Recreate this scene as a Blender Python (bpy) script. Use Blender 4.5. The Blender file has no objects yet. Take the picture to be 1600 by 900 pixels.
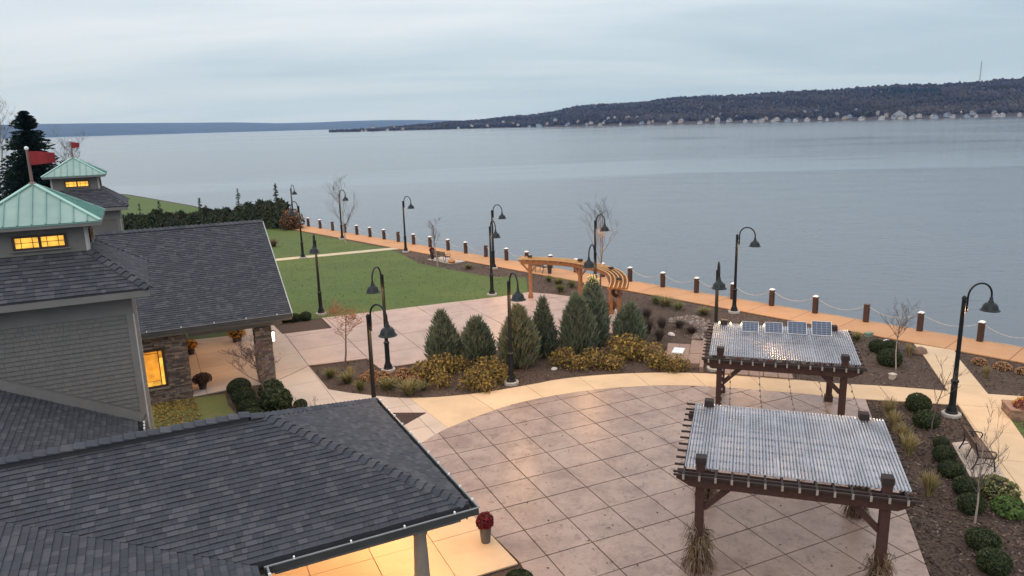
import bpy, math, random
import numpy as np
from mathutils import Vector, Matrix, Euler

R = math.radians
rnd = random.Random(7)
scene = bpy.context.scene
COL = scene.collection

# ------------------------------------------------------------------ camera
CAM_H = 11.0
FPX = 1140.0                      # focal length in pixels of a 1600 px wide picture
ROLL = math.atan(0.027)
PITCH = math.atan((450 - 192.5) * math.cos(ROLL) / FPX)
_fw = Vector((0, math.cos(PITCH), -math.sin(PITCH)))
_u0 = Vector((0, math.sin(PITCH), math.cos(PITCH)))
_r0 = Vector((1, 0, 0))
_rt = _r0 * math.cos(ROLL) - _u0 * math.sin(ROLL)
_up = _r0 * math.sin(ROLL) + _u0 * math.cos(ROLL)
cam_d = bpy.data.cameras.new('camera')
cam = bpy.data.objects.new('camera', cam_d)
COL.objects.link(cam)
cam_d.sensor_fit = 'HORIZONTAL'
cam_d.sensor_width = 36.0
cam_d.lens = 36.0 * FPX / 1600.0
cam_d.clip_start = 0.2
cam_d.clip_end = 80000.0
m3 = Matrix((( _rt.x, _up.x, -_fw.x), (_rt.y, _up.y, -_fw.y), (_rt.z, _up.z, -_fw.z)))
cam.matrix_world = Matrix.Translation((0, 0, CAM_H)) @ m3.to_4x4()
scene.camera = cam

def g(x, y, z=0.0):
    """survey helper: the point at height z that the photograph shows at pixel x, y"""
    d = _fw * FPX + _rt * (x - 800) + _up * (450 - y)
    t = (z - CAM_H) / d.z
    return Vector((d.x * t, d.y * t, z))

def project(p):
    v = Vector(p) - Vector((0, 0, CAM_H))
    k = v.dot(_fw)
    return 800 + FPX * v.dot(_rt) / k, 450 - FPX * v.dot(_up) / k, k

# ------------------------------------------------------------------ world, sun, exposure
SUN_EL, SUN_AZ = R(38), R(205)     # high soft light from behind the camera, veiled by cloud
world = bpy.data.worlds.new('World')
scene.world = world
world.use_nodes = True
nt = world.node_tree
nt.nodes.clear()
def N(tree, kind, **kw):
    n = tree.nodes.new(kind)
    for k, v in kw.items():
        if k in n.inputs: n.inputs[k].default_value = v
        else: setattr(n, k, v)
    return n
wo = N(nt, 'ShaderNodeOutputWorld')
bg = N(nt, 'ShaderNodeBackground', Strength=0.1)
sky = N(nt, 'ShaderNodeTexSky', sky_type='NISHITA', sun_disc=False, sun_elevation=SUN_EL,
        sun_rotation=SUN_AZ, air_density=1.0, dust_density=2.5, ozone_density=1.5)
tc = N(nt, 'ShaderNodeTexCoord')
sep = N(nt, 'ShaderNodeSeparateXYZ')
nt.links.new(tc.outputs['Generated'], sep.inputs[0])
# cloud sheet: the view direction carried on to a flat layer overhead
zc = N(nt, 'ShaderNodeMath', operation='MAXIMUM'); zc.inputs[1].default_value = 0.0
nt.links.new(sep.outputs['Z'], zc.inputs[0])
za = N(nt, 'ShaderNodeMath', operation='ADD'); za.inputs[1].default_value = 0.12
nt.links.new(zc.outputs[0], za.inputs[0])
dx = N(nt, 'ShaderNodeMath', operation='DIVIDE'); dy = N(nt, 'ShaderNodeMath', operation='DIVIDE')
nt.links.new(sep.outputs['X'], dx.inputs[0]); nt.links.new(za.outputs[0], dx.inputs[1])
nt.links.new(sep.outputs['Y'], dy.inputs[0]); nt.links.new(za.outputs[0], dy.inputs[1])
cmb = N(nt, 'ShaderNodeCombineXYZ')
nt.links.new(dx.outputs[0], cmb.inputs['X']); nt.links.new(dy.outputs[0], cmb.inputs['Y'])
mp = N(nt, 'ShaderNodeMapping'); mp.inputs['Scale'].default_value = (0.42, 0.95, 1); mp.inputs['Location'].default_value = (3.1, 1.7, 0)
mp.inputs['Rotation'].default_value = (0, 0, R(-14))
nt.links.new(cmb.outputs[0], mp.inputs[0])
no = N(nt, 'ShaderNodeTexNoise', Scale=0.85, Detail=7.0, Roughness=0.52, Distortion=0.35)
nt.links.new(mp.outputs[0], no.inputs['Vector'])
ramp = N(nt, 'ShaderNodeValToRGB')
ramp.color_ramp.elements[0].position = 0.30; ramp.color_ramp.elements[0].color = (3.7, 4.55, 5.3, 1)
ramp.color_ramp.elements[1].position = 0.74; ramp.color_ramp.elements[1].color = (7.0, 7.3, 7.6, 1)
e = ramp.color_ramp.elements.new(0.5); e.color = (5.15, 5.9, 6.5, 1)
# the cloud is a little thinner and lighter towards the left, where the day is going
lf = N(nt, 'ShaderNodeMath', operation='MULTIPLY_ADD'); lf.inputs[1].default_value = -0.30; 
nt.links.new(sep.outputs['X'], lf.inputs[0]); nt.links.new(no.outputs['Fac'], lf.inputs[2])
nt.links.new(lf.outputs[0], ramp.inputs[0])
# clear band low over the horizon lets the blue of the sky through
cov = N(nt, 'ShaderNodeMapRange'); cov.inputs['From Min'].default_value = 0.0; cov.inputs['From Max'].default_value = 0.22
cov.inputs['To Min'].default_value = 0.80; cov.inputs['To Max'].default_value = 0.92
nt.links.new(sep.outputs['Z'], cov.inputs['Value'])
mix = N(nt, 'ShaderNodeMix', data_type='RGBA')
nt.links.new(cov.outputs[0], mix.inputs[0])
nt.links.new(sky.outputs[0], mix.inputs[6]); nt.links.new(ramp.outputs[0], mix.inputs[7])
# overcast sky grows brighter towards the zenith
zr_ = N(nt, 'ShaderNodeMapRange'); zr_.inputs['From Min'].default_value = 0.0; zr_.inputs['From Max'].default_value = 0.8
zr_.inputs['To Min'].default_value = 1.02; zr_.inputs['To Max'].default_value = 2.2
nt.links.new(sep.outputs['Z'], zr_.inputs['Value'])
hb_ = N(nt, 'ShaderNodeMapRange'); hb_.inputs['From Min'].default_value = 0.0; hb_.inputs['From Max'].default_value = 0.16
hb_.inputs['To Min'].default_value = 0.6; hb_.inputs['To Max'].default_value = 0.0
nt.links.new(sep.outputs['Z'], hb_.inputs['Value'])
mh = N(nt, 'ShaderNodeMix', data_type='RGBA'); mh.inputs[7].default_value = (4.75, 6.05, 6.95, 1)
nt.links.new(hb_.outputs[0], mh.inputs[0]); nt.links.new(mix.outputs[2], mh.inputs[6])
# higher up the cloud deck is plain and faintly rosy
hz_ = N(nt, 'ShaderNodeMapRange'); hz_.inputs['From Min'].default_value = 0.14; hz_.inputs['From Max'].default_value = 0.5
hz_.inputs['To Min'].default_value = 0.0; hz_.inputs['To Max'].default_value = 0.75
nt.links.new(sep.outputs['Z'], hz_.inputs['Value'])
mz = N(nt, 'ShaderNodeMix', data_type='RGBA'); mz.inputs[7].default_value = (7.0, 6.75, 7.0, 1)
nt.links.new(hz_.outputs[0], mz.inputs[0]); nt.links.new(mh.outputs[2], mz.inputs[6])
mv = N(nt, 'ShaderNodeVectorMath', operation='SCALE'); nt.links.new(mz.outputs[2], mv.inputs[0]); nt.links.new(zr_.outputs[0], mv.inputs['Scale'])
nt.links.new(mv.outputs[0], bg.inputs['Color'])
nt.links.new(bg.outputs[0], wo.inputs['Surface'])

sd = bpy.data.lights.new('sun', 'SUN')
sd.energy = 0.7
sd.angle = R(36)
sd.color = (1.0, 0.86, 0.72)
sun = bpy.data.objects.new('sun', sd)
COL.objects.link(sun)
_sdir = Vector((math.cos(SUN_EL) * math.sin(SUN_AZ), math.cos(SUN_EL) * math.cos(SUN_AZ), math.sin(SUN_EL)))
sun.rotation_euler = _sdir.to_track_quat('Z', 'Y').to_euler()
sun.location = (0, 0, 60)

vs = scene.view_settings
vs.view_transform = 'Standard'; vs.look = 'None'; vs.gamma = 1.0; vs.exposure = 0.06
try: vs.use_curve_mapping = False
except Exception: pass
scene.render.engine = 'CYCLES'
cy = scene.cycles
cy.use_denoising = True
cy.max_bounces = 6; cy.diffuse_bounces = 3; cy.glossy_bounces = 3; cy.transmission_bounces = 4
cy.volume_bounces = 2; cy.transparent_max_bounces = 8
cy.sample_clamp_indirect = 4.0
# ------------------------------------------------------------------ materials
MATS = {}
def material(name, c1, c2=None, scale=4.0, rough=0.8, bump=0.0, bscale=40.0, metal=0.0, spread=0.0,
             stretch=(1, 1, 1), detail=5.0, c3=None, spec=0.4, lo=0.35, hi=0.65, local=False, bdist=0.02):
    """two or three colours mixed by noise in world space, fine bump, a little tone change per object"""
    m = bpy.data.materials.new(name); m.use_nodes = True
    t = m.node_tree; b = t.nodes['Principled BSDF']
    b.inputs['Roughness'].default_value = rough
    b.inputs['Metallic'].default_value = metal
    b.inputs['Specular IOR Level'].default_value = spec
    if local:
        src = N(t, 'ShaderNodeTexCoord').outputs['Object']
    else:
        src = N(t, 'ShaderNodeNewGeometry').outputs['Position']
    mpn = N(t, 'ShaderNodeMapping'); mpn.inputs['Scale'].default_value = stretch
    t.links.new(src, mpn.inputs[0])
    col = None
    if c2 is None: c2 = tuple(x * 0.75 for x in c1)
    nz = N(t, 'ShaderNodeTexNoise', Scale=scale, Detail=detail, Roughness=0.6)
    t.links.new(mpn.outputs[0], nz.inputs['Vector'])
    rp = N(t, 'ShaderNodeValToRGB')
    rp.color_ramp.elements[0].position = lo; rp.color_ramp.elements[0].color = (*c1, 1)
    rp.color_ramp.elements[1].position = hi; rp.color_ramp.elements[1].color = (*c2, 1)
    if c3:
        ee = rp.color_ramp.elements.new(min(0.98, hi + 0.12)); ee.color = (*c3, 1)
    t.links.new(nz.outputs['Fac'], rp.inputs[0])
    col = rp.outputs[0]
    if spread > 0:
        oi = N(t, 'ShaderNodeObjectInfo')
        mr = N(t, 'ShaderNodeMapRange'); mr.inputs['To Min'].default_value = 1 - spread; mr.inputs['To Max'].default_value = 1 + spread
        t.links.new(oi.outputs['Random'], mr.inputs['Value'])
        hv = N(t, 'ShaderNodeHueSaturation')
        t.links.new(mr.outputs[0], hv.inputs['Value']); t.links.new(col, hv.inputs['Color'])
        col = hv.outputs[0]
    t.links.new(col, b.inputs['Base Color'])
    if bump > 0:
        n2 = N(t, 'ShaderNodeTexNoise', Scale=bscale, Detail=4.0, Roughness=0.65)
        t.links.new(mpn.outputs[0], n2.inputs['Vector'])
        bp = N(t, 'ShaderNodeBump', Strength=bump, Distance=bdist)
        t.links.new(n2.outputs['Fac'], bp.inputs['Height'])
        t.links.new(bp.outputs[0], b.inputs['Normal'])
    MATS[name] = m
    return m

def leaf_mat(name, c1, c2, rough=0.6, trans=0.25, scale=3.0):
    m = material(name, c1, c2, scale=scale, rough=rough, spec=0.25, spread=0.12)
    t = m.node_tree; b = t.nodes['Principled BSDF']
    tr = N(t, 'ShaderNodeBsdfTranslucent'); mx = N(t, 'ShaderNodeMixShader'); mx.inputs[0].default_value = trans
    src = b.inputs['Base Color'].links[0].from_socket
    t.links.new(src, tr.inputs['Color'])
    t.links.new(b.outputs[0], mx.inputs[1]); t.links.new(tr.outputs[0], mx.inputs[2])
    t.links.new(mx.outputs[0], t.nodes['Material Output'].inputs['Surface'])
    return m

def glow(name, col, strength, var=0.0, scale=3.0):
    m = bpy.data.materials.new(name); m.use_nodes = True
    t = m.node_tree; b = t.nodes['Principled BSDF']
    b.inputs['Base Color'].default_value = (*[min(1, c) for c in col], 1)
    b.inputs['Emission Color'].default_value = (*col, 1)
    b.inputs['Emission Strength'].default_value = strength
    if var > 0:
        gp = N(t, 'ShaderNodeNewGeometry')
        nz = N(t, 'ShaderNodeTexNoise', Scale=scale, Detail=4.0)
        t.links.new(gp.outputs['Position'], nz.inputs['Vector'])
        mr = N(t, 'ShaderNodeMapRange'); mr.inputs['From Min'].default_value = 0.3; mr.inputs['From Max'].default_value = 0.7
        mr.inputs['To Min'].default_value = strength * (1 - var); mr.inputs['To Max'].default_value = strength * (1 + var)
        t.links.new(nz.outputs['Fac'], mr.inputs['Value'])
        t.links.new(mr.outputs[0], b.inputs['Emission Strength'])
    MATS[name] = m
    return m

# ------------------------------------------------------------------ object helpers
def tag(o, label=None, cat=None, group=None, kind=None):
    if label: o['label'] = label
    if cat: o['category'] = cat
    if group: o['group'] = group
    if kind: o['kind'] = kind
    return o

def thing(name, label, cat, loc=(0, 0, 0), rz=0.0, group=None, kind=None):
    o = bpy.data.objects.new(name, None)
    o.empty_display_size = 0.3
    COL.objects.link(o)
    o.location = loc; o.rotation_euler = (0, 0, rz)
    return tag(o, label, cat, group, kind)

def link_mesh(name, me, parent=None):
    o = bpy.data.objects.new(name, me)
    COL.objects.link(o)
    if parent is not None: o.parent = parent
    return o

def dup(root, loc=None, rz=None, label=None, group=None, scale=None):
    r = root.copy(); COL.objects.link(r)
    if loc is not None: r.location = loc
    if rz is not None: r.rotation_euler = (0, 0, rz)
    if scale is not None: r.scale = scale
    if label: r['label'] = label
    if group: r['group'] = group
    for ch in list(root.children):
        c = ch.copy(); COL.objects.link(c); c.parent = r
        for gc in list(ch.children):
            d = gc.copy(); COL.objects.link(d); d.parent = c
    return r

class MB:
    """collects simple shapes and links them as one mesh"""
    def __init__(self):
        self.v = []; self.f = []; self.m = []
    def poly(self, pts, mi=0):
        i = len(self.v); self.v += [tuple(p) for p in pts]
        self.f.append(tuple(range(i, i + len(pts)))); self.m.append(mi)
    def box(self, c, s, mi=0, rot=None):
        cx, cy_, cz = c; hx, hy, hz = s[0] / 2, s[1] / 2, s[2] / 2
        P8 = [(-hx, -hy, -hz), (hx, -hy, -hz), (hx, hy, -hz), (-hx, hy, -hz), (-hx, -hy, hz), (hx, -hy, hz), (hx, hy, hz), (-hx, hy, hz)]
        if rot is not None: P8 = [rot @ Vector(p) for p in P8]
        i = len(self.v)
        self.v += [(p[0] + cx, p[1] + cy_, p[2] + cz) for p in P8]
        for q in ((0, 3, 2, 1), (4, 5, 6, 7), (0, 1, 5, 4), (1, 2, 6, 5), (2, 3, 7, 6), (3, 0, 4, 7)):
            self.f.append(tuple(i + k for k in q)); self.m.append(mi)
        return self
    def cbox(self, c, s, ch=0.012, mi=0):
        """box with chamfered vertical and top edges"""
        cx, cy_, cz = c; hx, hy, hz = s[0] / 2, s[1] / 2, s[2] / 2
        def ring(ix, z): return [(cx + a, cy_ + b, z) for a, b in ((-hx + ix + ch, -hy + ix), (hx - ix - ch, -hy + ix), (hx - ix, -hy + ix + ch), (hx - ix, hy - ix - ch), (hx - ix - ch, hy - ix), (-hx + ix + ch, hy - ix), (-hx + ix, hy - ix - ch), (-hx + ix, -hy + ix + ch))]
        self.rings([ring(0, cz - hz), ring(0, cz + hz - ch), ring(ch, cz + hz)], mi)
        return self
    def rings(self, rs, mi=0, cap=True, closed=True):
        n = len(rs[0]); i0 = len(self.v)
        for r in rs: self.v += [tuple(p) for p in r]
        for k in range(len(rs) - 1):
            for j in range(n if closed else n - 1):
                a = i0 + k * n + j; b = i0 + k * n + (j + 1) % n
                self.f.append((a, b, b + n, a + n)); self.m.append(mi)
        if cap and closed:
            self.f.append(tuple(i0 + j for j in reversed(range(n)))); self.m.append(mi)
            self.f.append(tuple(i0 + (len(rs) - 1) * n + j for j in range(n))); self.m.append(mi)
        return self
    def beam(self, a, b, w, h, mi=0, up=(0, 0, 1)):
        """rectangular timber from a to b"""
        a = Vector(a); b = Vector(b); d = (b - a).normalized(); upv = Vector(up)
        if abs(d.dot(upv)) > 0.98: upv = Vector((1, 0, 0))
        s = d.cross(upv).normalized(); u = s.cross(d).normalized()
        def ring(p): return [p + s * x + u * z for x, z in ((-w / 2, -h / 2), (w / 2, -h / 2), (w / 2, h / 2), (-w / 2, h / 2))]
        return self.rings([ring(a), ring(b)], mi)
    def tube(self, pts, rad, n=8, mi=0, cap=True):
        pts = [Vector(p) for p in pts]
        if not hasattr(rad, '__len__'): rad = [rad] * len(pts)
        rs = []; prev = None
        for i, p in enumerate(pts):
            if i == 0: d = pts[1] - pts[0]
            elif i == len(pts) - 1: d = pts[-1] - pts[-2]
            else: d = pts[i + 1] - pts[i - 1]
            d = d.normalized()
            if prev is None:
                ref = Vector((0, 0, 1)) if abs(d.z) < 0.9 else Vector((1, 0, 0))
                s = d.cross(ref).normalized()
            else:
                s = (prev - d * prev.dot(d))
                s = s.normalized() if s.length > 1e-6 else d.orthogonal().normalized()
            prev = s; u = d.cross(s)
            rs.append([p + (s * math.cos(2 * math.pi * k / n) + u * math.sin(2 * math.pi * k / n)) * rad[i] for k in range(n)])
        return self.rings(rs, mi, cap)
    def lathe(self, prof, n=16, c=(0, 0, 0), mi=0, cap=True):
        rs = [[(c[0] + r * math.cos(2 * math.pi * k / n), c[1] + r * math.sin(2 * math.pi * k / n), c[2] + z) for k in range(n)] for r, z in prof]
        return self.rings(rs, mi, cap)
    def mesh(self, name, mats, smooth=False):
        me = bpy.data.meshes.new(name)
        me.from_pydata([tuple(p) for p in self.v], [], self.f)
        if not isinstance(mats, (list, tuple)): mats = [mats]
        for mm in mats: me.materials.append(mm)
        if len(mats) > 1: me.polygons.foreach_set('material_index', self.m)
        if smooth:
            me.polygons.foreach_set('use_smooth', [True] * len(me.polygons))
            try: me.set_sharp_from_angle(angle=R(40))
            except Exception: pass
        me.update()
        return me
    def build(self, name, mats, parent=None, smooth=False):
        return link_mesh(name, self.mesh(name, mats, smooth), parent)

def np_mesh(name, verts, faces, mats, midx=None, smooth=False):
    """fast mesh from numpy arrays; faces (M,k)"""
    me = bpy.data.meshes.new(name)
    verts = np.asarray(verts, dtype=np.float32); faces = np.asarray(faces, dtype=np.int32)
    k = faces.shape[1]
    me.vertices.add(len(verts)); me.vertices.foreach_set('co', verts.ravel())
    me.loops.add(faces.size); me.loops.foreach_set('vertex_index', faces.ravel())
    me.polygons.add(len(faces))
    me.polygons.foreach_set('loop_start', np.arange(0, faces.size, k, dtype=np.int32))
    if not isinstance(mats, (list, tuple)): mats = [mats]
    for mm in mats: me.materials.append(mm)
    if midx is not None: me.polygons.foreach_set('material_index', np.asarray(midx, dtype=np.int32))
    if smooth: me.polygons.foreach_set('use_smooth', np.ones(len(faces), dtype=bool))
    me.update(calc_edges=True)
    return me

def clip_convex(poly, conv):
    """Sutherland-Hodgman: polygon poly clipped by a convex counter-clockwise polygon"""
    out = list(poly)
    for i in range(len(conv)):
        ax, ay = conv[i]; bx, by = conv[(i + 1) % len(conv)]
        ex, ey = bx - ax, by - ay
        inp = out; out = []
        if not inp: break
        s = inp[-1]; ds = ex * (s[1] - ay) - ey * (s[0] - ax)
        for p in inp:
            dp = ex * (p[1] - ay) - ey * (p[0] - ax)
            if dp >= 0:
                if ds < 0:
                    k = ds / (ds - dp); out.append((s[0] + (p[0] - s[0]) * k, s[1] + (p[1] - s[1]) * k))
                out.append(p)
            elif ds >= 0:
                k = ds / (ds - dp); out.append((s[0] + (p[0] - s[0]) * k, s[1] + (p[1] - s[1]) * k))
            s, ds = p, dp
    return out

def area(poly):
    return 0.5 * sum(poly[i][0] * poly[(i + 1) % len(poly)][1] - poly[(i + 1) % len(poly)][0] * poly[i][1] for i in range(len(poly)))
def ccw(poly):
    poly = [(p[0], p[1]) for p in poly]
    return poly if area(poly) > 0 else poly[::-1]
def inside(poly, x, y):
    c = False; j = len(poly) - 1
    for i in range(len(poly)):
        if (poly[i][1] > y) != (poly[j][1] > y):
            if x < (poly[j][0] - poly[i][0]) * (y - poly[i][1]) / (poly[j][1] - poly[i][1]) + poly[i][0]: c = not c
        j = i
    return c
def clean(poly, eps=0.004):
    out = []
    for p in poly:
        if not out or (abs(p[0] - out[-1][0]) + abs(p[1] - out[-1][1])) > eps: out.append(p)
    while len(out) > 1 and abs(out[0][0] - out[-1][0]) + abs(out[0][1] - out[-1][1]) < eps: out.pop()
    return out

from mathutils.geometry import tessellate_polygon
def sheet(name, poly, z, mat, label, depth=0.0, kind='structure'):
    """flat polygon (any outline) lying at height z, with side faces depth deep"""
    poly = ccw(clean(poly))
    vs3 = [Vector((p[0], p[1], z)) for p in poly]
    tris = tessellate_polygon([vs3])
    mb = MB(); mb.v = [tuple(v) for v in vs3]
    for t in tris:
        a, b, c = (vs3[i] for i in t)
        if (b - a).cross(c - a).z < 0: t = (t[0], t[2], t[1])
        mb.f.append(tuple(t)); mb.m.append(0)
    if depth > 0:
        n = len(poly)
        mb.v += [(p[0], p[1], z - depth) for p in poly]
        for i in range(n):
            j = (i + 1) % n
            mb.f.append((i, i + n, j + n, j)); mb.m.append(0)
    o = mb.build(name, mat)
    return tag(o, label, None, None, kind)

def prism(mb, poly, z0, z1, ch=0.01, mi=0):
    poly = ccw(clean(poly))
    if len(poly) < 3 or abs(area(poly)) < 0.01: return False
    n = len(poly); i = len(mb.v)
    mb.v += [(p[0], p[1], z0) for p in poly] + [(p[0], p[1], z1) for p in poly]
    for k in range(n):
        j = (k + 1) % n
        mb.f.append((i + k, i + j, i + n + j, i + n + k)); mb.m.append(mi)
    vs3 = [Vector((p[0], p[1], 0)) for p in poly]
    for t in tessellate_polygon([vs3]):
        a, b, c = (vs3[q] for q in t)
        if (b - a).cross(c - a).z < 0: t = (t[0], t[2], t[1])
        mb.f.append(tuple(i + n + q for q in t)); mb.m.append(mi)
    return True

def slabs(parent, region, org, ang, du, dv, z0, z1, mat, gap=0.018, name='slab', limit=300):
    """cuts a paved region into slabs on a grid and links every slab as a part of the pavement"""
    region = ccw(region)
    cu, su = math.cos(ang), math.sin(ang)
    loc = [((p[0] - org[0]) * cu + (p[1] - org[1]) * su, -(p[0] - org[0]) * su + (p[1] - org[1]) * cu) for p in region]
    ua, ub = min(p[0] for p in loc), max(p[0] for p in loc)
    va, vb = min(p[1] for p in loc), max(p[1] for p in loc)
    cells = []
    for i in range(math.floor(ua / du), math.ceil(ub / du)):
        for j in range(math.floor(va / dv), math.ceil(vb / dv)):
            cell = [(i * du + gap / 2, j * dv + gap / 2), ((i + 1) * du - gap / 2, j * dv + gap / 2), ((i + 1) * du - gap / 2, (j + 1) * dv - gap / 2), (i * du + gap / 2, (j + 1) * dv - gap / 2)]
            c = clean(clip_convex(loc, cell))
            if len(c) < 3 or area(c) < 0.03: continue
            w = [(org[0] + p[0] * cu - p[1] * su, org[1] + p[0] * su + p[1] * cu) for p in c]
            cx = sum(p[0] for p in w) / len(w); cy2 = sum(p[1] for p in w) / len(w)
            cells.append((math.hypot(cx, cy2), w))
    cells.sort(key=lambda t: t[0])
    rest = MB()
    for k, (d, w) in enumerate(cells):
        if k < limit:
            mb = MB()
            if prism(mb, w, z0, z1 + rnd.uniform(-0.003, 0.003)): mb.build(name, mat, parent)
        else: prism(rest, w, z0, z1)
    if rest.f:
        tag(rest.build(name + '_field', mat, parent), kind='stuff')

# ---- courses of shingles, shakes or stones laid on a flat face
def courses(parent, name, M, poly, holes, rows, widths, thick, gap, mats, limit, xf, stuff_name, jitter=0.0, seed=1):
    """M maps face coordinates (a along, b up, c out) into the thing's frame; poly convex outline in (a, b);
    rows: list of (b0, b1); the nearest whole pieces in view become objects, the rest one joined part"""
    rr = random.Random(seed)
    poly = ccw(poly)
    whole = []; part = MB()
    a0, a1 = min(p[0] for p in poly), max(p[0] for p in poly)
    nm = len(mats)
    for ri, (b0, b1) in enumerate(rows):
        strip = clip_convex(poly, [(a0 - 1, b0), (a1 + 1, b0), (a1 + 1, b1), (a0 - 1, b1)])
        if len(strip) < 3: continue
        s0, s1 = min(p[0] for p in strip), max(p[0] for p in strip)
        spans = [(s0, s1)]
        for (h0, h1, v0, v1) in holes:
            if v1 > b0 + 0.01 and v0 < b1 - 0.01:
                ns = []
                for (p, q) in spans:
                    if h1 <= p or h0 >= q: ns.append((p, q)); continue
                    if h0 > p: ns.append((p, h0))
                    if h1 < q: ns.append((h1, q))
                spans = ns
        for (p, q) in spans:
            x = p
            first = True
            while x < q - 0.01:
                w = rr.choice(widths)
                if first: w = w * rr.uniform(0.3, 1.0); first = False; odd = True
                else: odd = False
                if x + w > q - 0.06: w = q - x; odd = True
                mi = rr.randrange(nm); th = rr.randrange(2)
                rect = [(x + gap / 2, b0), (x + w - gap / 2, b0), (x + w - gap / 2, b1 - gap), (x + gap / 2, b1 - gap)]
                c = clean(clip_convex(rect, poly))
                if len(c) >= 3 and area(c) > 0.0006:
                    full = (not odd) and len(c) == 4 and abs(area(c) - area(rect)) < 1e-5
                    t0, t1 = thick[th]
                    whole.append((full, x + gap / 2, b0, w - gap, b1 - gap - b0, mi, t0, t1, c))
                x += w
    cand = []
    for i, t in enumerate(whole):
        if not t[0]: continue
        pt = xf @ (M @ Vector((t[1] + t[3] / 2, t[2] + t[4] / 2, 0)))
        px, py, dep = project(pt)
        if dep > 0 and -10 < px < 1610 and -10 < py < 910: cand.append((dep, i))
    cand.sort()
    pick = set(i for _, i in cand[:limit])
    cache = {}
    for i, (full, x, b0, w, h, mi, t0, t1, c) in enumerate(whole):
        if i in pick:
            key = (round(w, 3), round(h, 3), mi, t0)
            if key not in cache:
                mb = MB()
                A = [(0, 0, -0.004), (w, 0, -0.004), (w, h, -0.004), (0, h, -0.004)]
                B = [(0, 0, t0), (w, 0, t0), (w, h, t1), (0, h, t1)]
                mb.poly(B); mb.poly([A[0], A[1], B[1], B[0]]); mb.poly([A[1], A[2], B[2], B[1]]); mb.poly([A[3], A[0], B[0], B[3]]); mb.poly([A[2], A[3], B[3], B[2]])
                cache[key] = mb.mesh(name, mats[mi])
            o = bpy.data.objects.new(name, cache[key]); COL.objects.link(o); o.parent = parent
            mt = M @ Matrix.Translation((x, b0, rr.uniform(0, jitter)))
            if jitter: mt = mt @ Matrix.Rotation(rr.uniform(-0.012, 0.012), 4, 'Z')
            o.matrix_basis = mt
        else:
            bl = min(p[1] for p in c); bh = max(p[1] for p in c)
            def hgt(b): return t0 + (t1 - t0) * (b - b0) / max(h, 1e-4)
            top = [M @ Vector((p[0], p[1], hgt(p[1]))) for p in c]
            bot = [M @ Vector((p[0], p[1], -0.004)) for p in c]
            part.poly(top, mi)
            for k in range(len(c)):
                j = (k + 1) % len(c)
                part.poly([bot[k], bot[j], top[j], top[k]], mi)
    if part.f:
        o = part.build(stuff_name, mats, parent); o['kind'] = 'stuff'

def frame(o, ux, uy):
    ux = Vector(ux).normalized(); uy = Vector(uy).normalized(); n = ux.cross(uy).normalized()
    return Matrix(((ux.x, uy.x, n.x, o[0]), (ux.y, uy.y, n.y, o[1]), (ux.z, uy.z, n.z, o[2]), (0, 0, 0, 1)))

def even_rows(h, n0, n1): return [(n0 + k * h, min(n0 + (k + 1) * h, n1)) for k in range(int(math.ceil((n1 - n0) / h)))]

def leaf_quads(P, Nrm, size, rng, aspect=1.6, tilt=0.9):
    """little four-sided leaves at points P leaning about directions Nrm"""
    n = len(P)
    d = Nrm + rng.normal(0, tilt, (n, 3)); d /= np.linalg.norm(d, axis=1, keepdims=True) + 1e-9
    r = rng.normal(0, 1, (n, 3)); u = np.cross(d, r); u /= np.linalg.norm(u, axis=1, keepdims=True) + 1e-9
    v = np.cross(d, u)
    s = (size * rng.uniform(0.6, 1.3, n))[:, None]
    u = u * s * 0.5; v = v * s * 0.5 * aspect
    V = np.stack([P - v, P + u * 0.9, P + v, P - u * 0.9], axis=1).reshape(-1, 3)
    F = np.arange(4 * n).reshape(n, 4)
    return V, F
# ------------------------------------------------------------------ materials of the place
M_ground = material('mulch', (0.092, 0.063, 0.046), (0.054, 0.036, 0.026), scale=9, rough=0.95, bump=0.9, bscale=26, c3=(0.12, 0.085, 0.066), bdist=0.05)
M_mulch2 = material('dark_mulch', (0.060, 0.036, 0.028), (0.032, 0.020, 0.017), scale=11, rough=0.95, bump=0.9, bscale=30, bdist=0.05)
M_lawn = material('lawn_grass', (0.068, 0.110, 0.018), (0.050, 0.086, 0.014), scale=0.30, rough=0.9, bump=0.14, bscale=34, detail=9, c3=(0.11, 0.14, 0.045), lo=0.36, hi=0.64)
M_lawn_y = material('leaf_strewn_grass', (0.085, 0.115, 0.03), (0.12, 0.115, 0.035), scale=3.5, rough=0.9, bump=0.8, bscale=40, detail=8)
M_plaza = material('stamped_concrete', (0.315, 0.232, 0.189), (0.248, 0.180, 0.146), scale=0.9, rough=0.36, bump=0.35, bscale=9, spread=0.05, detail=10, c3=(0.20, 0.14, 0.12), lo=0.42, hi=0.62, bdist=0.012)
M_upper = material('pink_stamped_concrete', (0.41, 0.295, 0.24), (0.34, 0.24, 0.195), scale=0.8, rough=0.45, bump=0.35, bscale=8, spread=0.04, detail=9, lo=0.40, hi=0.66, bdist=0.012)
M_buff = material('buff_concrete', (0.57, 0.425, 0.265), (0.49, 0.36, 0.225), scale=0.7, rough=0.75, bump=0.15, bscale=60, spread=0.03, detail=8, bdist=0.006)
M_buffl = material('grey_buff_concrete', (0.47, 0.39, 0.32), (0.40, 0.33, 0.27), scale=0.6, rough=0.75, bump=0.15, bscale=60, spread=0.03, detail=8, bdist=0.006)
M_terra = material('terracotta_concrete', (0.49, 0.265, 0.125), (0.43, 0.228, 0.107), scale=0.5, rough=0.75, bump=0.15, bscale=50, spread=0.035, detail=8, c3=(0.42, 0.21, 0.11), bdist=0.006)
M_joint = material('joint_dirt', (0.10, 0.07, 0.055), (0.07, 0.05, 0.04), scale=6, rough=0.95)
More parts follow.
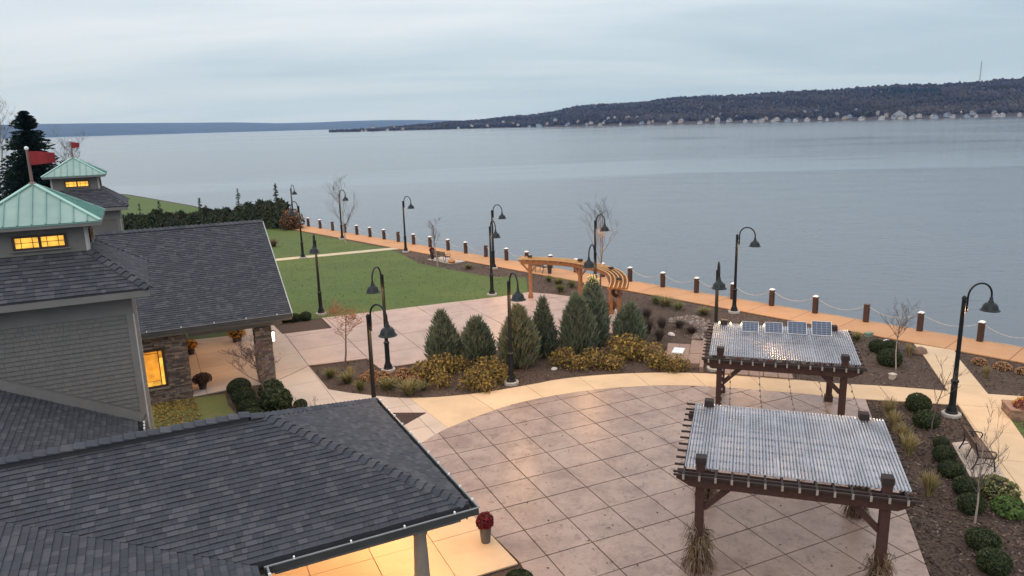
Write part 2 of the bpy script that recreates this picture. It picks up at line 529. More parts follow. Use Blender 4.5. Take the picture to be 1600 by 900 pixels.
M_wall = material('sea_wall_concrete', (0.30, 0.27, 0.24), (0.2, 0.18, 0.16), scale=1.5, rough=0.9, bump=0.3, bscale=8)

# weathering of the stamped slabs: broad dark stains and a fine leathery print
def add_stain(m, c_dark, scale, lo, hi, amt, stretch=None, rot=0.0):
    t = m.node_tree; b = t.nodes['Principled BSDF']
    src = b.inputs['Base Color'].links[0].from_socket
    gp = N(t, 'ShaderNodeNewGeometry')
    n1 = N(t, 'ShaderNodeTexNoise', Scale=scale, Detail=12.0, Roughness=0.72, Distortion=0.8)
    if stretch:
        ms = N(t, 'ShaderNodeMapping'); ms.inputs['Scale'].default_value = stretch; ms.inputs['Rotation'].default_value = (0, 0, rot)
        t.links.new(gp.outputs['Position'], ms.inputs[0]); t.links.new(ms.outputs[0], n1.inputs['Vector'])
    else: t.links.new(gp.outputs['Position'], n1.inputs['Vector'])
    mr = N(t, 'ShaderNodeMapRange'); mr.inputs['From Min'].default_value = lo; mr.inputs['From Max'].default_value = hi
    mr.inputs['To Min'].default_value = 0; mr.inputs['To Max'].default_value = amt
    t.links.new(n1.outputs['Fac'], mr.inputs['Value'])
    mx = N(t, 'ShaderNodeMix', data_type='RGBA'); mx.inputs[7].default_value = (*c_dark, 1)
    t.links.new(mr.outputs[0], mx.inputs[0]); t.links.new(src, mx.inputs[6])
    t.links.new(mx.outputs[2], b.inputs['Base Color'])
add_stain(M_plaza, (0.15, 0.095, 0.08), 0.55, 0.5, 0.68, 0.75)
add_stain(M_plaza, (0.12, 0.078, 0.062), 3.2, 0.54, 0.64, 0.65)
add_stain(M_plaza, (0.15, 0.10, 0.08), 9.0, 0.52, 0.66, 0.55)
add_stain(M_upper, (0.25, 0.17, 0.14), 7.0, 0.54, 0.68, 0.4)
add_stain(M_upper, (0.24, 0.16, 0.135), 0.6, 0.52, 0.7, 0.6)
add_stain(M_buff, (0.30, 0.22, 0.15), 1.0, 0.56, 0.75, 0.4)
add_stain(M_lawn, (0.085, 0.118, 0.026), 1.0, 0.44, 0.6, 0.5, (0.05, 0.9, 1), R(-40))
add_stain(M_terra, (0.36, 0.18, 0.095), 0.9, 0.5, 0.75, 0.5)
add_stain(M_lawn, (0.088, 0.112, 0.028), 1.6, 0.48, 0.75, 0.6)
add_stain(M_lawn, (0.042, 0.072, 0.015), 5.0, 0.5, 0.75, 0.4)

# ------------------------------------------------------------------ shore frame
S_ANG = R(-47.2)
SU = Vector((math.cos(S_ANG), math.sin(S_ANG))); SN = Vector((-SU.y, SU.x))    # along the shore, towards the lake
S0 = Vector((-23.42, 83.77))
def shore(s, n=0.0): return S0 + SU * s + SN * n

lake_edge = [shore(140, 0.3), shore(-3.5, 0.3)] + [g(x, y) for x, y in ((332, 329), (300, 321), (246, 311.6), (199, 303.5), (172, 302), (120, 304), (60, 306), (0, 309), (-300, 317))]
land = [(p.x, p.y) for p in lake_edge] + [(-420, 100), (-420, -160), (140, -160)]
ground = sheet('ground', land, 0.0, M_ground, 'brown mulched ground of the lakeside park', depth=3.0)
ground.data.materials.append(M_wall)
for p in ground.data.polygons:
    if abs(p.normal.z) < 0.5: p.material_index = 1

# ------------------------------------------------------------------ lake
def water_material():
    m = bpy.data.materials.new('lake_water'); m.use_nodes = True
    t = m.node_tree; b = t.nodes['Principled BSDF']
    b.inputs['Base Color'].default_value = (0.082, 0.097, 0.113, 1)
    b.inputs['Roughness'].default_value = 0.26; b.inputs['IOR'].default_value = 1.37
    gp = N(t, 'ShaderNodeNewGeometry')
    # wind lanes: long smooth and ruffled streaks
    mp1 = N(t, 'ShaderNodeMapping'); mp1.inputs['Rotation'].default_value = (0, 0, R(-6)); mp1.inputs['Scale'].default_value = (0.0030, 0.0100, 1)
    t.links.new(gp.outputs['Position'], mp1.inputs[0])
    lane = N(t, 'ShaderNodeTexNoise', Scale=1.0, Detail=5.0, Roughness=0.55, Distortion=0.6)
    t.links.new(mp1.outputs[0], lane.inputs['Vector'])
    lr = N(t, 'ShaderNodeMapRange'); lr.inputs['From Min'].default_value = 0.36; lr.inputs['From Max'].default_value = 0.46
    lr.inputs['To Min'].default_value = 0.3; lr.inputs['To Max'].default_value = 1.0
    t.links.new(lane.outputs['Fac'], lr.inputs['Value'])
    rl = N(t, 'ShaderNodeMapRange'); rl.inputs['From Min'].default_value = 0.38; rl.inputs['From Max'].default_value = 0.55
    rl.inputs['To Min'].default_value = 0.10; rl.inputs['To Max'].default_value = 0.15
    t.links.new(lane.outputs['Fac'], rl.inputs['Value']); t.links.new(rl.outputs[0], b.inputs['Roughness'])
    mp2 = N(t, 'ShaderNodeMapping'); mp2.inputs['Rotation'].default_value = (0, 0, R(20)); mp2.inputs['Scale'].default_value = (0.8, 1.5, 1)
    t.links.new(gp.outputs['Position'], mp2.inputs[0])
    w1 = N(t, 'ShaderNodeTexNoise', Scale=0.9, Detail=5.0, Roughness=0.6, Distortion=0.4)
    w2 = N(t, 'ShaderNodeTexNoise', Scale=0.11, Detail=3.0, Roughness=0.5)
    t.links.new(mp2.outputs[0], w1.inputs['Vector']); t.links.new(mp2.outputs[0], w2.inputs['Vector'])
    ad = N(t, 'ShaderNodeMath', operation='MULTIPLY_ADD'); ad.inputs[1].default_value = 2.0
    t.links.new(w2.outputs['Fac'], ad.inputs[0]); t.links.new(w1.outputs['Fac'], ad.inputs[2])
    ml = N(t, 'ShaderNodeMath', operation='MULTIPLY'); t.links.new(ad.outputs[0], ml.inputs[0]); t.links.new(lr.outputs[0], ml.inputs[1])
    bp = N(t, 'ShaderNodeBump', Strength=0.36, Distance=0.15)
    t.links.new(ml.outputs[0], bp.inputs['Height']); t.links.new(bp.outputs[0], b.inputs['Normal'])
    MATS['lake_water'] = m
    return m
M_water = water_material()
WZ = -1.25
mb = MB(); mb.poly([(-8900, -190, WZ), (8900, -190, WZ), (8900, 10300, WZ), (-8900, 10300, WZ)])
tag(mb.build('water', M_water), 'calm grey lake stretching to the far shore', kind='structure')

# ------------------------------------------------------------------ far hills
rng = np.random.default_rng(11)
def interp(pts, x):
    xs = [p[0] for p in pts]; ys = [p[1] for p in pts]
    return float(np.interp(x, xs, ys))
def hill(name, shore_px, ridge_px, xs, depth, mat, label, drop=0.0, wob=2.0, power=0.8):
    """terrain rising from a surveyed shoreline to a surveyed skyline depth metres further back"""
    nr = 14; V = []; F = []
    for x in xs:
        s = g(x, interp(shore_px, x), WZ)
        d2 = Vector((s.x, s.y)); dist = d2.length; dirn = d2 / dist
        yr = interp(ridge_px, x) + drop
        dr = _fw * FPX + _rt * (x - 800) + _up * (450 - yr)
        hd = math.hypot(dr.x, dr.y)
        far = dist + depth
        zr = CAM_H + dr.z / hd * far
        for k in range(nr):
            t = k / (nr - 2) if k < nr - 1 else 1.0
            q = min(t, 1.0)
            if k == nr - 1:
                pos = dirn * (far + depth * 0.8); z = WZ - 2
            else:
                pos = dirn * (dist + depth * q)
                z = WZ - 0.5 + (zr - WZ) * (q ** power) + (wob * math.sin(x * 0.05 + k * 1.7) * math.sin(q * 3.1) if 0 < k else 0)
                if k == 0: z = WZ - 1.0
                if k == 1: z = max(z, WZ + 2.5)
            V.append((pos.x, pos.y, z))
    n = len(xs)
    for i in range(n - 1):
        for k in range(nr - 1):
            a = i * nr + k
            F.append((a, a + nr, a + nr + 1, a + 1))
    me = np_mesh(name, V, F, mat, smooth=True)
    o = link_mesh(name, me); tag(o, label, kind='structure')
    return np.array(V).reshape(n, nr, 3)

M_hill = material('bare_woodland', (0.060, 0.046, 0.040), (0.038, 0.031, 0.027), scale=0.02, rough=1.0, detail=8)
M_hillfar = material('distant_woodland', (0.055, 0.062, 0.060), (0.035, 0.045, 0.045), scale=0.004, rough=1.0, detail=8, c3=(0.09, 0.095, 0.08))
R_SHORE = [(515, 206.8), (560, 205.8), (640, 203.5), (720, 201.5), (800, 199.5), (900, 197.5), (1060, 194), (1200, 191), (1300, 188.5), (1400, 186.5), (1600, 181.5), (2300, 166)]
R_RIDGE = [(515, 205.5), (560, 203), (640, 196), (700, 190), (760, 186.5), (790, 182), (830, 180), (860, 175), (900, 166), (935, 163), (990, 161), (1020, 157), (1060, 152), (1110, 149.5), (1150, 149), (1200, 145), (1250, 142), (1300, 141), (1350, 136), (1400, 133), (1440, 132.5), (1480, 131), (1530, 128), (1565, 124), (1600, 122), (1800, 112), (2300, 100)]
xs_r = list(np.linspace(515, 2300, 150))
HR = hill('hill', R_SHORE, R_RIDGE, xs_r, 900, M_hill, 'long wooded hill rising behind the village on the right shore', power=0.75)
L_SHORE = [(-700, 236), (0, 216.5), (100, 213.8), (300, 208.0), (500, 202.6), (720, 196.3)]
L_RIDGE = [(-700, 208), (0, 195), (70, 193.4), (147, 192.4), (290, 191.7), (367, 191), (437, 192.4), (500, 191), (542, 189), (600, 187.6), (650, 187.4), (720, 188)]
xs_l = list(np.linspace(-700, 720, 110))
HL = hill('hill', L_SHORE, L_RIDGE, xs_l, 1500, M_hillfar, 'low blue ridge across the far end of the lake', wob=4, power=0.7)

# woods: clumped crowns all over the near hill, one uncountable mass
def blob_cloud(name, pts, rad, hgt, mats, label, midx):
    base = np.array([(math.cos(a) * r, math.sin(a) * r, z) for z, r, k in ((0.0, 0.55, 5), (0.45, 1.0, 5), (0.8, 0.7, 5)) for a in [2 * math.pi * j / 5 + z * 2 for j in range(5)]] + [(0, 0, 1.0)])
    fc = []
    for lv in (0, 5):
        for j in range(5):
            a, b2 = lv + j, lv + (j + 1) % 5
            fc.append((a, b2, b2 + 5)); fc.append((a, b2 + 5, a + 5))
    for j in range(5): fc.append((10 + j, 10 + (j + 1) % 5, 15))
    fc = np.array(fc); n = len(pts)
    V = base[None] * np.stack([rad, rad, hgt], 1)[:, None, :]
    V = V * (1 + rng.normal(0, 0.16, V.shape)) + pts[:, None, :]
    F = fc[None] + (np.arange(n) * 16)[:, None, None]
    me = np_mesh(name, V.reshape(-1, 3), F.reshape(-1, 3), mats, np.repeat(midx, len(fc)))
    o = link_mesh(name, me); tag(o, label, kind='stuff')
M_bare = material('bare_crowns', (0.051, 0.045, 0.040), (0.037, 0.032, 0.029), scale=0.05, rough=1.0)
M_bare2 = material('grey_crowns', (0.038, 0.035, 0.032), (0.029, 0.026, 0.025), scale=0.05, rough=1.0)
M_bare3 = material('light_crowns', (0.075, 0.065, 0.058), (0.058, 0.050, 0.045), scale=0.05, rough=1.0)
M_pine = material('pine_crowns', (0.022, 0.032, 0.026), (0.014, 0.022, 0.02), scale=0.05, rough=1.0)
n_t = 24000
fi = rng.random(n_t) ** 0.9 * 148 * 0.86; fk = 0.7 + rng.random(n_t) ** 1.15 * 11.3
# a denser belt along the shore
fk[:6500] = 0.42 + rng.random(6500) * 1.4
i0 = np.floor(fi).astype(int); k0 = np.floor(fk).astype(int); a = (fi - i0)[:, None]; b = (fk - k0)[:, None]
pts = (HR[i0, k0] * (1 - a) + HR[i0 + 1, k0] * a) * (1 - b) + (HR[i0, k0 + 1] * (1 - a) + HR[i0 + 1, k0 + 1] * a) * b
hg = rng.uniform(5, 11, n_t) * rng.uniform(0.75, 1.1, n_t); rd = hg * rng.uniform(0.3, 0.5, n_t)
px_u = 515 + fi * (2300 - 515) / 149
hg[fk > 8.5] *= 0.65
low = px_u < 800
hg[low] *= 0.75
pt_ = np.sin(px_u * 0.031 + fk * 0.9) + np.sin(px_u * 0.013 - fk * 1.7 + 2) + 0.7 * rng.normal(0, 1, n_t)
mi_t = np.where(pt_ > 0.5, 3, np.where(pt_ > -0.5, 0, 1))
# evergreen stands
stand = ((px_u > 1370) & (px_u < 1465) & (fk > 6.0) & (fk < 8.6)) | (rng.random(n_t) < 0.02)
mi_t[stand] = 2
pts[:, 2] -= 1.0
blob_cloud('woodland', pts, rd, hg, [M_bare, M_bare2, M_pine, M_bare3], 'leafless woodland covering the far hillside', mi_t)

# houses along the far shore, each a thing of its own
M_hw = [material('white_clapboard', (0.46, 0.46, 0.45), (0.36, 0.36, 0.36), scale=0.5, rough=0.8), material('grey_clapboard', (0.34, 0.36, 0.38), (0.28, 0.3, 0.32), scale=0.5, rough=0.8),
        material('tan_clapboard', (0.40, 0.34, 0.27), (0.33, 0.28, 0.22), scale=0.5, rough=0.8), material('blue_clapboard', (0.30, 0.38, 0.46), (0.26, 0.33, 0.41), scale=0.5, rough=0.8)]
M_hroof = material('far_roof', (0.11, 0.10, 0.105), (0.07, 0.07, 0.075), scale=0.4, rough=0.9, spread=0.25)
M_hwin = material('far_window', (0.05, 0.06, 0.07), (0.04, 0.05, 0.06), rough=0.2)
M_hlit = glow('lit_far_window', (1.0, 0.72, 0.35), 3.0)
def far_house(x, up, wd, dp, ht, wallmat, label, group=None, lit=False, back=20, yaw=None):
    s = g(x, interp(R_SHORE, x), WZ); d = Vector((s.x, s.y)); dirn = d.normalized()
    p = dirn * (d.length + back)
    rz = math.atan2(dirn.y, dirn.x) - math.pi / 2 + (yaw if yaw is not None else rnd.uniform(-0.7, 0.7))
    t = thing('house', label, 'house', (p.x, p.y, WZ + up), rz, group)
    hw, hd = wd / 2, dp / 2
    w = MB(); w.box((0, 0, ht / 2 - 1), (wd, dp, ht + 2)); rh = wd * rnd.uniform(0.28, 0.42)
    for sy in (-1, 1): w.poly([(-hw, sy * hd, ht), (hw, sy * hd, ht), (0, sy * hd, ht + rh)][::(1 if sy < 0 else -1)])
    w.build('wall', wallmat, t)
    r = MB(); o = 0.4
    for sx in (-1, 1):
        a0 = [(sx * (hw + o), -hd - o, ht - o * rh / hw), (sx * (hw + o), hd + o, ht - o * rh / hw), (0, hd + o, ht + rh + 0.05), (0, -hd - o, ht + rh + 0.05)]
        a1 = [(q[0], q[1], q[2] + 0.3) for q in a0]
        if sx < 0: a0, a1 = a0[::-1], a1[::-1]
        r.rings([a0, a1])
    r.build('roof', M_hroof, t)
    for k in (-1, 1):
        wn = MB(); wn.box((k * wd * 0.25, -hd - 0.03, ht * 0.55), (wd * 0.2, 0.1, ht * 0.32))
        wn.build('window', M_hlit if lit else M_hwin, t)
    return t
def ordinal(n):
    small = ['', 'first', 'second', 'third', 'fourth', 'fifth', 'sixth', 'seventh', 'eighth', 'ninth', 'tenth', 'eleventh', 'twelfth', 'thirteenth', 'fourteenth', 'fifteenth', 'sixteenth', 'seventeenth', 'eighteenth', 'nineteenth']
    if n < 20: return small[n]
    tens = {2: 'twenty', 3: 'thirty', 4: 'forty', 5: 'fifty', 6: 'sixty', 7: 'seventy', 8: 'eighty', 9: 'ninety'}[n // 10]
    return (tens[:-1] + 'ieth') if n % 10 == 0 else tens + '-' + small[n % 10]
hx = [566, 574, 583, 606, 618, 628, 716, 738, 760, 789, 800, 812, 829, 838, 847, 856, 866, 888, 917, 926, 935, 944, 962, 972, 1003, 1012, 1046, 1061, 1067, 1092, 1104, 1120, 1128, 1141, 1152, 1196, 1206, 1239, 1246, 1254, 1262, 1270, 1284, 1293, 1318, 1326, 1336, 1370, 1376, 1388, 1396, 1412, 1424, 1436, 1448, 1464, 1474, 1488, 1512, 1526, 1540, 1556, 1566, 1576, 1592, 1610, 1632, 1660]
hx = sorted(hx + [890, 905, 952, 984, 994, 1022, 1034, 1079, 1112, 1164, 1178, 1188, 1216, 1228, 1275, 1300, 1308, 1346, 1356, 1382, 1404, 1430, 1456, 1480, 1520, 1549, 1584])
for i, x in enumerate(hx):
    mi = rnd.choice([0, 0, 0, 1, 2, 3]); sc = 1.0 if x > 800 else 0.85
    lab = '%s gable-roofed house on the far shore, %s from the left end of the village' % (['white', 'grey', 'tan', 'pale blue'][mi], ordinal(i + 1))
    grp = ['white houses on the far shore', 'grey houses on the far shore', 'tan houses on the far shore', 'pale blue houses on the far shore'][mi]
    bk = rnd.choice([5, 8, 12, 20, 34, 55, 85])
    far_house(x + rnd.uniform(-3, 3), max(0.8, bk * 0.2 - 0.4), rnd.uniform(5.5, 11) * sc, rnd.uniform(6, 10) * sc, rnd.uniform(2.4, 4.2) * sc, M_hw[mi], lab, grp, back=bk)
far_house(1121, 3, 10, 11, 7.5, M_hw[0], 'tall white house with a steep front gable at the left end of the village', back=16, yaw=0.05)
far_house(1404, 3, 26, 10, 4.5, M_hw[1], 'long low grey building with a shallow roof on the far shore', back=20, yaw=0.1)
far_house(1503, 6, 9, 9, 7, M_hw[0], 'white house with warmly lit windows, right end of the far village', lit=True, back=60, yaw=0.0)
far_house(1277, 13, 14, 7, 4, M_hw[0], 'pale house standing alone halfway up the wooded hill', back=170, yaw=0.0)

# mast on the hill
md = _fw * FPX + _rt * (1531 - 800) + _up * (450 - 124)
k = 2150 / math.hypot(md.x, md.y); mz = CAM_H + md.z * k - 6
t = thing('radio_mast', 'thin lattice radio mast standing on the crest of the right hill', 'mast', (md.x * k, md.y * k, mz))
mb = MB()
for a in range(3):
    an = a * 2 * math.pi / 3
    mb.tube([(2.0 * math.cos(an), 2.0 * math.sin(an), 0), (0.7 * math.cos(an), 0.7 * math.sin(an), 45)], 0.22, 4)
for k2 in range(15):
    z0, z1 = k2 * 3.0, k2 * 3.0 + 3
    for a in range(3):
        a1, a2 = a * 2 * math.pi / 3, (a + 1) * 2 * math.pi / 3; r0, r1 = 2 - 1.3 * z0 / 45, 2 - 1.3 * z1 / 45
        mb.tube([(r0 * math.cos(a1), r0 * math.sin(a1), z0), (r1 * math.cos(a2), r1 * math.sin(a2), z1)], 0.16, 3)
mb.build('lattice', material('mast_steel', (0.2, 0.2, 0.21), (0.15, 0.15, 0.16)), t)
mb = MB(); mb.lathe([(0.1, 45), (0.9, 45.5), (0.9, 47.5), (0.1, 48)], 8); mb.build('antenna', MATS['mast_steel'], t)

# ------------------------------------------------------------------ paths, plazas, lawns
def pxs(lst, z=0.0): return [(p.x, p.y) for p in (g(x, y, z) for x, y in lst)]
GZ = 0.06
# far lawn and park lawns
far_lawn = pxs([(455, 356), (330, 331), (300, 322.5), (246, 313), (199, 305), (172, 303.5), (60, 307.5), (0, 310.5), (-200, 315)]) + [(-150, 60)] + pxs([(428, 403)])
sheet('lawn', far_lawn, 0.012, M_lawn, 'green lawn running along the shore beyond the hedge')
Bl = pxs([(612, 391), (617, 392.5), (655, 411.6), (678, 416.5), (701, 421), (735, 427.5), (768, 433.5), (782, 433), (822, 434), (825, 457.5), (800, 462), (645, 480.6), (503, 497.5), (455, 503.5), (358, 526), (288, 534)])
pathdir = Vector((math.cos(R(24.5)), math.sin(R(24.5))))
pa = g(612, 390.6); pb = g(609, 388)
big_lawn = Bl + [(-26, 37), (-34, 56.5)] + [(pa.x - pathdir.x * 12, pa.y - pathdir.y * 12)]
sheet('lawn', big_lawn, 0.022, M_lawn, 'broad mown lawn between the gabled roof and the promenade')
sm = [(pb.x, pb.y)] + pxs([(584, 384.5), (459, 360.5), (430, 358)]) + [(-33, 78), (-34, 60)] + [(pb.x - pathdir.x * 12, pb.y - pathdir.y * 12)]
sheet('lawn', sm, 0.026, M_lawn, 'small wedge of lawn beside the hedge')
nrm = Vector((-pathdir.y, pathdir.x))
pm = (pa + pb) / 2
pc = Vector((pm.x, pm.y)) + pathdir * 0.9
pth = [pc + nrm * 0.55 - pathdir * 26, pc - nrm * 0.55 - pathdir * 26, pc - nrm * 0.55, pc + nrm * 0.55]
M_tan = material('tan_path', (0.50, 0.44, 0.30), (0.43, 0.37, 0.25), scale=1.2, rough=0.85, bump=0.1)
sheet('path', [(p.x, p.y) for p in pth], 0.045, M_tan, 'narrow tan path crossing the lawn', depth=0.04)
sheet('lawn', pxs([(1578, 656), (1601, 690), (1760, 930), (1900, 860), (1720, 650), (1620, 640)]), 0.03, M_lawn, 'corner of lawn beside the brick planter')
sheet('lawn', pxs([(230, 634), (303, 622), (352, 616), (356, 632), (374, 655), (385, 690), (230, 720)]), 0.02, M_lawn_y, 'leaf strewn grass strip under the stone wall')

# promenade
prom = [shore(-1.5, 0.12), shore(-1.5, -2.35), shore(130, -2.35), shore(130, 0.12)]
pr = sheet('promenade', [(p.x, p.y) for p in prom], 0.035, M_joint, 'terracotta lakeside promenade')
slabs(pr, [(p.x, p.y) for p in prom], tuple(S0), S_ANG, 2.58, 4.0, 0.02, GZ + 0.01, M_terra, gap=0.03)
# kerb of pale concrete on the lake side
mb = MB(); a = shore(-3.5, 0.21); b = shore(135, 0.21); mb.beam((a.x, a.y, -0.1), (b.x, b.y, -0.1), 0.16, 0.34); tag(mb.build('kerb', M_wall), 'concrete edge of the promenade above the water', kind='structure')

# upper plaza
up_poly = pxs([(441, 523.5), (519, 514), (502.6, 498.3), (645, 481), (800, 462.3), (825, 457.8), (860, 460.5), (890, 464.3), (912, 468), (938.6, 474.5), (958, 482), (978, 494), (985, 508), (970, 520), (961, 522), (940, 522), (860, 535), (775, 549), (665, 567), (593, 577), (573, 561.6), (482, 573)])
up = sheet('plaza', up_poly, 0.035, M_joint, 'upper pink stamped plaza in front of the curved arbor')
UA = R(27.0); uo = g(482, 573)
slabs(up, up_poly, (uo.x, uo.y), R(26.5), 2.76, 2.76, 0.02, GZ, M_upper, gap=0.03)

# porch floor
po_poly = pxs([(302, 621), (432, 597), (482.5, 573), (441, 523.3), (422, 504), (388, 506), (358, 526.5), (288, 534)])
po = sheet('porch_floor', po_poly, 0.032, M_joint, 'buff concrete floor under the gabled porch')
slabs(po, po_poly, (uo.x, uo.y), R(26.5), 2.3, 2.3, 0.02, GZ + 0.004, M_buffl, gap=0.022)

# sidewalk: left leg, arc round the big plaza, cross walk, right leg
arc_in = [(657, 695.5), (678, 682), (700, 671), (735, 656.5), (777, 641.5), (800, 634), (832, 626.5), (866, 620), (915, 612.5), (963, 607.5), (1017, 604.6), (1040, 603.9), (1081, 604.6), (1114, 606), (1136, 607.5), (1237, 615.5), (1322.7, 624), (1352, 625.5)]
arc_out = [(483, 573.5), (513, 610), (545, 615.5), (583, 620), (611, 622.8), (639, 623.8), (668, 623.3), (695.6, 621.7), (733, 618), (772, 612.7), (806, 607), (840, 601), (861, 596.5), (892, 592), (928, 588.6), (979, 585.3), (1030, 584), (1094, 584.6), (1114.7, 586.2), (1237, 594.7), (1306.7, 601), (1389, 605.5), (1480.5, 612.8)]
left_leg = [(657, 695.5), (620, 725), (520, 745), (470, 680), (459, 639), (444, 614), (433, 597.5)]
walk_poly = pxs(arc_out + [(1496.5, 634.7)] + arc_in[::-1] + left_leg[1:])
wk = sheet('sidewalk', walk_poly, 0.030, M_joint, 'buff concrete sidewalk curving round the round plaza')
# slabs follow the curve of the arc
def strip_slabs(parent, outer, inner, step, mat):
    def resample(poly, n):
        L = [0]
        for i in range(1, len(poly)): L.append(L[-1] + math.dist(poly[i], poly[i - 1]))
        return [(float(np.interp(k / n * L[-1], L, [p[0] for p in poly])), float(np.interp(k / n * L[-1], L, [p[1] for p in poly]))) for k in range(n + 1)], L[-1]
    _, L = resample(inner, 4)
    sub = 4; n = max(1, int(L / step)) * sub
    A, _ = resample(outer, n); B, _ = resample(inner, n)
    for k in range(0, n, sub):
        a = A[k:k + sub + 1]; b = B[k:k + sub + 1]
        e = 0.006
        a[0] = (a[0][0] + (a[1][0] - a[0][0]) * e * 3, a[0][1] + (a[1][1] - a[0][1]) * e * 3); b[0] = (b[0][0] + (b[1][0] - b[0][0]) * e * 3, b[0][1] + (b[1][1] - b[0][1]) * e * 3)
        a[-1] = (a[-1][0] - (a[-1][0] - a[-2][0]) * e * 3, a[-1][1] - (a[-1][1] - a[-2][1]) * e * 3); b[-1] = (b[-1][0] - (b[-1][0] - b[-2][0]) * e * 3, b[-1][1] - (b[-1][1] - b[-2][1]) * e * 3)
        mb = MB()
        if prism(mb, a + b[::-1], 0.02, GZ + rnd.uniform(-0.002, 0.002)): mb.build('slab', mat, parent)
io = pxs(arc_out[5:]); ii = pxs(arc_in[2:] + [(1496.5, 634.7)])
strip_slabs(wk, io, ii, 2.1, M_buff)
lw = pxs([(483, 573.5), (513, 610), (545, 615.5), (583, 620), (611, 622.8), (639, 623.8)] + [(700, 671), (678, 682)] + left_leg)
slabs(wk, lw, (uo.x, uo.y), R(26.5), 2.4, 2.4, 0.02, GZ - 0.003, M_buffl, gap=0.02)

rw_poly = pxs([(1428, 538.8), (1445, 560), (1480.5, 612.8), (1496.5, 634.7), (1537, 697), (1574, 753), (1595, 782.7), (1660, 880), (1780, 1000), (1900, 960), (1760, 930), (1601, 690), (1577.5, 656), (1563, 639.5), (1720, 650), (1720, 632), (1600, 621.5), (1543.6, 617.8), (1496.5, 560), (1491, 549)])
rw = sheet('sidewalk', rw_poly, 0.028, M_joint, 'buff sidewalk leading from the lower right up to the promenade')
ro = g(1496.5, 634.7)
slabs(rw, rw_poly, (ro.x, ro.y), R(72.5), 2.4, 2.4, 0.02, GZ + 0.003, M_buff, gap=0.02)

# big plaza
pe = g(1451, 900); pdv = Vector((math.cos(R(-108.9)), math.sin(R(-108.9))))
slab_c = g(810, 884)
big_poly = pxs(arc_in) + [(pe.x, pe.y), (pe.x + pdv.x * 6, pe.y + pdv.y * 6), (0.6, 12.2), (0.35, 15.6), (slab_c.x + 0.02, slab_c.y + 0.12)] + pxs([(738, 808)])
bp_ = sheet('plaza', big_poly, 0.035, M_joint, 'large round plaza of stained stamped concrete squares')
nA = R(-62.3 + 90); ga = R(24.0)
# grid phase from surveyed joints
e_a = Vector((math.cos(ga), math.sin(ga))); e_b = Vector((-math.sin(ga), math.cos(ga)))
j1 = g(915, 612); j2 = g(864, 652)
org = e_a * Vector((j1.x, j1.y)).dot(e_a) + e_b * Vector((j2.x, j2.y)).dot(e_b)
slabs(bp_, big_poly, (org.x, org.y), ga, 1.37, 1.35, 0.02, GZ - 0.005, M_plaza, gap=0.036)

# canopy floor
cq = Vector((slab_c.x, slab_c.y)); cE1 = Vector((math.cos(R(25)), math.sin(R(25)))); cE2 = Vector((-cE1.y, cE1.x))
pj = g(657, 695.5); q1 = g(738, 808)
cf = [tuple(cq), (q1.x, q1.y), (pj.x, pj.y)] + [tuple(cq - cE1 * 6.0 + cE2 * 9.4), tuple(cq - cE1 * 11 + cE2 * 9.4), tuple(cq - cE1 * 11 - cE2 * 3.5), tuple(cq - cE1 * 3.2 - cE2 * 3.5), tuple(cq - cE1 * 3.2)]
cfo = sheet('canopy_floor', cf, 0.027, M_joint, 'buff concrete floor under the entrance canopy')
slabs(cfo, cf, tuple(cq), R(25), 1.62, 1.95, 0.02, GZ + 0.006, M_buff, gap=0.02)
# mulch triangle and mulch scraps set into the paving
sheet('mulch_bed', pxs([(600, 647.6), (666, 647.3), (631, 667), (615, 690), (590, 680)]), 0.075, M_mulch2, 'small triangle of mulch beside the canopy corner', depth=0.05)
# ------------------------------------------------------------------ the lodge buildings
TH = R(26.6)
NB = g(748, 795, 3.0)
B_LOC = (NB.x, NB.y, 0.0)
B_M = Matrix.Translation(B_LOC) @ Matrix.Rotation(TH, 4, 'Z')
SH = [material('shingle_dark', (0.042, 0.047, 0.059), (0.034, 0.038, 0.048), scale=30, rough=0.88, spread=0.10, bump=0.5, bscale=120, bdist=0.004),
      material('shingle_mid', (0.052, 0.056, 0.068), (0.041, 0.046, 0.056), scale=30, rough=0.88, spread=0.10, bump=0.5, bscale=120, bdist=0.004),
      material('shingle_pale', (0.069, 0.073, 0.084), (0.056, 0.059, 0.069), scale=30, rough=0.88, spread=0.10, bump=0.5, bscale=120, bdist=0.004),
      material('shingle_slate', (0.046, 0.050, 0.060), (0.038, 0.040, 0.049), scale=30, rough=0.88, spread=0.10, bump=0.5, bscale=120, bdist=0.004)]
M_deck = material('roof_felt', (0.035, 0.037, 0.043), (0.028, 0.03, 0.035), rough=0.9)
M_trim = material('taupe_trim', (0.167, 0.166, 0.160), (0.146, 0.145, 0.140), scale=2, rough=0.7, bump=0.1)
M_trimw = material('pale_trim', (0.42, 0.42, 0.41), (0.35, 0.35, 0.34), scale=2, rough=0.7)
M_shake = [material('shake_grey', (0.141, 0.142, 0.138), (0.117, 0.118, 0.114), scale=14, rough=0.85, bump=0.35, bscale=60, stretch=(6, 6, 1), bdist=0.005, spread=0.05),
           material('shake_taupe', (0.150, 0.147, 0.141), (0.125, 0.123, 0.119), scale=14, rough=0.85, bump=0.35, bscale=60, stretch=(6, 6, 1), bdist=0.005, spread=0.05)]
M_cup = material('cupola_siding', (0.160, 0.156, 0.147), (0.138, 0.134, 0.128), scale=3, rough=0.8, bump=0.1)
M_gut = material('gutter_metal', (0.055, 0.06, 0.062), (0.04, 0.045, 0.047), scale=2, rough=0.45, spec=0.5)
M_gutlip = material('gutter_lip', (0.22, 0.23, 0.24), (0.17, 0.18, 0.19), scale=2, rough=0.4)
M_clip = material('white_clip', (0.8, 0.8, 0.78), (0.7, 0.7, 0.7), rough=0.5)
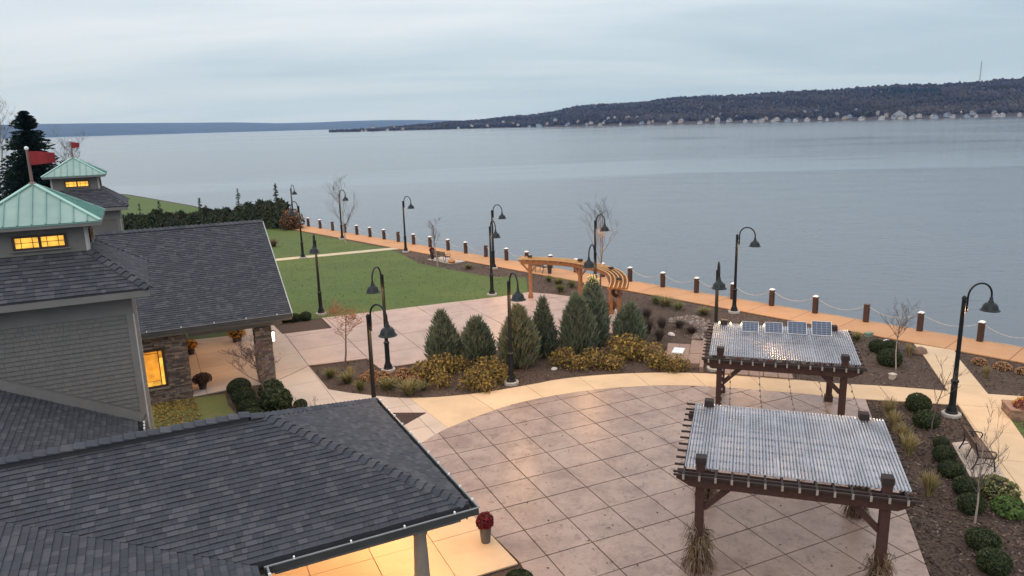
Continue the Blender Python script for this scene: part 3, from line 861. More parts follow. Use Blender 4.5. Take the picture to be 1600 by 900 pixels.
M_patina = material('green_metal', (0.235, 0.345, 0.305), (0.185, 0.29, 0.26), scale=1.6, rough=0.42, bump=0.05, bscale=8, spread=0.06, spec=0.5)
M_patd = material('green_metal_seam', (0.15, 0.32, 0.28), (0.12, 0.27, 0.24), scale=3, rough=0.45)
M_frame = material('dark_window_frame', (0.05, 0.032, 0.022), (0.04, 0.026, 0.018), rough=0.5)
M_amber = glow('amber_window_light', (1.0, 0.52, 0.07), 0.82, var=0.45, scale=4.0)
M_amberlow = glow('amber_interior', (1.0, 0.40, 0.04), 0.32, var=0.85, scale=3.2)
M_soffit = material('soffit_board', (0.36, 0.30, 0.23), (0.3, 0.25, 0.19), scale=3, rough=0.7, stretch=(1, 8, 1))

def face_M(o, ux, v, s):
    """frame of a roof plane: o eave point, ux along the eave, v plan direction up the slope, s the slope"""
    c = 1 / math.sqrt(1 + s * s)
    return frame(o, (ux[0], ux[1], 0), (v[0] * c, v[1] * c, s * c)), c
def to_face(pts, o, ux, v, c):
    return [((p[0] - o[0]) * ux[0] + (p[1] - o[1]) * ux[1], ((p[0] - o[0]) * v[0] + (p[1] - o[1]) * v[1]) / c) for p in pts]
def roof_deck(name, parent, faces, thick=0.12, mat=None):
    """one solid board per roof plane, all planes in a single part"""
    mb = MB()
    for pts3 in faces:
        top = [Vector(p) for p in pts3]; bot = [p - Vector((0, 0, thick)) for p in top]
        n = (top[1] - top[0]).cross(top[2] - top[0])
        if n.z < 0: top.reverse(); bot.reverse()
        mb.poly(top); mb.poly(bot[::-1])
        for i in range(len(top)):
            j = (i + 1) % len(top); mb.poly([bot[i], bot[j], top[j], top[i]])
    return mb.build(name, mat or M_deck, parent)
W_SH = [0.11, 0.15, 0.18, 0.22, 0.28]
T_SH = [(0.027, 0.004), (0.019, 0.003)]
def shingle_face(deck, o, ux, v, s, plan, limit, seed, row=0.135):
    M, c = face_M(o, ux, v, s)
    poly = to_face(plan, o, ux, v, c)
    top = max(p[1] for p in poly)
    courses(deck, 'shingle', M, poly, [], even_rows(row, 0, top), W_SH, T_SH, 0.004, SH, limit, B_M, 'shingle_courses', seed=seed)
def caps(parent, a, b, step=0.2, w=0.34, fold=0.07, name='ridge_cap', lift=0.012, side=None):
    """overlapping folded cap shingles along a ridge or hip from a (low) to b (high)"""
    a = Vector(a); b = Vector(b); d = (b - a); L = d.length; d.normalize()
    s = d.cross(Vector((0, 0, 1))).normalized(); u = s.cross(d).normalized()
    n = max(1, int(L / step)); st = L / n
    h = w / 2
    meshes = []
    for q in range(3):
        mb = MB(); l = st * 1.0
        z0, z1 = 0.045, 0.008
        A = [(0, -h, -fold + z0), (0, 0, z0), (0, h, -fold + z0)]; B = [(l, -h, -fold + z1), (l, 0, z1), (l, h, -fold + z1)]
        mb.poly([A[0], A[1], B[1], B[0]]); mb.poly([A[1], A[2], B[2], B[1]])
        mb.poly([(0, -h, -fold), A[1][:2] + (0.0,), A[1], A[0]]); mb.poly([A[1][:2] + (0.0,), (0, h, -fold), A[2], A[1]])
        mb.poly([(0, -h, -fold), A[0], B[0], (l, -h, -fold)]); mb.poly([(0, h, -fold), (l, h, -fold), B[2], A[2]])
        meshes.append(mb.mesh(name, SH[(1, 2, 0)[q]]))
    base = Matrix(((d.x, s.x, u.x, 0), (d.y, s.y, u.y, 0), (d.z, s.z, u.z, 0), (0, 0, 0, 1)))
    for k in range(n):
        p = a + d * st * k + u * lift
        o = bpy.data.objects.new(name, rnd.choice(meshes)); COL.objects.link(o); o.parent = parent
        o.matrix_basis = Matrix.Translation(p) @ base

# ---------------- entrance canopy (foreground hip roof)
canopy = thing('entrance_canopy', 'hip roofed entrance canopy in the foreground with dark shingles and a round column', 'canopy', B_LOC, TH)
S1 = 0.435; ZR = 3.0 + S1 * 3.7; XV = -4.35; XL = -11.2
e = 0.15; ez = 3.0 + S1 * e
dk = roof_deck('roof', canopy, [
    [(XV - 0.28, e, ez), (-e, e, ez), (-3.7, 3.7, ZR), (XL, 3.7, ZR)],
    [(-e, e, ez), (-e, 7.4 - e, ez), (-3.7, 3.7, ZR)],
    [(-e, 7.4 - e, ez), (XL, 7.4 - e, ez), (XL, 3.7, ZR), (-3.7, 3.7, ZR)]])
shingle_face(dk, (XL, e, ez), (1, 0), (0, 1), S1, [(XV - 0.28, e), (-e, e), (-3.7, 3.7), (XL, 3.7)], 230, 3)
shingle_face(dk, (-e, e, ez), (0, 1), (-1, 0), S1, [(-e, e), (-e, 7.4 - e), (-3.7, 3.7)], 70, 4)
caps(dk, (-0.2, 0.2, 3.0 + S1 * 0.2), (-3.72, 3.72, ZR + 0.01))
caps(dk, (-0.2, 7.2, 3.0 + S1 * 0.2), (-3.72, 3.68, ZR + 0.01))
vent = MB(); vent.box(((XL - 4.05) / 2, 3.7, ZR + 0.0), (-4.05 - XL, 0.30, 0.13)); vent.build('ridge_vent', M_deck, canopy)
caps(dk, (XL, 3.7, ZR + 0.075), (-4.0, 3.7, ZR + 0.075), step=0.23, w=0.36, fold=0.03)
caps(dk, (-4.0, 3.7, ZR + 0.02), (-3.7, 3.7, ZR + 0.02), step=0.15, w=0.34, fold=0.05)
# box gutter, lip and clips on three sides
def gutter(parent, p0, p1, inward, z, name='gutter', clip=0.9, w=0.16):
    p0 = Vector((p0[0], p0[1], 0)); p1 = Vector((p1[0], p1[1], 0)); iv = Vector((inward[0], inward[1], 0)); d = (p1 - p0); L = d.length; d.normalize()
    mb = MB()
    prof = [(0.0, 0.0), (0.0, -0.15), (w - 0.005, -0.15), (w - 0.005, -0.045), (w - 0.02, -0.045), (w - 0.02, -0.13), (0.02, -0.13), (0.02, 0.0)]
    A = [p0 + iv * a + Vector((0, 0, z + b)) for a, b in prof]; B = [p1 + iv * a + Vector((0, 0, z + b)) for a, b in prof]
    mb.rings([A, B]); gt = mb.build(name, M_gut, parent)
    lp = MB(); a = p0 - iv * 0.006; b = p1 - iv * 0.006
    lp.beam((a.x, a.y, z + 0.012), (b.x, b.y, z + 0.012), 0.035, 0.022); lp.build('gutter_lip', M_gutlip, gt)
    n = max(1, int(L / clip)); m0 = None
    for k in range(n):
        q = p0 + d * (L * (k + 0.5) / n)
        if m0 is None:
            cb = MB(); cb.box((0, 0, 0.03), (0.03, 0.05, 0.05)); m0 = cb.mesh('gutter_clip', M_clip)
        o = bpy.data.objects.new('gutter_clip', m0); COL.objects.link(o); o.parent = gt
        o.location = (q.x, q.y, z + 0.012); o.rotation_euler = (0, 0, math.atan2(d.y, d.x))
    return gt
gutter(canopy, (XV - 0.05, 0), (0, 0), (0, 1), 3.02)
gutter(canopy, (0, 0.0), (0, 7.4), (-1, 0), 3.02, clip=0.62)
gutter(canopy, (0, 7.4), (XL, 7.4), (0, -1), 3.02)
fb = MB(); fb.box((XV / 2 - 0.1, 0.19, 2.83), (-XV - 0.5, 0.04, 0.24)); fb.box((-0.19, 3.7, 2.83), (0.04, 7.0, 0.24)); fb.build('fascia', M_trim, canopy)
sf = MB(); sf.box((-5.6, 3.7, 2.745), (10.7, 7.0, 0.03)); sf.build('soffit', M_soffit, canopy)
bm = MB(); bm.box((-5.6, 0.55, 2.66), (10.4, 0.24, 0.14)); bm.box((-0.55, 3.7, 2.66), (0.24, 6.0, 0.14)); bm.build('header_beam', M_trim, canopy)
M_col = material('column_paint', (0.27, 0.245, 0.215), (0.235, 0.21, 0.185), scale=3, rough=0.6, bump=0.1)
for (cx, cy3) in ((-1.16, 0.55), (-0.55, 6.6)):
    cb = MB(); cb.lathe([(0.24, 0), (0.24, 0.12), (0.205, 0.16), (0.195, 0.9), (0.135, 2.42), (0.165, 2.5), (0.165, 2.60)], 24, (cx, cy3, 0)); cb.build('column', M_col, canopy, True)
M_lampglow = glow('ceiling_lamp_glow', (1.0, 0.62, 0.28), 9.0)
def downlight(parent, x, y, z, power, col=(1.0, 0.55, 0.20), spot=168):
    lb = MB(); lb.lathe([(0.11, 0), (0.11, 0.02), (0.085, 0.02)], 16, (x, y, z - 0.02)); f = lb.build('downlight', M_trimw, parent)
    l2 = MB(); l2.lathe([(0.08, 0), (0.08, 0.006)], 16, (x, y, z - 0.028)); l2.build('lamp_glass', M_lampglow, f)
    ld = bpy.data.lights.new('downlight_lamp', 'SPOT'); ld.energy = power; ld.color = col; ld.shadow_soft_size = 0.08; ld.spot_size = R(spot); ld.spot_blend = 0.6
    lo = bpy.data.objects.new('downlight_lamp', ld); COL.objects.link(lo); lo.parent = parent; lo.location = (x, y, z - 0.05)
for (x, y) in ((-2.3, 1.6), (-4.8, 1.6), (-7.4, 1.6), (-2.3, 5.6), (-4.8, 5.6), (-0.75, 1.8), (-0.75, 4.2), (-0.9, 6.4)):
    downlight(canopy, x, y, 2.73, 330 if x > -1 else 100, col=(1.0, 0.55, 0.23))

# ---------------- lodge: square tower with cupola and the low roofs beside it
lodge = thing('lodge', 'grey shingled lodge tower with a lit green roofed cupola, the nearer of the two', 'building', B_LOC, TH)
TC = (-8.24, 11.12)
def tower(root, cx, cy0, xf_off=(0, 0), near=True):
    """shake clad tower, hip roof, lantern cupola with standing seam metal roof"""
    H_W = 2.03; H_E = 2.53; H_C = 1.2; H_CE = 1.57
    zE = 6.92; zC = 7.9; zw = 6.5
    # walls
    mb = MB(); mb.box((cx, cy0, zw / 2 + 0.1), (2 * H_W, 2 * H_W, zw - 0.1 + 0.3)); wall = mb.build('wall', M_trim, root)
    fr = MB()
    for sx, sy in ((0, -1), (1, 0), (0, 1), (-1, 0)):
        if sx == 0: fr.box((cx, cy0 + sy * (H_W + 0.012), 6.42), (2 * H_W + 0.03, 0.024, 0.5))
        else: fr.box((cx + sx * (H_W + 0.012), cy0, 6.42), (0.024, 2 * H_W - 0.002, 0.5))
    fr.build('frieze_board', M_trim, root)
    for sx in (-1, 1):
        for sy in (-1, 1):
            cbm = MB()
            cbm.box((cx + sx * (H_W - 0.08), cy0 + sy * (H_W + 0.018), 3.1), (0.16, 0.03, 6.14)); cbm.box((cx + sx * (H_W + 0.019), cy0 + sy * (H_W - 0.055), 3.1), (0.03, 0.18, 6.14), 1)
            cbm.build('corner_board', [M_trim, M_trimw], root)
    # shakes: front and right faces
    rws = even_rows(0.127, 3.0 if near else 4.2, 6.17)
    xr = cx + H_W - 0.16
    def s1(x): return 3.0 + 0.5 * (-6.31 - x) + 0.33
    fpoly = [(cx - H_W + 0.16, s1(cx - H_W + 0.16)), (xr, s1(xr)), (xr, 6.17), (cx - H_W + 0.16, 6.17)] if near else [(cx - H_W + 0.16, 2), (xr, 2), (xr, 6.17), (cx - H_W + 0.16, 6.17)]
    M = frame((0, cy0 - H_W, 0), (1, 0, 0), (0, 0, 1))
    courses(wall, 'shake', M, fpoly, [], rws, [0.09, 0.12, 0.15, 0.18, 0.21], [(0.028, 0.004), (0.024, 0.004)], 0.004, M_shake, 300 if near else 0, B_M, 'shake_courses', seed=5)
    M = frame((cx + H_W, 0, 0), (0, 1, 0), (0, 0, 1))
    courses(wall, 'shake', M, [(cy0 - H_W + 0.16, 2), (cy0 + H_W - 0.16, 2), (cy0 + H_W - 0.16, 6.17), (cy0 - H_W + 0.16, 6.17)], [], even_rows(0.127, 2.0, 6.17), [0.1, 0.14, 0.18, 0.21], [(0.028, 0.004), (0.024, 0.004)], 0.004, M_shake, 0, B_M, 'shake_courses', seed=6)
    # soffit, fascia
    sb = MB(); sb.box((cx, cy0, 6.70), (2 * H_E - 0.06, 2 * H_E - 0.06, 0.03)); sb.build('soffit', M_trim, root)
    fb = MB()
    for sy in (-1, 1):
        fb.box((cx, cy0 + sy * (H_E - 0.02), 6.79), (2 * H_E, 0.04, 0.19)); fb.box((cx + sy * (H_E - 0.02), cy0, 6.79), (0.04, 2 * H_E - 0.082, 0.19))
    fb.build('fascia', M_trim, root)
    s = (zC - zE) / (H_E - H_C)
    E4 = [(cx - H_E, cy0 - H_E), (cx + H_E, cy0 - H_E), (cx + H_E, cy0 + H_E), (cx - H_E, cy0 + H_E)]
    C4 = [(cx - H_C, cy0 - H_C), (cx + H_C, cy0 - H_C), (cx + H_C, cy0 + H_C), (cx - H_C, cy0 + H_C)]
    faces = []
    for i in range(4):
        j = (i + 1) % 4
        faces.append([(*E4[i], zE), (*E4[j], zE), (*C4[j], zC), (*C4[i], zC)])
    dk = roof_deck('roof', root, faces, 0.05)
    dirs = [((1, 0), (0, 1)), ((0, 1), (-1, 0)), ((-1, 0), (0, -1)), ((0, -1), (1, 0))]
    for i in (0, 1):
        j = (i + 1) % 4
        shingle_face(dk, (*E4[i], zE), dirs[i][0], dirs[i][1], s, [E4[i], E4[j], C4[j], C4[i]], (200 if i == 0 else 40) if near else 0, 20 + i)
    for i in (0, 1, 2):
        caps(dk, (*E4[i], zE + 0.02), (*C4[i], zC + 0.02), step=0.2, w=0.28, fold=0.08)
    # cupola
    cm = MB(); cm.box((cx, cy0, (zC + 8.66) / 2 - 0.1), (2 * H_C, 2 * H_C, 8.66 - zC + 0.2)); cm.build('cupola_wall', M_cup, root)
    for sx in (-1, 1):
        for sy in (-1, 1):
            cc = MB()
            cc.box((cx + sx * (H_C - 0.035), cy0 + sy * (H_C + 0.012), 8.26), (0.07, 0.022, 0.72)); cc.box((cx + sx * (H_C + 0.013), cy0 + sy * (H_C - 0.03), 8.26), (0.022, 0.08, 0.72))
            cc.build('cupola_corner_board', M_trimw, root)
    for (ax, ay, rz) in ((0, -1, 0), (1, 0, R(90)), (0, 1, R(180)), (-1, 0, R(-90))):
        wroot = MB(); Rm = Matrix.Translation((cx + ax * H_C, cy0 + ay * H_C, 0)) @ Matrix.Rotation(rz, 4, 'Z')
        def tb(mbx, c, sz):
            i0 = len(mbx.v); mbx.box(c, sz)
            for q in range(i0, len(mbx.v)): mbx.v[q] = tuple(Rm @ Vector(mbx.v[q]))
        x0 = 0.08 if ay == -1 else 0.0
        # frame around a pair of windows
        tb(wroot, (x0, -0.02, 8.075), (1.24, 0.05, 0.06)); tb(wroot, (x0, -0.02, 8.405), (1.24, 0.05, 0.06))
        for xx in (-0.59, 0.0, 0.59): tb(wroot, (x0 + xx, -0.019, 8.24), (0.065, 0.05, 0.27))
        wn = wroot.build('window', M_frame, root)
        for xx in (-0.295, 0.295):
            p = MB(); tb(p, (x0 + xx, -0.006, 8.24), (0.53, 0.01, 0.27)); p.build('pane', M_amber, wn)
        mu = MB()
        for xx in (-0.295, 0.295):
            tb(mu, (x0 + xx, -0.017, 8.24), (0.53, 0.012, 0.014))
            for q in (-0.13, 0.13): tb(mu, (x0 + xx + q, -0.0165, 8.24), (0.014, 0.013, 0.27))
        mu.build('muntin', M_frame, wn)
        sl = MB(); tb(sl, (x0, -0.035, 8.03), (1.36, 0.07, 0.03)); sl.build('window_sill', M_trim, wn)
    sb = MB(); sb.box((cx, cy0, 8.61), (2 * H_CE - 0.05, 2 * H_CE - 0.05, 0.02)); sb.build('cupola_soffit', M_trim, root)
    fb = MB()
    for sy in (-1, 1):
        fb.box((cx, cy0 + sy * (H_CE - 0.015), 8.66), (2 * H_CE, 0.03, 0.11)); fb.box((cx + sy * (H_CE - 0.015), cy0, 8.66), (0.03, 2 * H_CE - 0.062, 0.11))
    fb.build('cupola_fascia', M_trim, root)
    zP = 9.70; zB = 8.72
    apex = Vector((cx, cy0, zP)); hb = H_CE + 0.01
    Q4 = [(cx - hb, cy0 - hb), (cx + hb, cy0 - hb), (cx + hb, cy0 + hb), (cx - hb, cy0 + hb)]
    sp = (zP - zB) / hb
    mr = roof_deck('cupola_roof', root, [[(*Q4[i], zB), (*Q4[(i + 1) % 4], zB), (cx, cy0, zP)] for i in range(4)], 0.03, M_patd)
    for i in range(4):
        M, c = face_M((*Q4[i], zB), dirs[i][0], dirs[i][1], sp)
        tri = to_face([Q4[i], Q4[(i + 1) % 4], (cx, cy0)], (*Q4[i], zB), dirs[i][0], dirs[i][1], c)
        nP = 10; wP = 2 * hb / nP
        for k in range(nP):
            c2 = clean(clip_convex(tri, [(k * wP + 0.004, -0.1), ((k + 1) * wP - 0.004, -0.1), ((k + 1) * wP - 0.004, 9), (k * wP + 0.004, 9)]))
            if len(c2) < 3 or area(c2) < 0.002: continue
            pm_ = MB()
            tp = [M @ Vector((p[0], p[1], 0.014)) for p in c2]; bt = [M @ Vector((p[0], p[1], -0.004)) for p in c2]
            pm_.poly(tp)
            for q in range(len(c2)): pm_.poly([bt[q], bt[(q + 1) % len(c2)], tp[(q + 1) % len(c2)], tp[q]])
            if k < nP - 1:
                xs_ = (k + 1) * wP; ht = min(xs_, 2 * hb - xs_) / hb * max(p[1] for p in tri)
                a_ = M @ Vector((xs_, 0.0, 0.026)); b_ = M @ Vector((xs_, ht - 0.03, 0.026)); nn = M.to_3x3() @ Vector((0, 0, 1))
                if (b_ - a_).length > 0.05: pm_.beam(a_, b_, 0.022, 0.045, 1, up=nn)
            pm_.build('roof_panel', [M_patina, M_patd], mr)
    hc = MB()
    for i in range(4):
        hc.beam((*Q4[i], zB + 0.03), (cx, cy0, zP + 0.04), 0.10, 0.035)
    hc.build('hip_cap', material('green_metal_cap', (0.30, 0.50, 0.44), (0.26, 0.45, 0.4), rough=0.42) if 'green_metal_cap' not in MATS else MATS['green_metal_cap'], mr)
tower(lodge, TC[0], TC[1], near=True)
# low roof against the tower and low roof beside the canopy
Z1 = lambda x: 3.0 + 0.5 * (-6.31 - x)
S2 = 0.235; Z2 = lambda x: 3.0 + S2 * (XV - x)
XW = -13.5
dk1 = roof_deck('low_roof', lodge, [[(-6.47, 3.78, Z1(-6.47)), (-6.47, 9.07, Z1(-6.47)), (XW, 9.07, Z1(XW)), (XW, 3.78, Z1(XW))],
                                    [(XV - 0.16, -7, Z2(XV - 0.16)), (XV - 0.16, 0.06, Z2(XV - 0.16)), (XL, 3.69, Z2(XL)), (XL, -7, Z2(XL))]], 0.14)
shingle_face(dk1, (-6.47, 3.78, Z1(-6.47)), (0, 1), (-1, 0), 0.5, [(-6.47, 3.78), (-6.47, 9.07), (XW, 9.07), (XW, 3.78)], 30, 30)
shingle_face(dk1, (XV - 0.16, -7, Z2(XV - 0.16)), (0, 1), (-1, 0), S2, [(XV - 0.16, -7), (XV - 0.16, 0.06), (XL, 3.69), (XL, -7)], 30, 31)
gutter(lodge, (-6.31, 7.5), (-6.31, 9.05), (-1, 0), 3.02, clip=0.25)
gutter(lodge, (XV, -7), (XV, -0.02), (-1, 0), 3.02, clip=0.62)
fl = MB(); a = Vector((-6.31, 9.04 + 0.05 - 0.06, Z1(-6.31) + 0.14)); b = Vector((XW, 9.03, Z1(XW) + 0.14)); fl.beam(a, b, 0.03, 0.25); fl.build('flashing', M_trim, lodge)
lw_ = MB(); lw_.box((-9.7, 7.4, 1.4), (6.0, 3.0, 2.75)); lw_.box((-9.5, -3.2, 1.4), (9.4, 7.5, 2.7)); lw_.build('lower_wall', M_trim, lodge)
gp_ = MB(); gp_.poly([(XL, 3.76, 2.9), (-6.5, 3.76, 2.9), (-6.5, 3.76, Z1(-6.5) - 0.02), (XL, 3.76, Z1(XL) - 0.02)]); gp_.build('gable_infill', M_trim, lodge)

# ---------------- rear lodge: the same tower further back
rear = thing('lodge', 'second grey lodge tower with green cupola roof behind the gabled porch', 'building', B_LOC, TH)
RC = (TC[0] - 0.67, TC[1] + 26.26)
tower(rear, RC[0], RC[1], near=False)

# ---------------- gabled porch wing with stone wall and pillar
porch = thing('porch_wing', 'gable roofed stone porch with a lit amber window, beside the lawn', 'building', B_LOC, TH)
WX, WY = -4.70, 19.37
SG = 0.558; yE = WY - 0.50; yR = yE + 6.05; zE = 3.2; zRg = zE + SG * 6.05; xR = -0.39; xL = -17.0
dkp = roof_deck('roof', porch, [[(xL, yE, zE), (xR, yE, zE), (xR, yR, zRg), (xL, yR, zRg)], [(xL, yR, zRg), (xR, yR, zRg), (xR, yR + 6.05, zE), (xL, yR + 6.05, zE)]], 0.10)
shingle_face(dkp, (xL, yE, zE), (1, 0), (0, 1), SG, [(xL, yE), (xR, yE), (xR, yR), (xL, yR)], 300, 40)
caps(dkp, (xL, yR, zRg + 0.04), (xR, yR, zRg + 0.04), step=0.22, w=0.32, fold=0.10)
rk = MB()
for sg in (1, -1):
    a = Vector((xR + 0.02, yR, zRg - 0.10)); b = Vector((xR + 0.02, yR - sg * 6.05, zE - 0.10)); rk.beam(a, b, 0.04, 0.22)
rk.build('rake_board', M_trimw, porch)
gutter(porch, (-10.5, yE - 0.12), (xR, yE - 0.12), (0, 1), zE + 0.0, clip=1.2, w=0.13)
ff = MB(); ff.box(((xL + xR) / 2, yE + 0.03, zE - 0.19), (xR - xL, 0.04, 0.2)); ff.build('fascia', M_trim, porch)
so = MB(); so.box(((xL + xR) / 2, yE + 0.30, zE - 0.24), (xR - xL - 0.05, 0.6, 0.03)); so.build('soffit', M_trim, porch)
bmz = MB(); bmz.box(((WX + xR) / 2 - 0.1, WY + 0.25, 2.78), (xR - WX - 0.5, 0.34, 0.36)); bmz.box((-1.59, WY + 5.6, 2.78), (0.34, 10.4, 0.36)); bmz.build('header_beam', M_trim, porch)
# gable end
ge = MB(); ge.poly([(xR - 0.45, yE + 0.5, 2.95), (xR - 0.45, yR + 5.5, 2.95), (xR - 0.45, yR, zRg - 0.12)]); ge.build('gable_wall', M_cup, porch)
pc_ = MB(); pc_.box((-2.7, yR, 2.93), (4.2, 11.0, 0.03)); pc_.build('porch_ceiling', M_soffit, porch)
M_mortar = material('mortar', (0.09, 0.075, 0.065), (0.07, 0.06, 0.05), scale=8, rough=0.95)
M_st = [material('stone_brown', (0.20, 0.135, 0.105), (0.145, 0.10, 0.082), scale=9, rough=0.9, bump=0.9, bscale=22, spread=0.2, bdist=0.02),
        material('stone_grey', (0.20, 0.175, 0.16), (0.15, 0.13, 0.12), scale=9, rough=0.9, bump=0.9, bscale=22, spread=0.2, bdist=0.02),
        material('stone_dark', (0.11, 0.085, 0.075), (0.085, 0.066, 0.06), scale=9, rough=0.9, bump=0.9, bscale=22, spread=0.2, bdist=0.02),
        material('stone_tan', (0.28, 0.215, 0.165), (0.22, 0.165, 0.13), scale=9, rough=0.9, bump=0.9, bscale=22, spread=0.2, bdist=0.02)]
def stone_rows(z0, z1, seed):
    rr = random.Random(seed); out = []; z = z0
    while z < z1 - 0.02:
        h = rr.choice([0.06, 0.075, 0.09, 0.115]); h = min(h, z1 - z); out.append((z, z + h)); z += h
    return out
ST_W = [0.14, 0.2, 0.27, 0.36, 0.45]; ST_T = [(0.05, 0.05), (0.028, 0.028)]
wb = MB(); wb.box(((-9.0 + WX) / 2, WY + 0.2 + 0.03, 1.45), (WX + 9.0, 0.40, 2.96)); wb.box((WX - 0.2, WY + 5.6, 1.45), (0.4, 10.4, 2.96)); swall = wb.build('stone_wall', M_mortar, porch)
wx0, wx1, wz0, wz1 = WX - 1.95, WX - 0.86, 0.66, 2.31
courses(swall, 'stone', frame((0, WY + 0.03, 0), (1, 0, 0), (0, 0, 1)), [(-7.4, 0.0), (WX + 0.03, 0.0), (WX + 0.03, 2.93), (-7.4, 2.93)], [(wx0, wx1, wz0, wz1)], stone_rows(0.0, 2.93, 2), ST_W, ST_T, 0.012, M_st, 150, B_M, 'stone_courses', jitter=0.02, seed=50)
courses(swall, 'stone', frame((WX, 0, 0), (0, 1, 0), (0, 0, 1)), [(WY + 0.03, 0), (WY + 4, 0), (WY + 4, 2.93), (WY + 0.03, 2.93)], [], stone_rows(0.0, 2.93, 2), ST_W, ST_T, 0.012, M_st, 0, B_M, 'stone_courses', jitter=0.02, seed=51)
# lit window in the stone wall
wf = MB(); cx_ = (wx0 + wx1) / 2; cz_ = (wz0 + wz1) / 2; ww = wx1 - wx0; wh = wz1 - wz0
for sx in (-1, 1): wf.box((cx_ + sx * (ww / 2 - 0.04), WY + 0.0, cz_), (0.08, 0.10, wh))
for sz in (-1, 1): wf.box((cx_, WY + 0.0, cz_ + sz * (wh / 2 - 0.04)), (ww - 0.162, 0.099, 0.08))
win = wf.build('window', M_frame, porch)
pb_ = MB(); pb_.box((cx_ - 0.08, WY + 0.035, cz_ + 0.10), (ww - 0.34, 0.012, wh - 0.38)); pb_.build('pane', M_amberlow, win)
pb_ = MB(); pb_.box((wx1 - 0.155, WY + 0.034, cz_ - 0.16), (0.13, 0.012, wh - 0.50)); pb_.box((cx_ - 0.082, WY + 0.036, wz0 + 0.175), (ww - 0.34, 0.012, 0.20)); pb_.build('pane', M_amber, win)
pb_ = MB(); pb_.box((wx1 - 0.155, WY + 0.033, wz1 - 0.25), (0.13, 0.01, 0.32)); pb_.build('pane', M_amberlow, win)
pb_ = MB(); pb_.box((wx1 - 0.225, WY + 0.02, cz_), (0.018, 0.03, wh - 0.17)); pb_.box((cx_ - 0.082, WY + 0.021, wz1 - 0.18), (ww - 0.32, 0.03, 0.016)); pb_.build('muntin', M_frame, win)
si = MB(); si.box((cx_, WY - 0.055, wz0 - 0.04), (ww + 0.12, 0.16, 0.07)); si.build('window_sill', M_st[1], win)
# pillars
for (py, lim) in ((WY, 120), (WY + 10.6, 0)):
    px0, px1 = WX + 2.77, WX + 3.45
    pb_ = MB(); pb_.box(((px0 + px1) / 2, py + 0.34, 1.3), (px1 - px0 - 0.06, 0.62, 2.62)); pil = pb_.build('stone_pillar', M_mortar, porch)
    for M, a0, a1, sd_ in ((frame((0, py + 0.03, 0), (1, 0, 0), (0, 0, 1)), px0, px1, 60), (frame((px1 - 0.03, 0, 0), (0, 1, 0), (0, 0, 1)), py + 0.03, py + 0.65, 61), (frame((px0 + 0.03, 0, 0), (0, -1, 0), (0, 0, 1)), -(py + 0.65), -(py + 0.03), 62)):
        courses(pil, 'stone', M, [(a0, 0), (a1, 0), (a1, 2.6), (a0, 2.6)], [], stone_rows(0, 2.6, 3), ST_W[:4], ST_T, 0.012, M_st, lim if sd_ == 60 else lim // 4, B_M, 'stone_courses', jitter=0.015, seed=sd_)
# sconce on the pillar's right side
sc_ = thing('wall_sconce', 'bright white wall lamp on the right side of the stone pillar', 'lamp', tuple(B_M @ Vector((WX + 3.53, WY + 0.25, 2.05))), TH)
mb = MB(); mb.box((0.0, 0, -0.22), (0.13, 0.13, 0.03)); mb.box((0.0, 0, 0.25), (0.15, 0.15, 0.04)); mb.box((-0.05, 0, 0), (0.03, 0.10, 0.52)); mb.build('lamp_frame', M_frame, sc_)
mb = MB(); mb.lathe([(0.05, -0.2), (0.055, 0), (0.05, 0.22)], 10, (0.015, 0, 0)); mb.build('lamp_glass', glow('sconce_glow', (1.0, 0.88, 0.66), 7.0), sc_)
def point_light(x, y, z, power, col=(1.0, 0.62, 0.30), r=0.1, parent=None):
    ld = bpy.data.lights.new('lamp_light', 'POINT'); ld.energy = power; ld.color = col; ld.shadow_soft_size = r
    lo = bpy.data.objects.new('lamp_light', ld); COL.objects.link(lo); lo.location = (x, y, z)
    if parent: lo.parent = parent
    return lo
point_light(0.16, 0, -0.05, 35, parent=sc_)
for (x, y, pw) in ((-3.3, WY + 2.5, 150), (-3.3, WY + 6.5, 120)):
    downlight(porch, x, y, 2.91, pw, col=(1.0, 0.52, 0.22))
# light that comes out through the stone wall's window
wl = bpy.data.lights.new('window_light', 'AREA'); wl.energy = 26; wl.color = (1.0, 0.6, 0.18); wl.shape = 'RECTANGLE'; wl.size = 0.9; wl.size_y = 1.2
wo_ = bpy.data.objects.new('window_light', wl); COL.objects.link(wo_); wo_.parent = win; wo_.location = (cx_, WY - 0.06, cz_); wo_.rotation_euler = (R(-90), 0, 0)

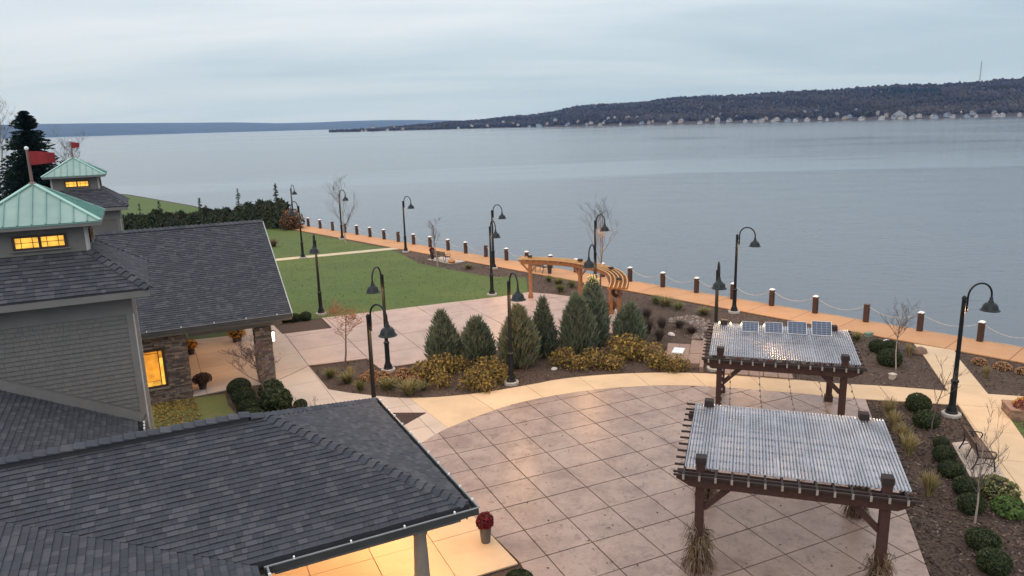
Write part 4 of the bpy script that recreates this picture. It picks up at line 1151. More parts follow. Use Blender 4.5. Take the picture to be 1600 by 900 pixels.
# ---------------- red pennants on the cupolas
M_flag = material('red_flag', (0.25, 0.02, 0.024), (0.19, 0.016, 0.02), scale=4, rough=0.8)
M_pole = material('flag_pole', (0.20, 0.13, 0.12), (0.15, 0.10, 0.09), rough=0.6)
def flag(c, ln, ht, label, yaw):
    p = B_M @ Vector((c[0], c[1], 9.70))
    t = thing('flag', label, 'flag', tuple(p), yaw, 'red pennants on the cupolas')
    mb = MB(); mb.tube([(0, 0, -0.02), (0, 0, 0.95)], [0.045, 0.032], 10); mb.build('flagpole', M_pole, t, True)
    mb = MB(); mb.lathe([(0.005, -0.055), (0.04, -0.04), (0.056, 0), (0.04, 0.04), (0.005, 0.055)], 12, (0, 0, 0.98)); mb.build('finial', M_clip, t, True)
    mb = MB(); mb.lathe([(0.11, 0), (0.09, 0.07), (0.05, 0.10)], 12, (0, 0, -0.03)); mb.build('pole_base', M_pole, t)
    n = 14; top = []; bot = []
    for k in range(n + 1):
        u = k / n; x = 0.04 + ln * u; y = 0.05 * math.sin(u * 7.5) * u; sag = -0.06 * u * u
        hh = ht * (1 - 0.18 * u)
        top.append((x, y, 0.90 + sag)); bot.append((x - 0.02 * u, y + 0.01, 0.90 - hh + sag * 0.3))
    mb = MB()
    fv = [[(a[0], a[1] - 0.003, a[2]), (a[0], a[1] + 0.003, a[2]), (b[0], b[1] + 0.003, b[2]), (b[0], b[1] - 0.003, b[2])] for a, b in zip(top, bot)]
    mb.rings(fv); mb.build('cloth', M_flag, t, True)
flag(TC, 0.68, 0.38, 'dark red pennant flying from the nearer cupola', R(0))
flag(RC, 0.42, 0.36, 'small red pennant on the farther cupola', R(0))
# ------------------------------------------------------------------ lamp posts
M_iron = material('black_iron', (0.012, 0.014, 0.016), (0.008, 0.010, 0.011), scale=6, rough=0.45, spec=0.22)
M_shade = material('shade_green_black', (0.014, 0.020, 0.021), (0.010, 0.015, 0.016), scale=6, rough=0.42, spec=0.25)
M_foot = material('pale_concrete', (0.38, 0.36, 0.33), (0.31, 0.295, 0.27), scale=4, rough=0.9, bump=0.2)
M_bulb = glow('lamp_bulb', (1.0, 0.66, 0.34), 12.0)
lt = thing('street_lamp', '', 'street lamp')
mb = MB(); mb.lathe([(0.33, -0.02), (0.33, 0.09), (0.31, 0.11)], 24); mb.build('footing', M_foot, lt)
mb = MB(); mb.lathe([(0.21, 0.11), (0.215, 0.15), (0.18, 0.20), (0.185, 0.25), (0.135, 0.36), (0.115, 0.48), (0.108, 1.28), (0.135, 1.31), (0.135, 1.37), (0.085, 1.42), (0.075, 2.2), (0.068, 4.42), (0.08, 4.43), (0.08, 4.49), (0.03, 4.55)], 20); mb.build('pole', M_iron, lt, True)
mb = MB()
for z in (4.08, 4.32): mb.beam((0.0, 0, z), (0.15, 0, z), 0.05, 0.07)
mb.build('bracket', M_iron, lt)
Rr = 0.455; ax = 0.14
pts_a = [(ax, 0, 3.98), (ax, 0, 4.3), (ax, 0, 4.52)] + [(ax + Rr - Rr * math.cos(R(a)), 0, 4.52 + Rr * math.sin(R(a))) for a in range(15, 181, 15)] + [(ax + 2 * Rr, 0, 4.40)]
mb = MB(); mb.tube(pts_a, 0.034, 10); mb.lathe([(0.001, 3.94), (0.04, 3.97), (0.001, 3.99)], 8, (ax, 0, 0)); mb.build('arm', M_iron, lt, True)
hx_ = ax + 2 * Rr
mb = MB(); mb.lathe([(0.035, 4.45), (0.06, 4.42), (0.06, 4.33), (0.085, 4.30), (0.10, 4.25), (0.175, 4.21), (0.235, 4.14), (0.265, 4.03), (0.285, 3.985), (0.325, 3.965), (0.33, 3.945), (0.26, 3.975), (0.22, 4.10), (0.06, 4.17)], 24, (hx_, 0, 0), cap=False)
sh_ = mb.build('lamp_shade', M_shade, lt, True)
mb = MB(); mb.lathe([(0.01, 3.99), (0.07, 4.01), (0.09, 4.06), (0.06, 4.13)], 14, (hx_, 0, 0)); mb.build('bulb', M_bulb, sh_, True)
p9 = g(575, 494, 4.5); p12 = g(930, 395, 4.5); p13 = g(1121.5, 424, 4.5)
lamps = [((-24.3, 81.7), 306, 'farthest arched lamp post, at the hedge end of the promenade'), ((-18.1, 62.6), 250, 'arched lamp post where the narrow tan path meets the small lawn'),
         ((-17.0, 73.1), 318, 'arched lamp post beside the leafless tree at the promenade'), ((-9.4, 64.4), 318, 'arched lamp post on the promenade edge where the tan path ends'),
         ((-1.38, 55.67), 318, 'arched lamp post on the promenade edge, just behind the one at the lawn corner'), ((-1.32, 46.68), 291, 'arched lamp post at the far corner of the broad lawn and the upper plaza'),
         ((-11.57, 42.75), 280, 'arched lamp post at the lawn corner nearest the gabled porch'), ((-5.8, 32.0), 256, 'arched lamp post in the mulch beside the tan mum cushions'),
         ((p9.x, p9.y), 318, 'arched lamp post rising right behind the entrance canopy roof'), ((-0.14, 29.87), 291, 'arched lamp post between the juniper and the curved sidewalk'),
         ((5.64, 48.22), 300, 'tall arched lamp post behind the curved wooden arbor'), ((p12.x, p12.y), 246, 'arched lamp post hidden behind the front junipers, its shade over the arbor'),
         ((p13.x, p13.y), 258, 'arched lamp post at the left corner of the solar pergola, shade facing the viewer'), ((12.75, 40.62), 318, 'arched lamp post on the promenade edge behind the solar pergola'),
         ((16.12, 25.21), 6, 'big arched lamp post at the right where the sidewalks cross')]
first = True
for (xy, yaw, lab) in lamps:
    if first: lt.location = (xy[0], xy[1], 0.03); lt.rotation_euler = (0, 0, R(yaw)); lt['label'] = lab; lt['group'] = 'arched lamp posts of the park'; o = lt; first = False
    else: o = dup(lt, (xy[0], xy[1], 0.03), R(yaw), lab)
    a = R(yaw); point_light(xy[0] + hx_ * math.cos(a), xy[1] + hx_ * math.sin(a), 3.92, 230, (1.0, 0.55, 0.24), 0.12)

# ------------------------------------------------------------------ bollards and ropes
M_timber = material('dark_timber', (0.075, 0.038, 0.026), (0.045, 0.023, 0.017), scale=5, rough=0.85, bump=0.4, bscale=30, stretch=(5, 5, 0.7), spread=0.15, bdist=0.01)
M_timber_end = material('timber_end', (0.14, 0.085, 0.06), (0.10, 0.06, 0.045), scale=9, rough=0.9)
M_cap = material('white_cap', (0.82, 0.82, 0.80), (0.72, 0.72, 0.70), scale=5, rough=0.5)
M_rope = material('pale_rope', (0.46, 0.46, 0.45), (0.34, 0.34, 0.34), scale=30, rough=0.9, bump=0.6, bscale=120)
bpx = [(480, 354), (496.6, 357.4), (514, 361), (533, 364.3), (552.6, 367.4), (572.8, 371), (594.5, 374.8), (617, 378.6), (641, 382.7), (666, 387.3), (692.6, 392.4), (721, 397), (751, 402.7), (783, 408.3), (816.5, 413.5), (853, 420), (891.7, 427), (935, 434), (979, 441), (1028, 450.5), (1081, 459.5), (1139, 469), (1201, 479), (1271, 490), (1349, 504.4), (1434, 518.6), (1529, 534.4)]
dark_ = {2, 3, 7, 12, 24}
ordw = ['first', 'second', 'third', 'fourth', 'fifth', 'sixth', 'seventh', 'eighth', 'ninth', 'tenth', 'eleventh', 'twelfth', 'thirteenth', 'fourteenth', 'fifteenth', 'sixteenth', 'seventeenth', 'eighteenth', 'nineteenth', 'twentieth', 'twenty-first', 'twenty-second', 'twenty-third', 'twenty-fourth', 'twenty-fifth', 'twenty-sixth', 'twenty-seventh', 'twenty-eighth']
bw = thing('bollard', '', 'bollard'); 
mb = MB(); mb.cbox((0, 0, 0.46), (0.25, 0.25, 1.0), 0.02); mb.build('post', M_timber, bw)
mb = MB(); mb.rings([[(sx * 0.135, sy * 0.135, 0.958) for sx, sy in ((-1, -1), (1, -1), (1, 1), (-1, 1))], [(sx * 0.135, sy * 0.135, 0.99) for sx, sy in ((-1, -1), (1, -1), (1, 1), (-1, 1))], [(sx * 0.05, sy * 0.05, 1.05) for sx, sy in ((-1, -1), (1, -1), (1, 1), (-1, 1))]]); mb.build('cap', M_cap, bw)
mb = MB(); mb.lathe([(0.02, -0.0), (0.05, 0.0)], 8); mb.v = [(x, y, z) for x, y, z in mb.v]
bd = thing('bollard', '', 'bollard')
mb = MB(); mb.cbox((0, 0, 0.46), (0.25, 0.25, 1.0), 0.02); mb.build('post', M_timber, bd)
mb = MB(); mb.box((0, 0, 0.968), (0.26, 0.26, 0.02)); mb.build('cap', M_timber_end, bd)
bpos = []; fw_, fd_ = True, True
for i, xy_ in enumerate(bpx + [None]):
    if xy_: p = g(xy_[0], xy_[1], 0.07); s = (Vector((p.x, p.y)) - S0).dot(SU); q = shore(s, -0.08)
    else: q = shore(s + 2.65, -0.08)
    bpos.append(q)
    d = i in dark_
    lab = '%s wooden bollard from the hedge end, %s' % (ordw[i], 'with a bare dark top' if d else 'with a white cap')
    src = bd if d else bw; ft = fd_ if d else fw_
    jr = S_ANG + rnd.uniform(-0.06, 0.06)
    if ft:
        src.location = (q.x, q.y, 0.06); src.rotation_euler = (0, 0, jr); src['label'] = lab; src['group'] = 'bollards along the promenade'
        if d: fd_ = False
        else: fw_ = False
    else:
        o = dup(src, (q.x, q.y, 0.06), jr, lab)
        o.rotation_euler = (rnd.uniform(-0.012, 0.012), rnd.uniform(-0.012, 0.012), jr)
for i in range(len(bpos) - 1):
    a, b = bpos[i], bpos[i + 1]; n = 14
    sag = 0.34 + rnd.uniform(-0.04, 0.05)
    d = (b - a).normalized()
    pts = []
    for k in range(n + 1):
        t = k / n; q = a + d * 0.14 + (b - a - d * 0.28) * t
        pts.append((q.x, q.y, 0.90 - sag * (1 - (2 * t - 1) ** 2)))
    mb = MB(); mb.tube(pts, 0.021, 6); o = mb.build('rope', M_rope, None, True)
    tag(o, 'pale sagging rope between the %s and %s bollards from the hedge end' % (ordw[i], ordw[i + 1]), 'rope', 'ropes between the bollards')

# ------------------------------------------------------------------ the two rectangular pergolas
TP = R(-18.0); P1 = Vector((math.cos(TP), math.sin(TP))); P2 = Vector((-P1.y, P1.x))
M_redwood = material('dark_stained_wood', (0.062, 0.026, 0.019), (0.042, 0.018, 0.014), scale=4, rough=0.7, bump=0.25, bscale=24, stretch=(3, 3, 3), spread=0.08, bdist=0.006)
M_brown = material('weathered_brown_wood', (0.034, 0.023, 0.020), (0.022, 0.016, 0.014), scale=4, rough=0.8, bump=0.25, bscale=24, spread=0.12, bdist=0.006)
M_tip = material('bleached_wood_end', (0.34, 0.30, 0.25), (0.24, 0.205, 0.17), scale=12, rough=0.9)
def sheet_mat(nm_, ca, cb):
    m = material(nm_, ca, cb, scale=1.6, rough=0.22, spread=0.04, detail=7, spec=0.6, stretch=(1, 1, 1))
    t = m.node_tree; b = t.nodes['Principled BSDF']; b.inputs['Metallic'].default_value = 0.5
    tr = N(t, 'ShaderNodeBsdfTransparent'); tr.inputs['Color'].default_value = (0.8, 0.84, 0.9, 1); mx = N(t, 'ShaderNodeMixShader'); mx.inputs[0].default_value = 0.27
    t.links.new(b.outputs[0], mx.inputs[1]); t.links.new(tr.outputs[0], mx.inputs[2]); t.links.new(mx.outputs[0], t.nodes['Material Output'].inputs['Surface'])
    return m
M_sheet = sheet_mat('corrugated_sheet', (0.68, 0.70, 0.745), (0.52, 0.54, 0.59)); M_sheet2 = sheet_mat('shaded_valley', (0.34, 0.345, 0.365), (0.24, 0.245, 0.26))  # second tone paints the shade of the grooves into the valley strips
def pergola(c1, c2, label, slope=0.035):
    o = P1 * c1 + P2 * c2
    t = thing('pergola', label, 'pergola', (o.x, o.y, 0.05), TP)
    hx, hy = 2.02, 1.875
    for sx in (-1, 1):
        for sy in (-1, 1):
            mb = MB(); mb.cbox((sx * hx, sy * hy, 1.50), (0.21, 0.21, 3.0), 0.012); po_ = mb.build('post', M_redwood, t)
            cp = MB(); cp.cbox((sx * hx, sy * hy, 2.985), (0.255, 0.255, 0.16), 0.012); cp.build('post_cap', M_brown, po_)
            bs = MB(); bs.cbox((sx * hx, sy * hy, 0.12), (0.30, 0.30, 0.24), 0.02); bs.build('post_base', M_redwood, po_)
            br = MB(); br.beam((sx * (hx - 0.09), sy * hy, 1.72), (sx * (hx - 0.72), sy * hy, 2.37), 0.09, 0.14); br.build('brace', M_redwood, t)
    for sy in (-1, 1):
        for k, off in enumerate((-0.145, 0.145)):
            y = sy * hy + off; z0, z1 = 2.33, 2.60; L = 2.58
            mb = MB()
            prof = [(-L, z1 - 0.09), (-L, z1), (L, z1), (L, z1 - 0.09), (L - 0.34, z0), (-L + 0.34, z0)]
            mb.rings([[(x, y - 0.035, z) for x, z in prof], [(x, y + 0.035, z) for x, z in prof]]); mb.build('beam', M_redwood, t)
    nr = 14
    rm = None
    for k in range(nr):
        x = -2.40 + 4.80 * k / (nr - 1)
        if rm is None:
            mb = MB(); mb.box((0, 0, 0), (0.05, 4.34, 0.13)); rm = mb.mesh('rafter', M_brown)
            tb_ = MB(); tb_.box((0, -2.174, 0), (0.052, 0.01, 0.132)); tm = tb_.mesh('rafter_tip', M_tip)
        ob = link_mesh('rafter', rm, t); ob.location = (x, -0.06, 2.668); ob.rotation_euler = (0.012, 0, 0)
        ot = link_mesh('rafter_tip', tm, ob)
    npur = 12; pm = None
    for k in range(npur):
        y = -2.06 + 4.06 * k / (npur - 1)
        if pm is None:
            mb = MB(); mb.box((0, 0, 0), (5.30, 0.045, 0.045)); pm = mb.mesh('purlin', M_brown)
        ob = link_mesh('purlin', pm, t); ob.location = (0.0, y, 2.76 + slope * (y) * 1.0); 
    # extra front rails over the rafter tips
    for y in (-2.20,):
        ob = link_mesh('purlin', pm, t); ob.location = (0.02, y, 2.752 + slope * y)
    # corrugated sheets: two rows of seven
    ns = 7; W = 4.86; sw = W / ns; rows_ = ((-1.86, 0.10), (0.04, 2.0))
    for r, (y0, y1) in enumerate(rows_):
        for k in range(ns):
            mb = MB(); pitch = 0.076; per = 6; nw = int(round((sw + 0.03) / pitch)) * per
            A = []; B = []; 
            for q in range(nw + 1):
                xx = -W / 2 + 0.03 + k * sw + q * pitch / per; zz = 0.021 * math.cos(2 * math.pi * q / per)
                zz += 0.004 * (k % 2) + 0.006 * r
                A.append((xx, y0, 2.80 + slope * y0 + zz)); B.append((xx, y1, 2.80 + slope * y1 + zz))
            n0 = len(mb.v); mid = [(a[0], (a[1] + b[1]) / 2, (a[2] + b[2]) / 2 + 0.004 * math.sin(k * 2.1)) for a, b in zip(A, B)]
            mb.rings([A, mid, B], closed=False)
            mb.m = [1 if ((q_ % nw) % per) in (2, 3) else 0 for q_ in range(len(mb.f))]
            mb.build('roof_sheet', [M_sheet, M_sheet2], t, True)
    return t
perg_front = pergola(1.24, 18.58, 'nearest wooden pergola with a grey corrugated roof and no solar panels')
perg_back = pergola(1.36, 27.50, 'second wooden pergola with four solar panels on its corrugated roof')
# solar panels
M_cell = material('solar_cells', (0.035, 0.055, 0.10), (0.028, 0.045, 0.085), scale=3, rough=0.18, spec=0.6)
M_alu = material('aluminium_frame', (0.62, 0.63, 0.64), (0.52, 0.53, 0.54), rough=0.35, metal=0.6)
for k, (u_, w_) in enumerate(((0.33, 0.62), (1.19, 0.64), (2.03, 0.68), (2.89, 0.70))):
    p = P1 * u_ + P2 * (28.42 + 0.02 * k)
    t = thing('solar_panel', ['leftmost of the four solar panels on the pergola roof', 'second solar panel from the left on the pergola roof', 'third solar panel from the left on the pergola roof', 'rightmost and largest solar panel on the pergola roof'][k], 'solar panel', (p.x, p.y, 2.93), TP, 'solar panels on the pergola roof')
    tl = [R(34), R(32), R(40), R(44)][k]; h_ = 0.52 + 0.035 * k
    T = Matrix.Rotation(tl, 4, 'X')
    def tbx(c, s, mbx):
        i0 = len(mbx.v); mbx.box(c, s)
        for q in range(i0, len(mbx.v)): mbx.v[q] = tuple(T @ Vector(mbx.v[q]))
    mb = MB(); tbx((0, h_ / 2, 0), (w_ - 0.05, h_ - 0.05, 0.02), mb); cell = mb.build('cell_glass', M_cell, t)
    mb = MB()
    for q in range(1, 4): tbx((-w_ / 2 + w_ * q / 4, h_ / 2, 0.0105), (0.004, h_ - 0.06, 0.002), mb)
    for q in range(1, 6): tbx((0, h_ * q / 6, 0.0103), (w_ - 0.06, 0.003, 0.002), mb)
    mb.build('cell_lines', M_alu, cell)
    mb = MB()
    for sx in (-1, 1): tbx((sx * (w_ / 2 - 0.008), h_ / 2, 0.002), (0.016, h_, 0.04), mb)
    for yy in (0.008, h_ - 0.008): tbx((0, yy, 0.0025), (w_ - 0.034, 0.016, 0.039), mb)
    mb.build('panel_frame', M_alu, t)
    mb = MB()
    for sx in (-1, 1):
        tip = T @ Vector((sx * w_ * 0.35, h_ * 0.9, -0.02)); mb.beam(tuple(tip), (sx * w_ * 0.35, tip.y + 0.05, -0.05), 0.025, 0.025); mb.beam((sx * w_ * 0.35, 0.02, -0.03), (sx * w_ * 0.35, tip.y + 0.05, -0.05), 0.025, 0.025)
    mb.build('panel_stand', M_alu, t)
# red and white bunting under the front rafters of the solar pergola
M_red = material('bunting_red', (0.45, 0.035, 0.03), (0.38, 0.03, 0.025), rough=0.9); M_white = material('bunting_white', (0.75, 0.73, 0.70), (0.66, 0.64, 0.62), rough=0.9)
p = P1 * 1.36 + P2 * (27.50 - 1.55)
t = thing('bunting', 'red and white striped cloth hung under the front rafters of the solar pergola', 'bunting', (p.x, p.y, 2.66), TP)
for k in range(26):
    mb = MB(); x0 = -1.5 + k * 0.13; mb.rings([[(x0, 0, -0.02), (x0 + 0.12, 0.01, -0.02), (x0 + 0.12, 0.02, -0.02), (x0, 0.01, -0.02)], [(x0 + 0.01, -0.05, -0.26), (x0 + 0.11, -0.04, -0.26), (x0 + 0.11, -0.03, -0.26), (x0 + 0.01, -0.04, -0.26)]]); mb.build('pennant', (M_red, M_white)[(k // 2) % 2 if k < 16 else k % 2], t)
# string lights
M_wire = material('black_wire', (0.02, 0.02, 0.02), (0.015, 0.015, 0.015), rough=0.7)
M_bulboff = material('clear_bulb', (0.30, 0.26, 0.22), (0.24, 0.2, 0.17), rough=0.2)
M_bulbon = glow('string_bulb', (1.0, 0.70, 0.34), 5.0)
def string_lights(a, b, sag, n, lit, label, drop=0.06):
    a = Vector(a); b = Vector(b); mid = (a + b) / 2
    t = thing('string_lights', label, 'string lights', tuple(a), 0, 'strings of small bulbs on the pergolas')
    pts = []
    for k in range(21):
        u = k / 20; q = (b - a) * u; q.z -= sag * 4 * u * (1 - u); pts.append(tuple(q))
    mb = MB(); mb.tube(pts, 0.006, 4); mb.build('wire', M_wire, t)
    bm_ = None
    for k in range(n):
        u = (k + 0.5) / n; q = (b - a) * u; q.z -= sag * 4 * u * (1 - u) + drop
        if bm_ is None:
            bb = MB(); bb.lathe([(0.012, 0.05), (0.016, 0.03), (0.032, 0.0), (0.028, -0.03), (0.005, -0.045)], 8); bm_ = bb.mesh('bulb', M_bulbon if lit else M_bulboff, True)
        o_ = link_mesh('bulb', bm_, t); o_.location = tuple(q)
def pg(u, v, z): q = P1 * u + P2 * v; return (q.x, q.y, z)
for k in range(5):
    u = -0.3 + k * 0.95
    string_lights(pg(u, 27.5 - 1.7, 2.50), pg(u + 0.1, 18.58 + 2.1, 2.62), 0.38, 11, False, ['string of small dark bulbs nearest the left posts, hung between the pergolas', 'second string of small dark bulbs hung between the pergolas', 'middle string of small dark bulbs hung between the pergolas', 'fourth string of small dark bulbs hung between the pergolas', 'string of small dark bulbs nearest the right posts, hung between the pergolas'][k])
string_lights(pg(-1.05, 27.5 + 1.95, 2.93), pg(1.5, 27.5 + 1.95, 2.93), 0.03, 6, True, 'short string of lit warm bulbs along the back edge of the solar pergola', drop=-0.05)
string_lights(pg(-0.66 + 0.1, 27.5 - 1.99, 2.45), pg(-0.66 + 0.1, 27.5 - 2.0, 0.5), 0.0, 8, False, 'string of bulbs running down the front left post of the solar pergola', drop=0)

# ------------------------------------------------------------------ curved arbor
M_cedar = material('cedar_wood', (0.33, 0.15, 0.062), (0.25, 0.108, 0.046), scale=4, rough=0.65, bump=0.25, bscale=26, spread=0.08, bdist=0.006)
M_cedarp = material('pale_cedar', (0.52, 0.33, 0.15), (0.42, 0.26, 0.115), scale=4, rough=0.7, bump=0.2, bscale=26, spread=0.08, bdist=0.006)
arb = thing('arbor', 'curved cedar arbor at the lake end of the upper plaza', 'arbor', (3.5, 42.0, 0.05))
ctl = [Vector(p) for p in ((-0.6, 45.9), (0.5, 45.62), (1.9, 45.25), (3.2, 44.6), (4.2, 43.72), (5.1, 42.45), (5.7, 41.0), (5.86, 39.5), (5.72, 38.0), (5.42, 36.55), (5.1, 35.4))]
def cr(i, t):
    p0, p1, p2, p3 = ctl[i - 1], ctl[i], ctl[i + 1], ctl[i + 2]
    return 0.5 * ((2 * p1) + (p2 - p0) * t + (2 * p0 - 5 * p1 + 4 * p2 - p3) * t * t + (3 * p1 - p0 - 3 * p2 + p3) * t ** 3)
cur = [cr(i, k / 6) for i in range(1, 9) for k in range(6)] + [ctl[9]]
lens = [0]
for i in range(1, len(cur)): lens.append(lens[-1] + (cur[i] - cur[i - 1]).length)
def at_arc(s):
    x = float(np.interp(s, lens, [p.x for p in cur])); y = float(np.interp(s, lens, [p.y for p in cur]))
    x2 = float(np.interp(min(s + 0.05, lens[-1]), lens, [p.x for p in cur])); y2 = float(np.interp(min(s + 0.05, lens[-1]), lens, [p.y for p in cur]))
    x1 = float(np.interp(max(s - 0.05, 0), lens, [p.x for p in cur])); y1 = float(np.interp(max(s - 0.05, 0), lens, [p.y for p in cur]))
    tn = Vector((x2 - x1, y2 - y1)).normalized(); return Vector((x, y)), Vector((-tn.y, tn.x))     # outward = lake side
ao = Vector((3.5, 42.0)); LA = lens[-1]
def curved(off, w, z0, z1, s0, s1, n, name, mat, parent=arb):
    rs = []
    for k in range(n + 1):
        p, nv = at_arc(s0 + (s1 - s0) * k / n); p = p - ao
        a = p + nv * (off - w / 2); b = p + nv * (off + w / 2)
        rs.append([(a.x, a.y, z0), (b.x, b.y, z0), (b.x, b.y, z1), (a.x, a.y, z1)])
    mb = MB(); mb.rings(rs); return mb.build(name, mat, parent)
post_s = []
for q in ((1.12, 45.5), (4.2, 43.72), (5.80, 40.9), (5.72, 38.05)):
    best = min(range(len(cur)), key=lambda i: (cur[i] - Vector(q)).length); post_s.append(lens[best])
for s in post_s:
    p, nv = at_arc(s); p = p - ao; rz = math.atan2(nv.y, nv.x)
    Rz = Matrix.Rotation(rz, 4, 'Z')
    mb = MB(); mb.cbox((0, 0, 1.36), (0.20, 0.20, 2.72), 0.012); po_ = mb.build('post', M_cedar, arb); po_.location = (p.x, p.y, 0); po_.rotation_euler = (0, 0, rz)
    mb = MB(); mb.cbox((0, 0, 2.72), (0.25, 0.25, 0.10), 0.012); mb.build('post_cap', M_brown, po_)
    mb = MB(); mb.cbox((0, 0, 0.12), (0.28, 0.28, 0.24), 0.015); mb.build('post_base', M_cedar, po_)
    for sg in (-1, 1):
        if (s + sg * 0.6) < 0.1 or (s + sg * 0.6) > LA - 0.1: continue
        p2, _ = at_arc(s + sg * 0.55); p2 = p2 - ao
        mb = MB(); mb.beam((p.x + (p2.x - p.x) * 0.15, p.y + (p2.y - p.y) * 0.15, 1.75), (p2.x, p2.y, 2.26), 0.08, 0.10); mb.build('brace', M_cedar, arb)
for off in (-0.14, 0.14): curved(off, 0.05, 2.22, 2.44, 0.12, LA - 0.35, 40, 'beam', M_cedar)
nrf = 30
for k in range(nrf):
    s = 0.1 + (LA - 0.25) * k / (nrf - 1); p, nv = at_arc(s); p = p - ao
    a = p - nv * 0.52; b = p + nv * 0.52
    mb = MB(); mb.beam((a.x, a.y, 2.50), (b.x, b.y, 2.50), 0.042, 0.11); mb.build('rafter', M_cedar, arb)
for k in range(5):
    curved(-0.43 + 0.215 * k, 0.05, 2.56, 2.60, 0.0, LA, 44, 'batten', M_cedarp)

# wreath on the nearest arbor post
p, nv = at_arc(post_s[3]); p_w = p - nv * 0.14
wr = thing('wreath', 'dark round wreath hung on the nearest post of the curved arbor', 'wreath', (p_w.x, p_w.y - 0.05, 2.05))
mb = MB(); mb.tube([(0.2 * math.cos(R(a)), 0, 0.2 * math.sin(R(a))) for a in range(0, 361, 20)], 0.07, 8); mb.build('ring', material('wreath_green', (0.03, 0.028, 0.022), (0.045, 0.02, 0.018), scale=20, rough=0.9, bump=1.0, bscale=60), wr)
rg = np.random.default_rng(3)
an = rg.uniform(0, 2 * np.pi, 260); ph = rg.uniform(0, 2 * np.pi, 260)
Pn = np.stack([(0.2 + 0.08 * np.cos(ph)) * np.cos(an), 0.08 * np.sin(ph), (0.2 + 0.08 * np.cos(ph)) * np.sin(an)], 1)
V, F = leaf_quads(Pn, np.stack([np.cos(ph) * np.cos(an), np.sin(ph), np.cos(ph) * np.sin(an)], 1), 0.06, rg)
link_mesh('leaves', np_mesh('leaves', V, F, [leaf_mat('wreath_leaf', (0.05, 0.05, 0.03), (0.10, 0.03, 0.03))]), wr)

# ------------------------------------------------------------------ benches
M_slat = material('bench_slat', (0.15, 0.095, 0.065), (0.10, 0.065, 0.045), scale=5, rough=0.7, spread=0.12)
def bench(loc, yaw, L, label):
    """seat faces local -y"""
    t = thing('bench', label, 'bench', (loc[0], loc[1], loc[2]), yaw, 'park benches')
    for k in range(6):
        mb = MB(); mb.cbox((0, -0.20 + k * 0.078, 0.44 - 0.004 * abs(k - 2)), (L - 0.06, 0.062, 0.03), 0.005); mb.build('seat_slat', M_slat, t)
    for k in range(4):
        z = 0.56 + k * 0.088; mb = MB(); mb.cbox((0, 0.245 + k * 0.024, z), (L - 0.06, 0.026, 0.07), 0.005); mb.build('back_slat', M_slat, t)
    for sx in (-1, 1):
        x = sx * (L / 2 - 0.02); mb = MB()
        mb.tube([(x, -0.27, 0.0), (x, -0.24, 0.22), (x, -0.20, 0.40)], [0.026, 0.02, 0.024], 6); mb.tube([(x, 0.36, 0.0), (x, 0.27, 0.2), (x, 0.22, 0.42), (x, 0.33, 0.90)], [0.026, 0.022, 0.024, 0.016], 6)
        mb.tube([(x, -0.22, 0.41), (x, 0.23, 0.41)], 0.022, 6); mb.tube([(x, -0.22, 0.41), (x, -0.27, 0.56), (x, -0.22, 0.64), (x, 0.0, 0.65), (x, 0.27, 0.63)], 0.02, 6); mb.tube([(x, -0.23, 0.15), (x, 0.0, 0.26), (x, 0.29, 0.15)], 0.014, 6)
        mb.build('end_frame', M_iron, t)
    mb = MB(); mb.tube([(0, -0.22, 0), (0, -0.2, 0.41), (0, 0.22, 0.41), (0, 0.3, 0.82)], 0.018, 6); mb.tube([(0, 0.34, 0), (0, 0.22, 0.41)], 0.018, 6); mb.build('middle_frame', M_iron, t)
    return t
b1 = g(690, 408.5); bench((b1.x, b1.y, 0.06), S_ANG + math.pi, 1.75, 'wooden bench facing the lake beside the pale young tree')
b2 = g(841, 425.5); bench((b2.x, b2.y, 0.06), S_ANG + math.pi, 1.6, 'wooden bench facing the lake seen through the curved arbor')
ba = g(1499.5, 703.5); bb_ = g(1519.7, 737)
dv = Vector((bb_.x - ba.x, bb_.y - ba.y)); bl = dv.length; an_ = math.atan2(dv.y, dv.x)
nb = Vector((math.cos(an_ + math.pi / 2), math.sin(an_ + math.pi / 2)))       # pointing to the sidewalk side
bm3 = Vector(((ba.x + bb_.x) / 2, (ba.y + bb_.y) / 2)) + nb * 0.33
bench((bm3.x, bm3.y, 0.07), an_ + math.pi, bl, 'iron and wood bench on its own concrete pad beside the right sidewalk')
pad = pxs([(1487, 694), (1510, 691.5), (1537, 697), (1574, 753), (1548, 752), (1515, 746)])
pd_ = sheet('bench_pad', pad, 0.055, M_buffl, 'concrete pad under the right bench', depth=0.05)
sheet('bench_pad', [tuple(shore((Vector((b1.x, b1.y)) - S0).dot(SU) + a, n)) for a, n in ((-1.6, -2.36), (1.6, -2.36), (1.6, -3.9), (-1.6, -3.9))], 0.045, M_buffl, 'concrete pad under the far bench', depth=0.04)

# ------------------------------------------------------------------ wooden deck with a white hatch, steps, planter
M_paver = material('brown_deck_board', (0.25, 0.175, 0.135), (0.20, 0.14, 0.11), scale=3, rough=0.8, bump=0.2, bscale=20, spread=0.1, bdist=0.006)
dc = g(1070, 553); dkt = thing('garden_deck', 'low brown platform beside the solar pergola', 'platform', (dc.x, dc.y, 0), R(68))
def quad_board(parent, px4, z0, z1, name, mat):
    ps = [g(x, y, z1) for x, y in px4]; inv = parent.matrix_basis.inverted() if False else (Matrix.Translation(parent.location) @ Matrix.Rotation(parent.rotation_euler.z, 4, 'Z')).inverted()
    mb = MB(); prism(mb, [tuple((inv @ Vector((p.x, p.y, 0))).xy) for p in ps], z0, z1); return mb.build(name, mat, parent)
quad_board(dkt, [(1044, 536), (1062, 537), (1057, 562), (1040, 560)], 0.0, 0.16, 'board', M_paver)
quad_board(dkt, [(1062.6, 537), (1079.5, 538), (1075, 563), (1057.6, 562)], 0.0, 0.162, 'board', M_paver)
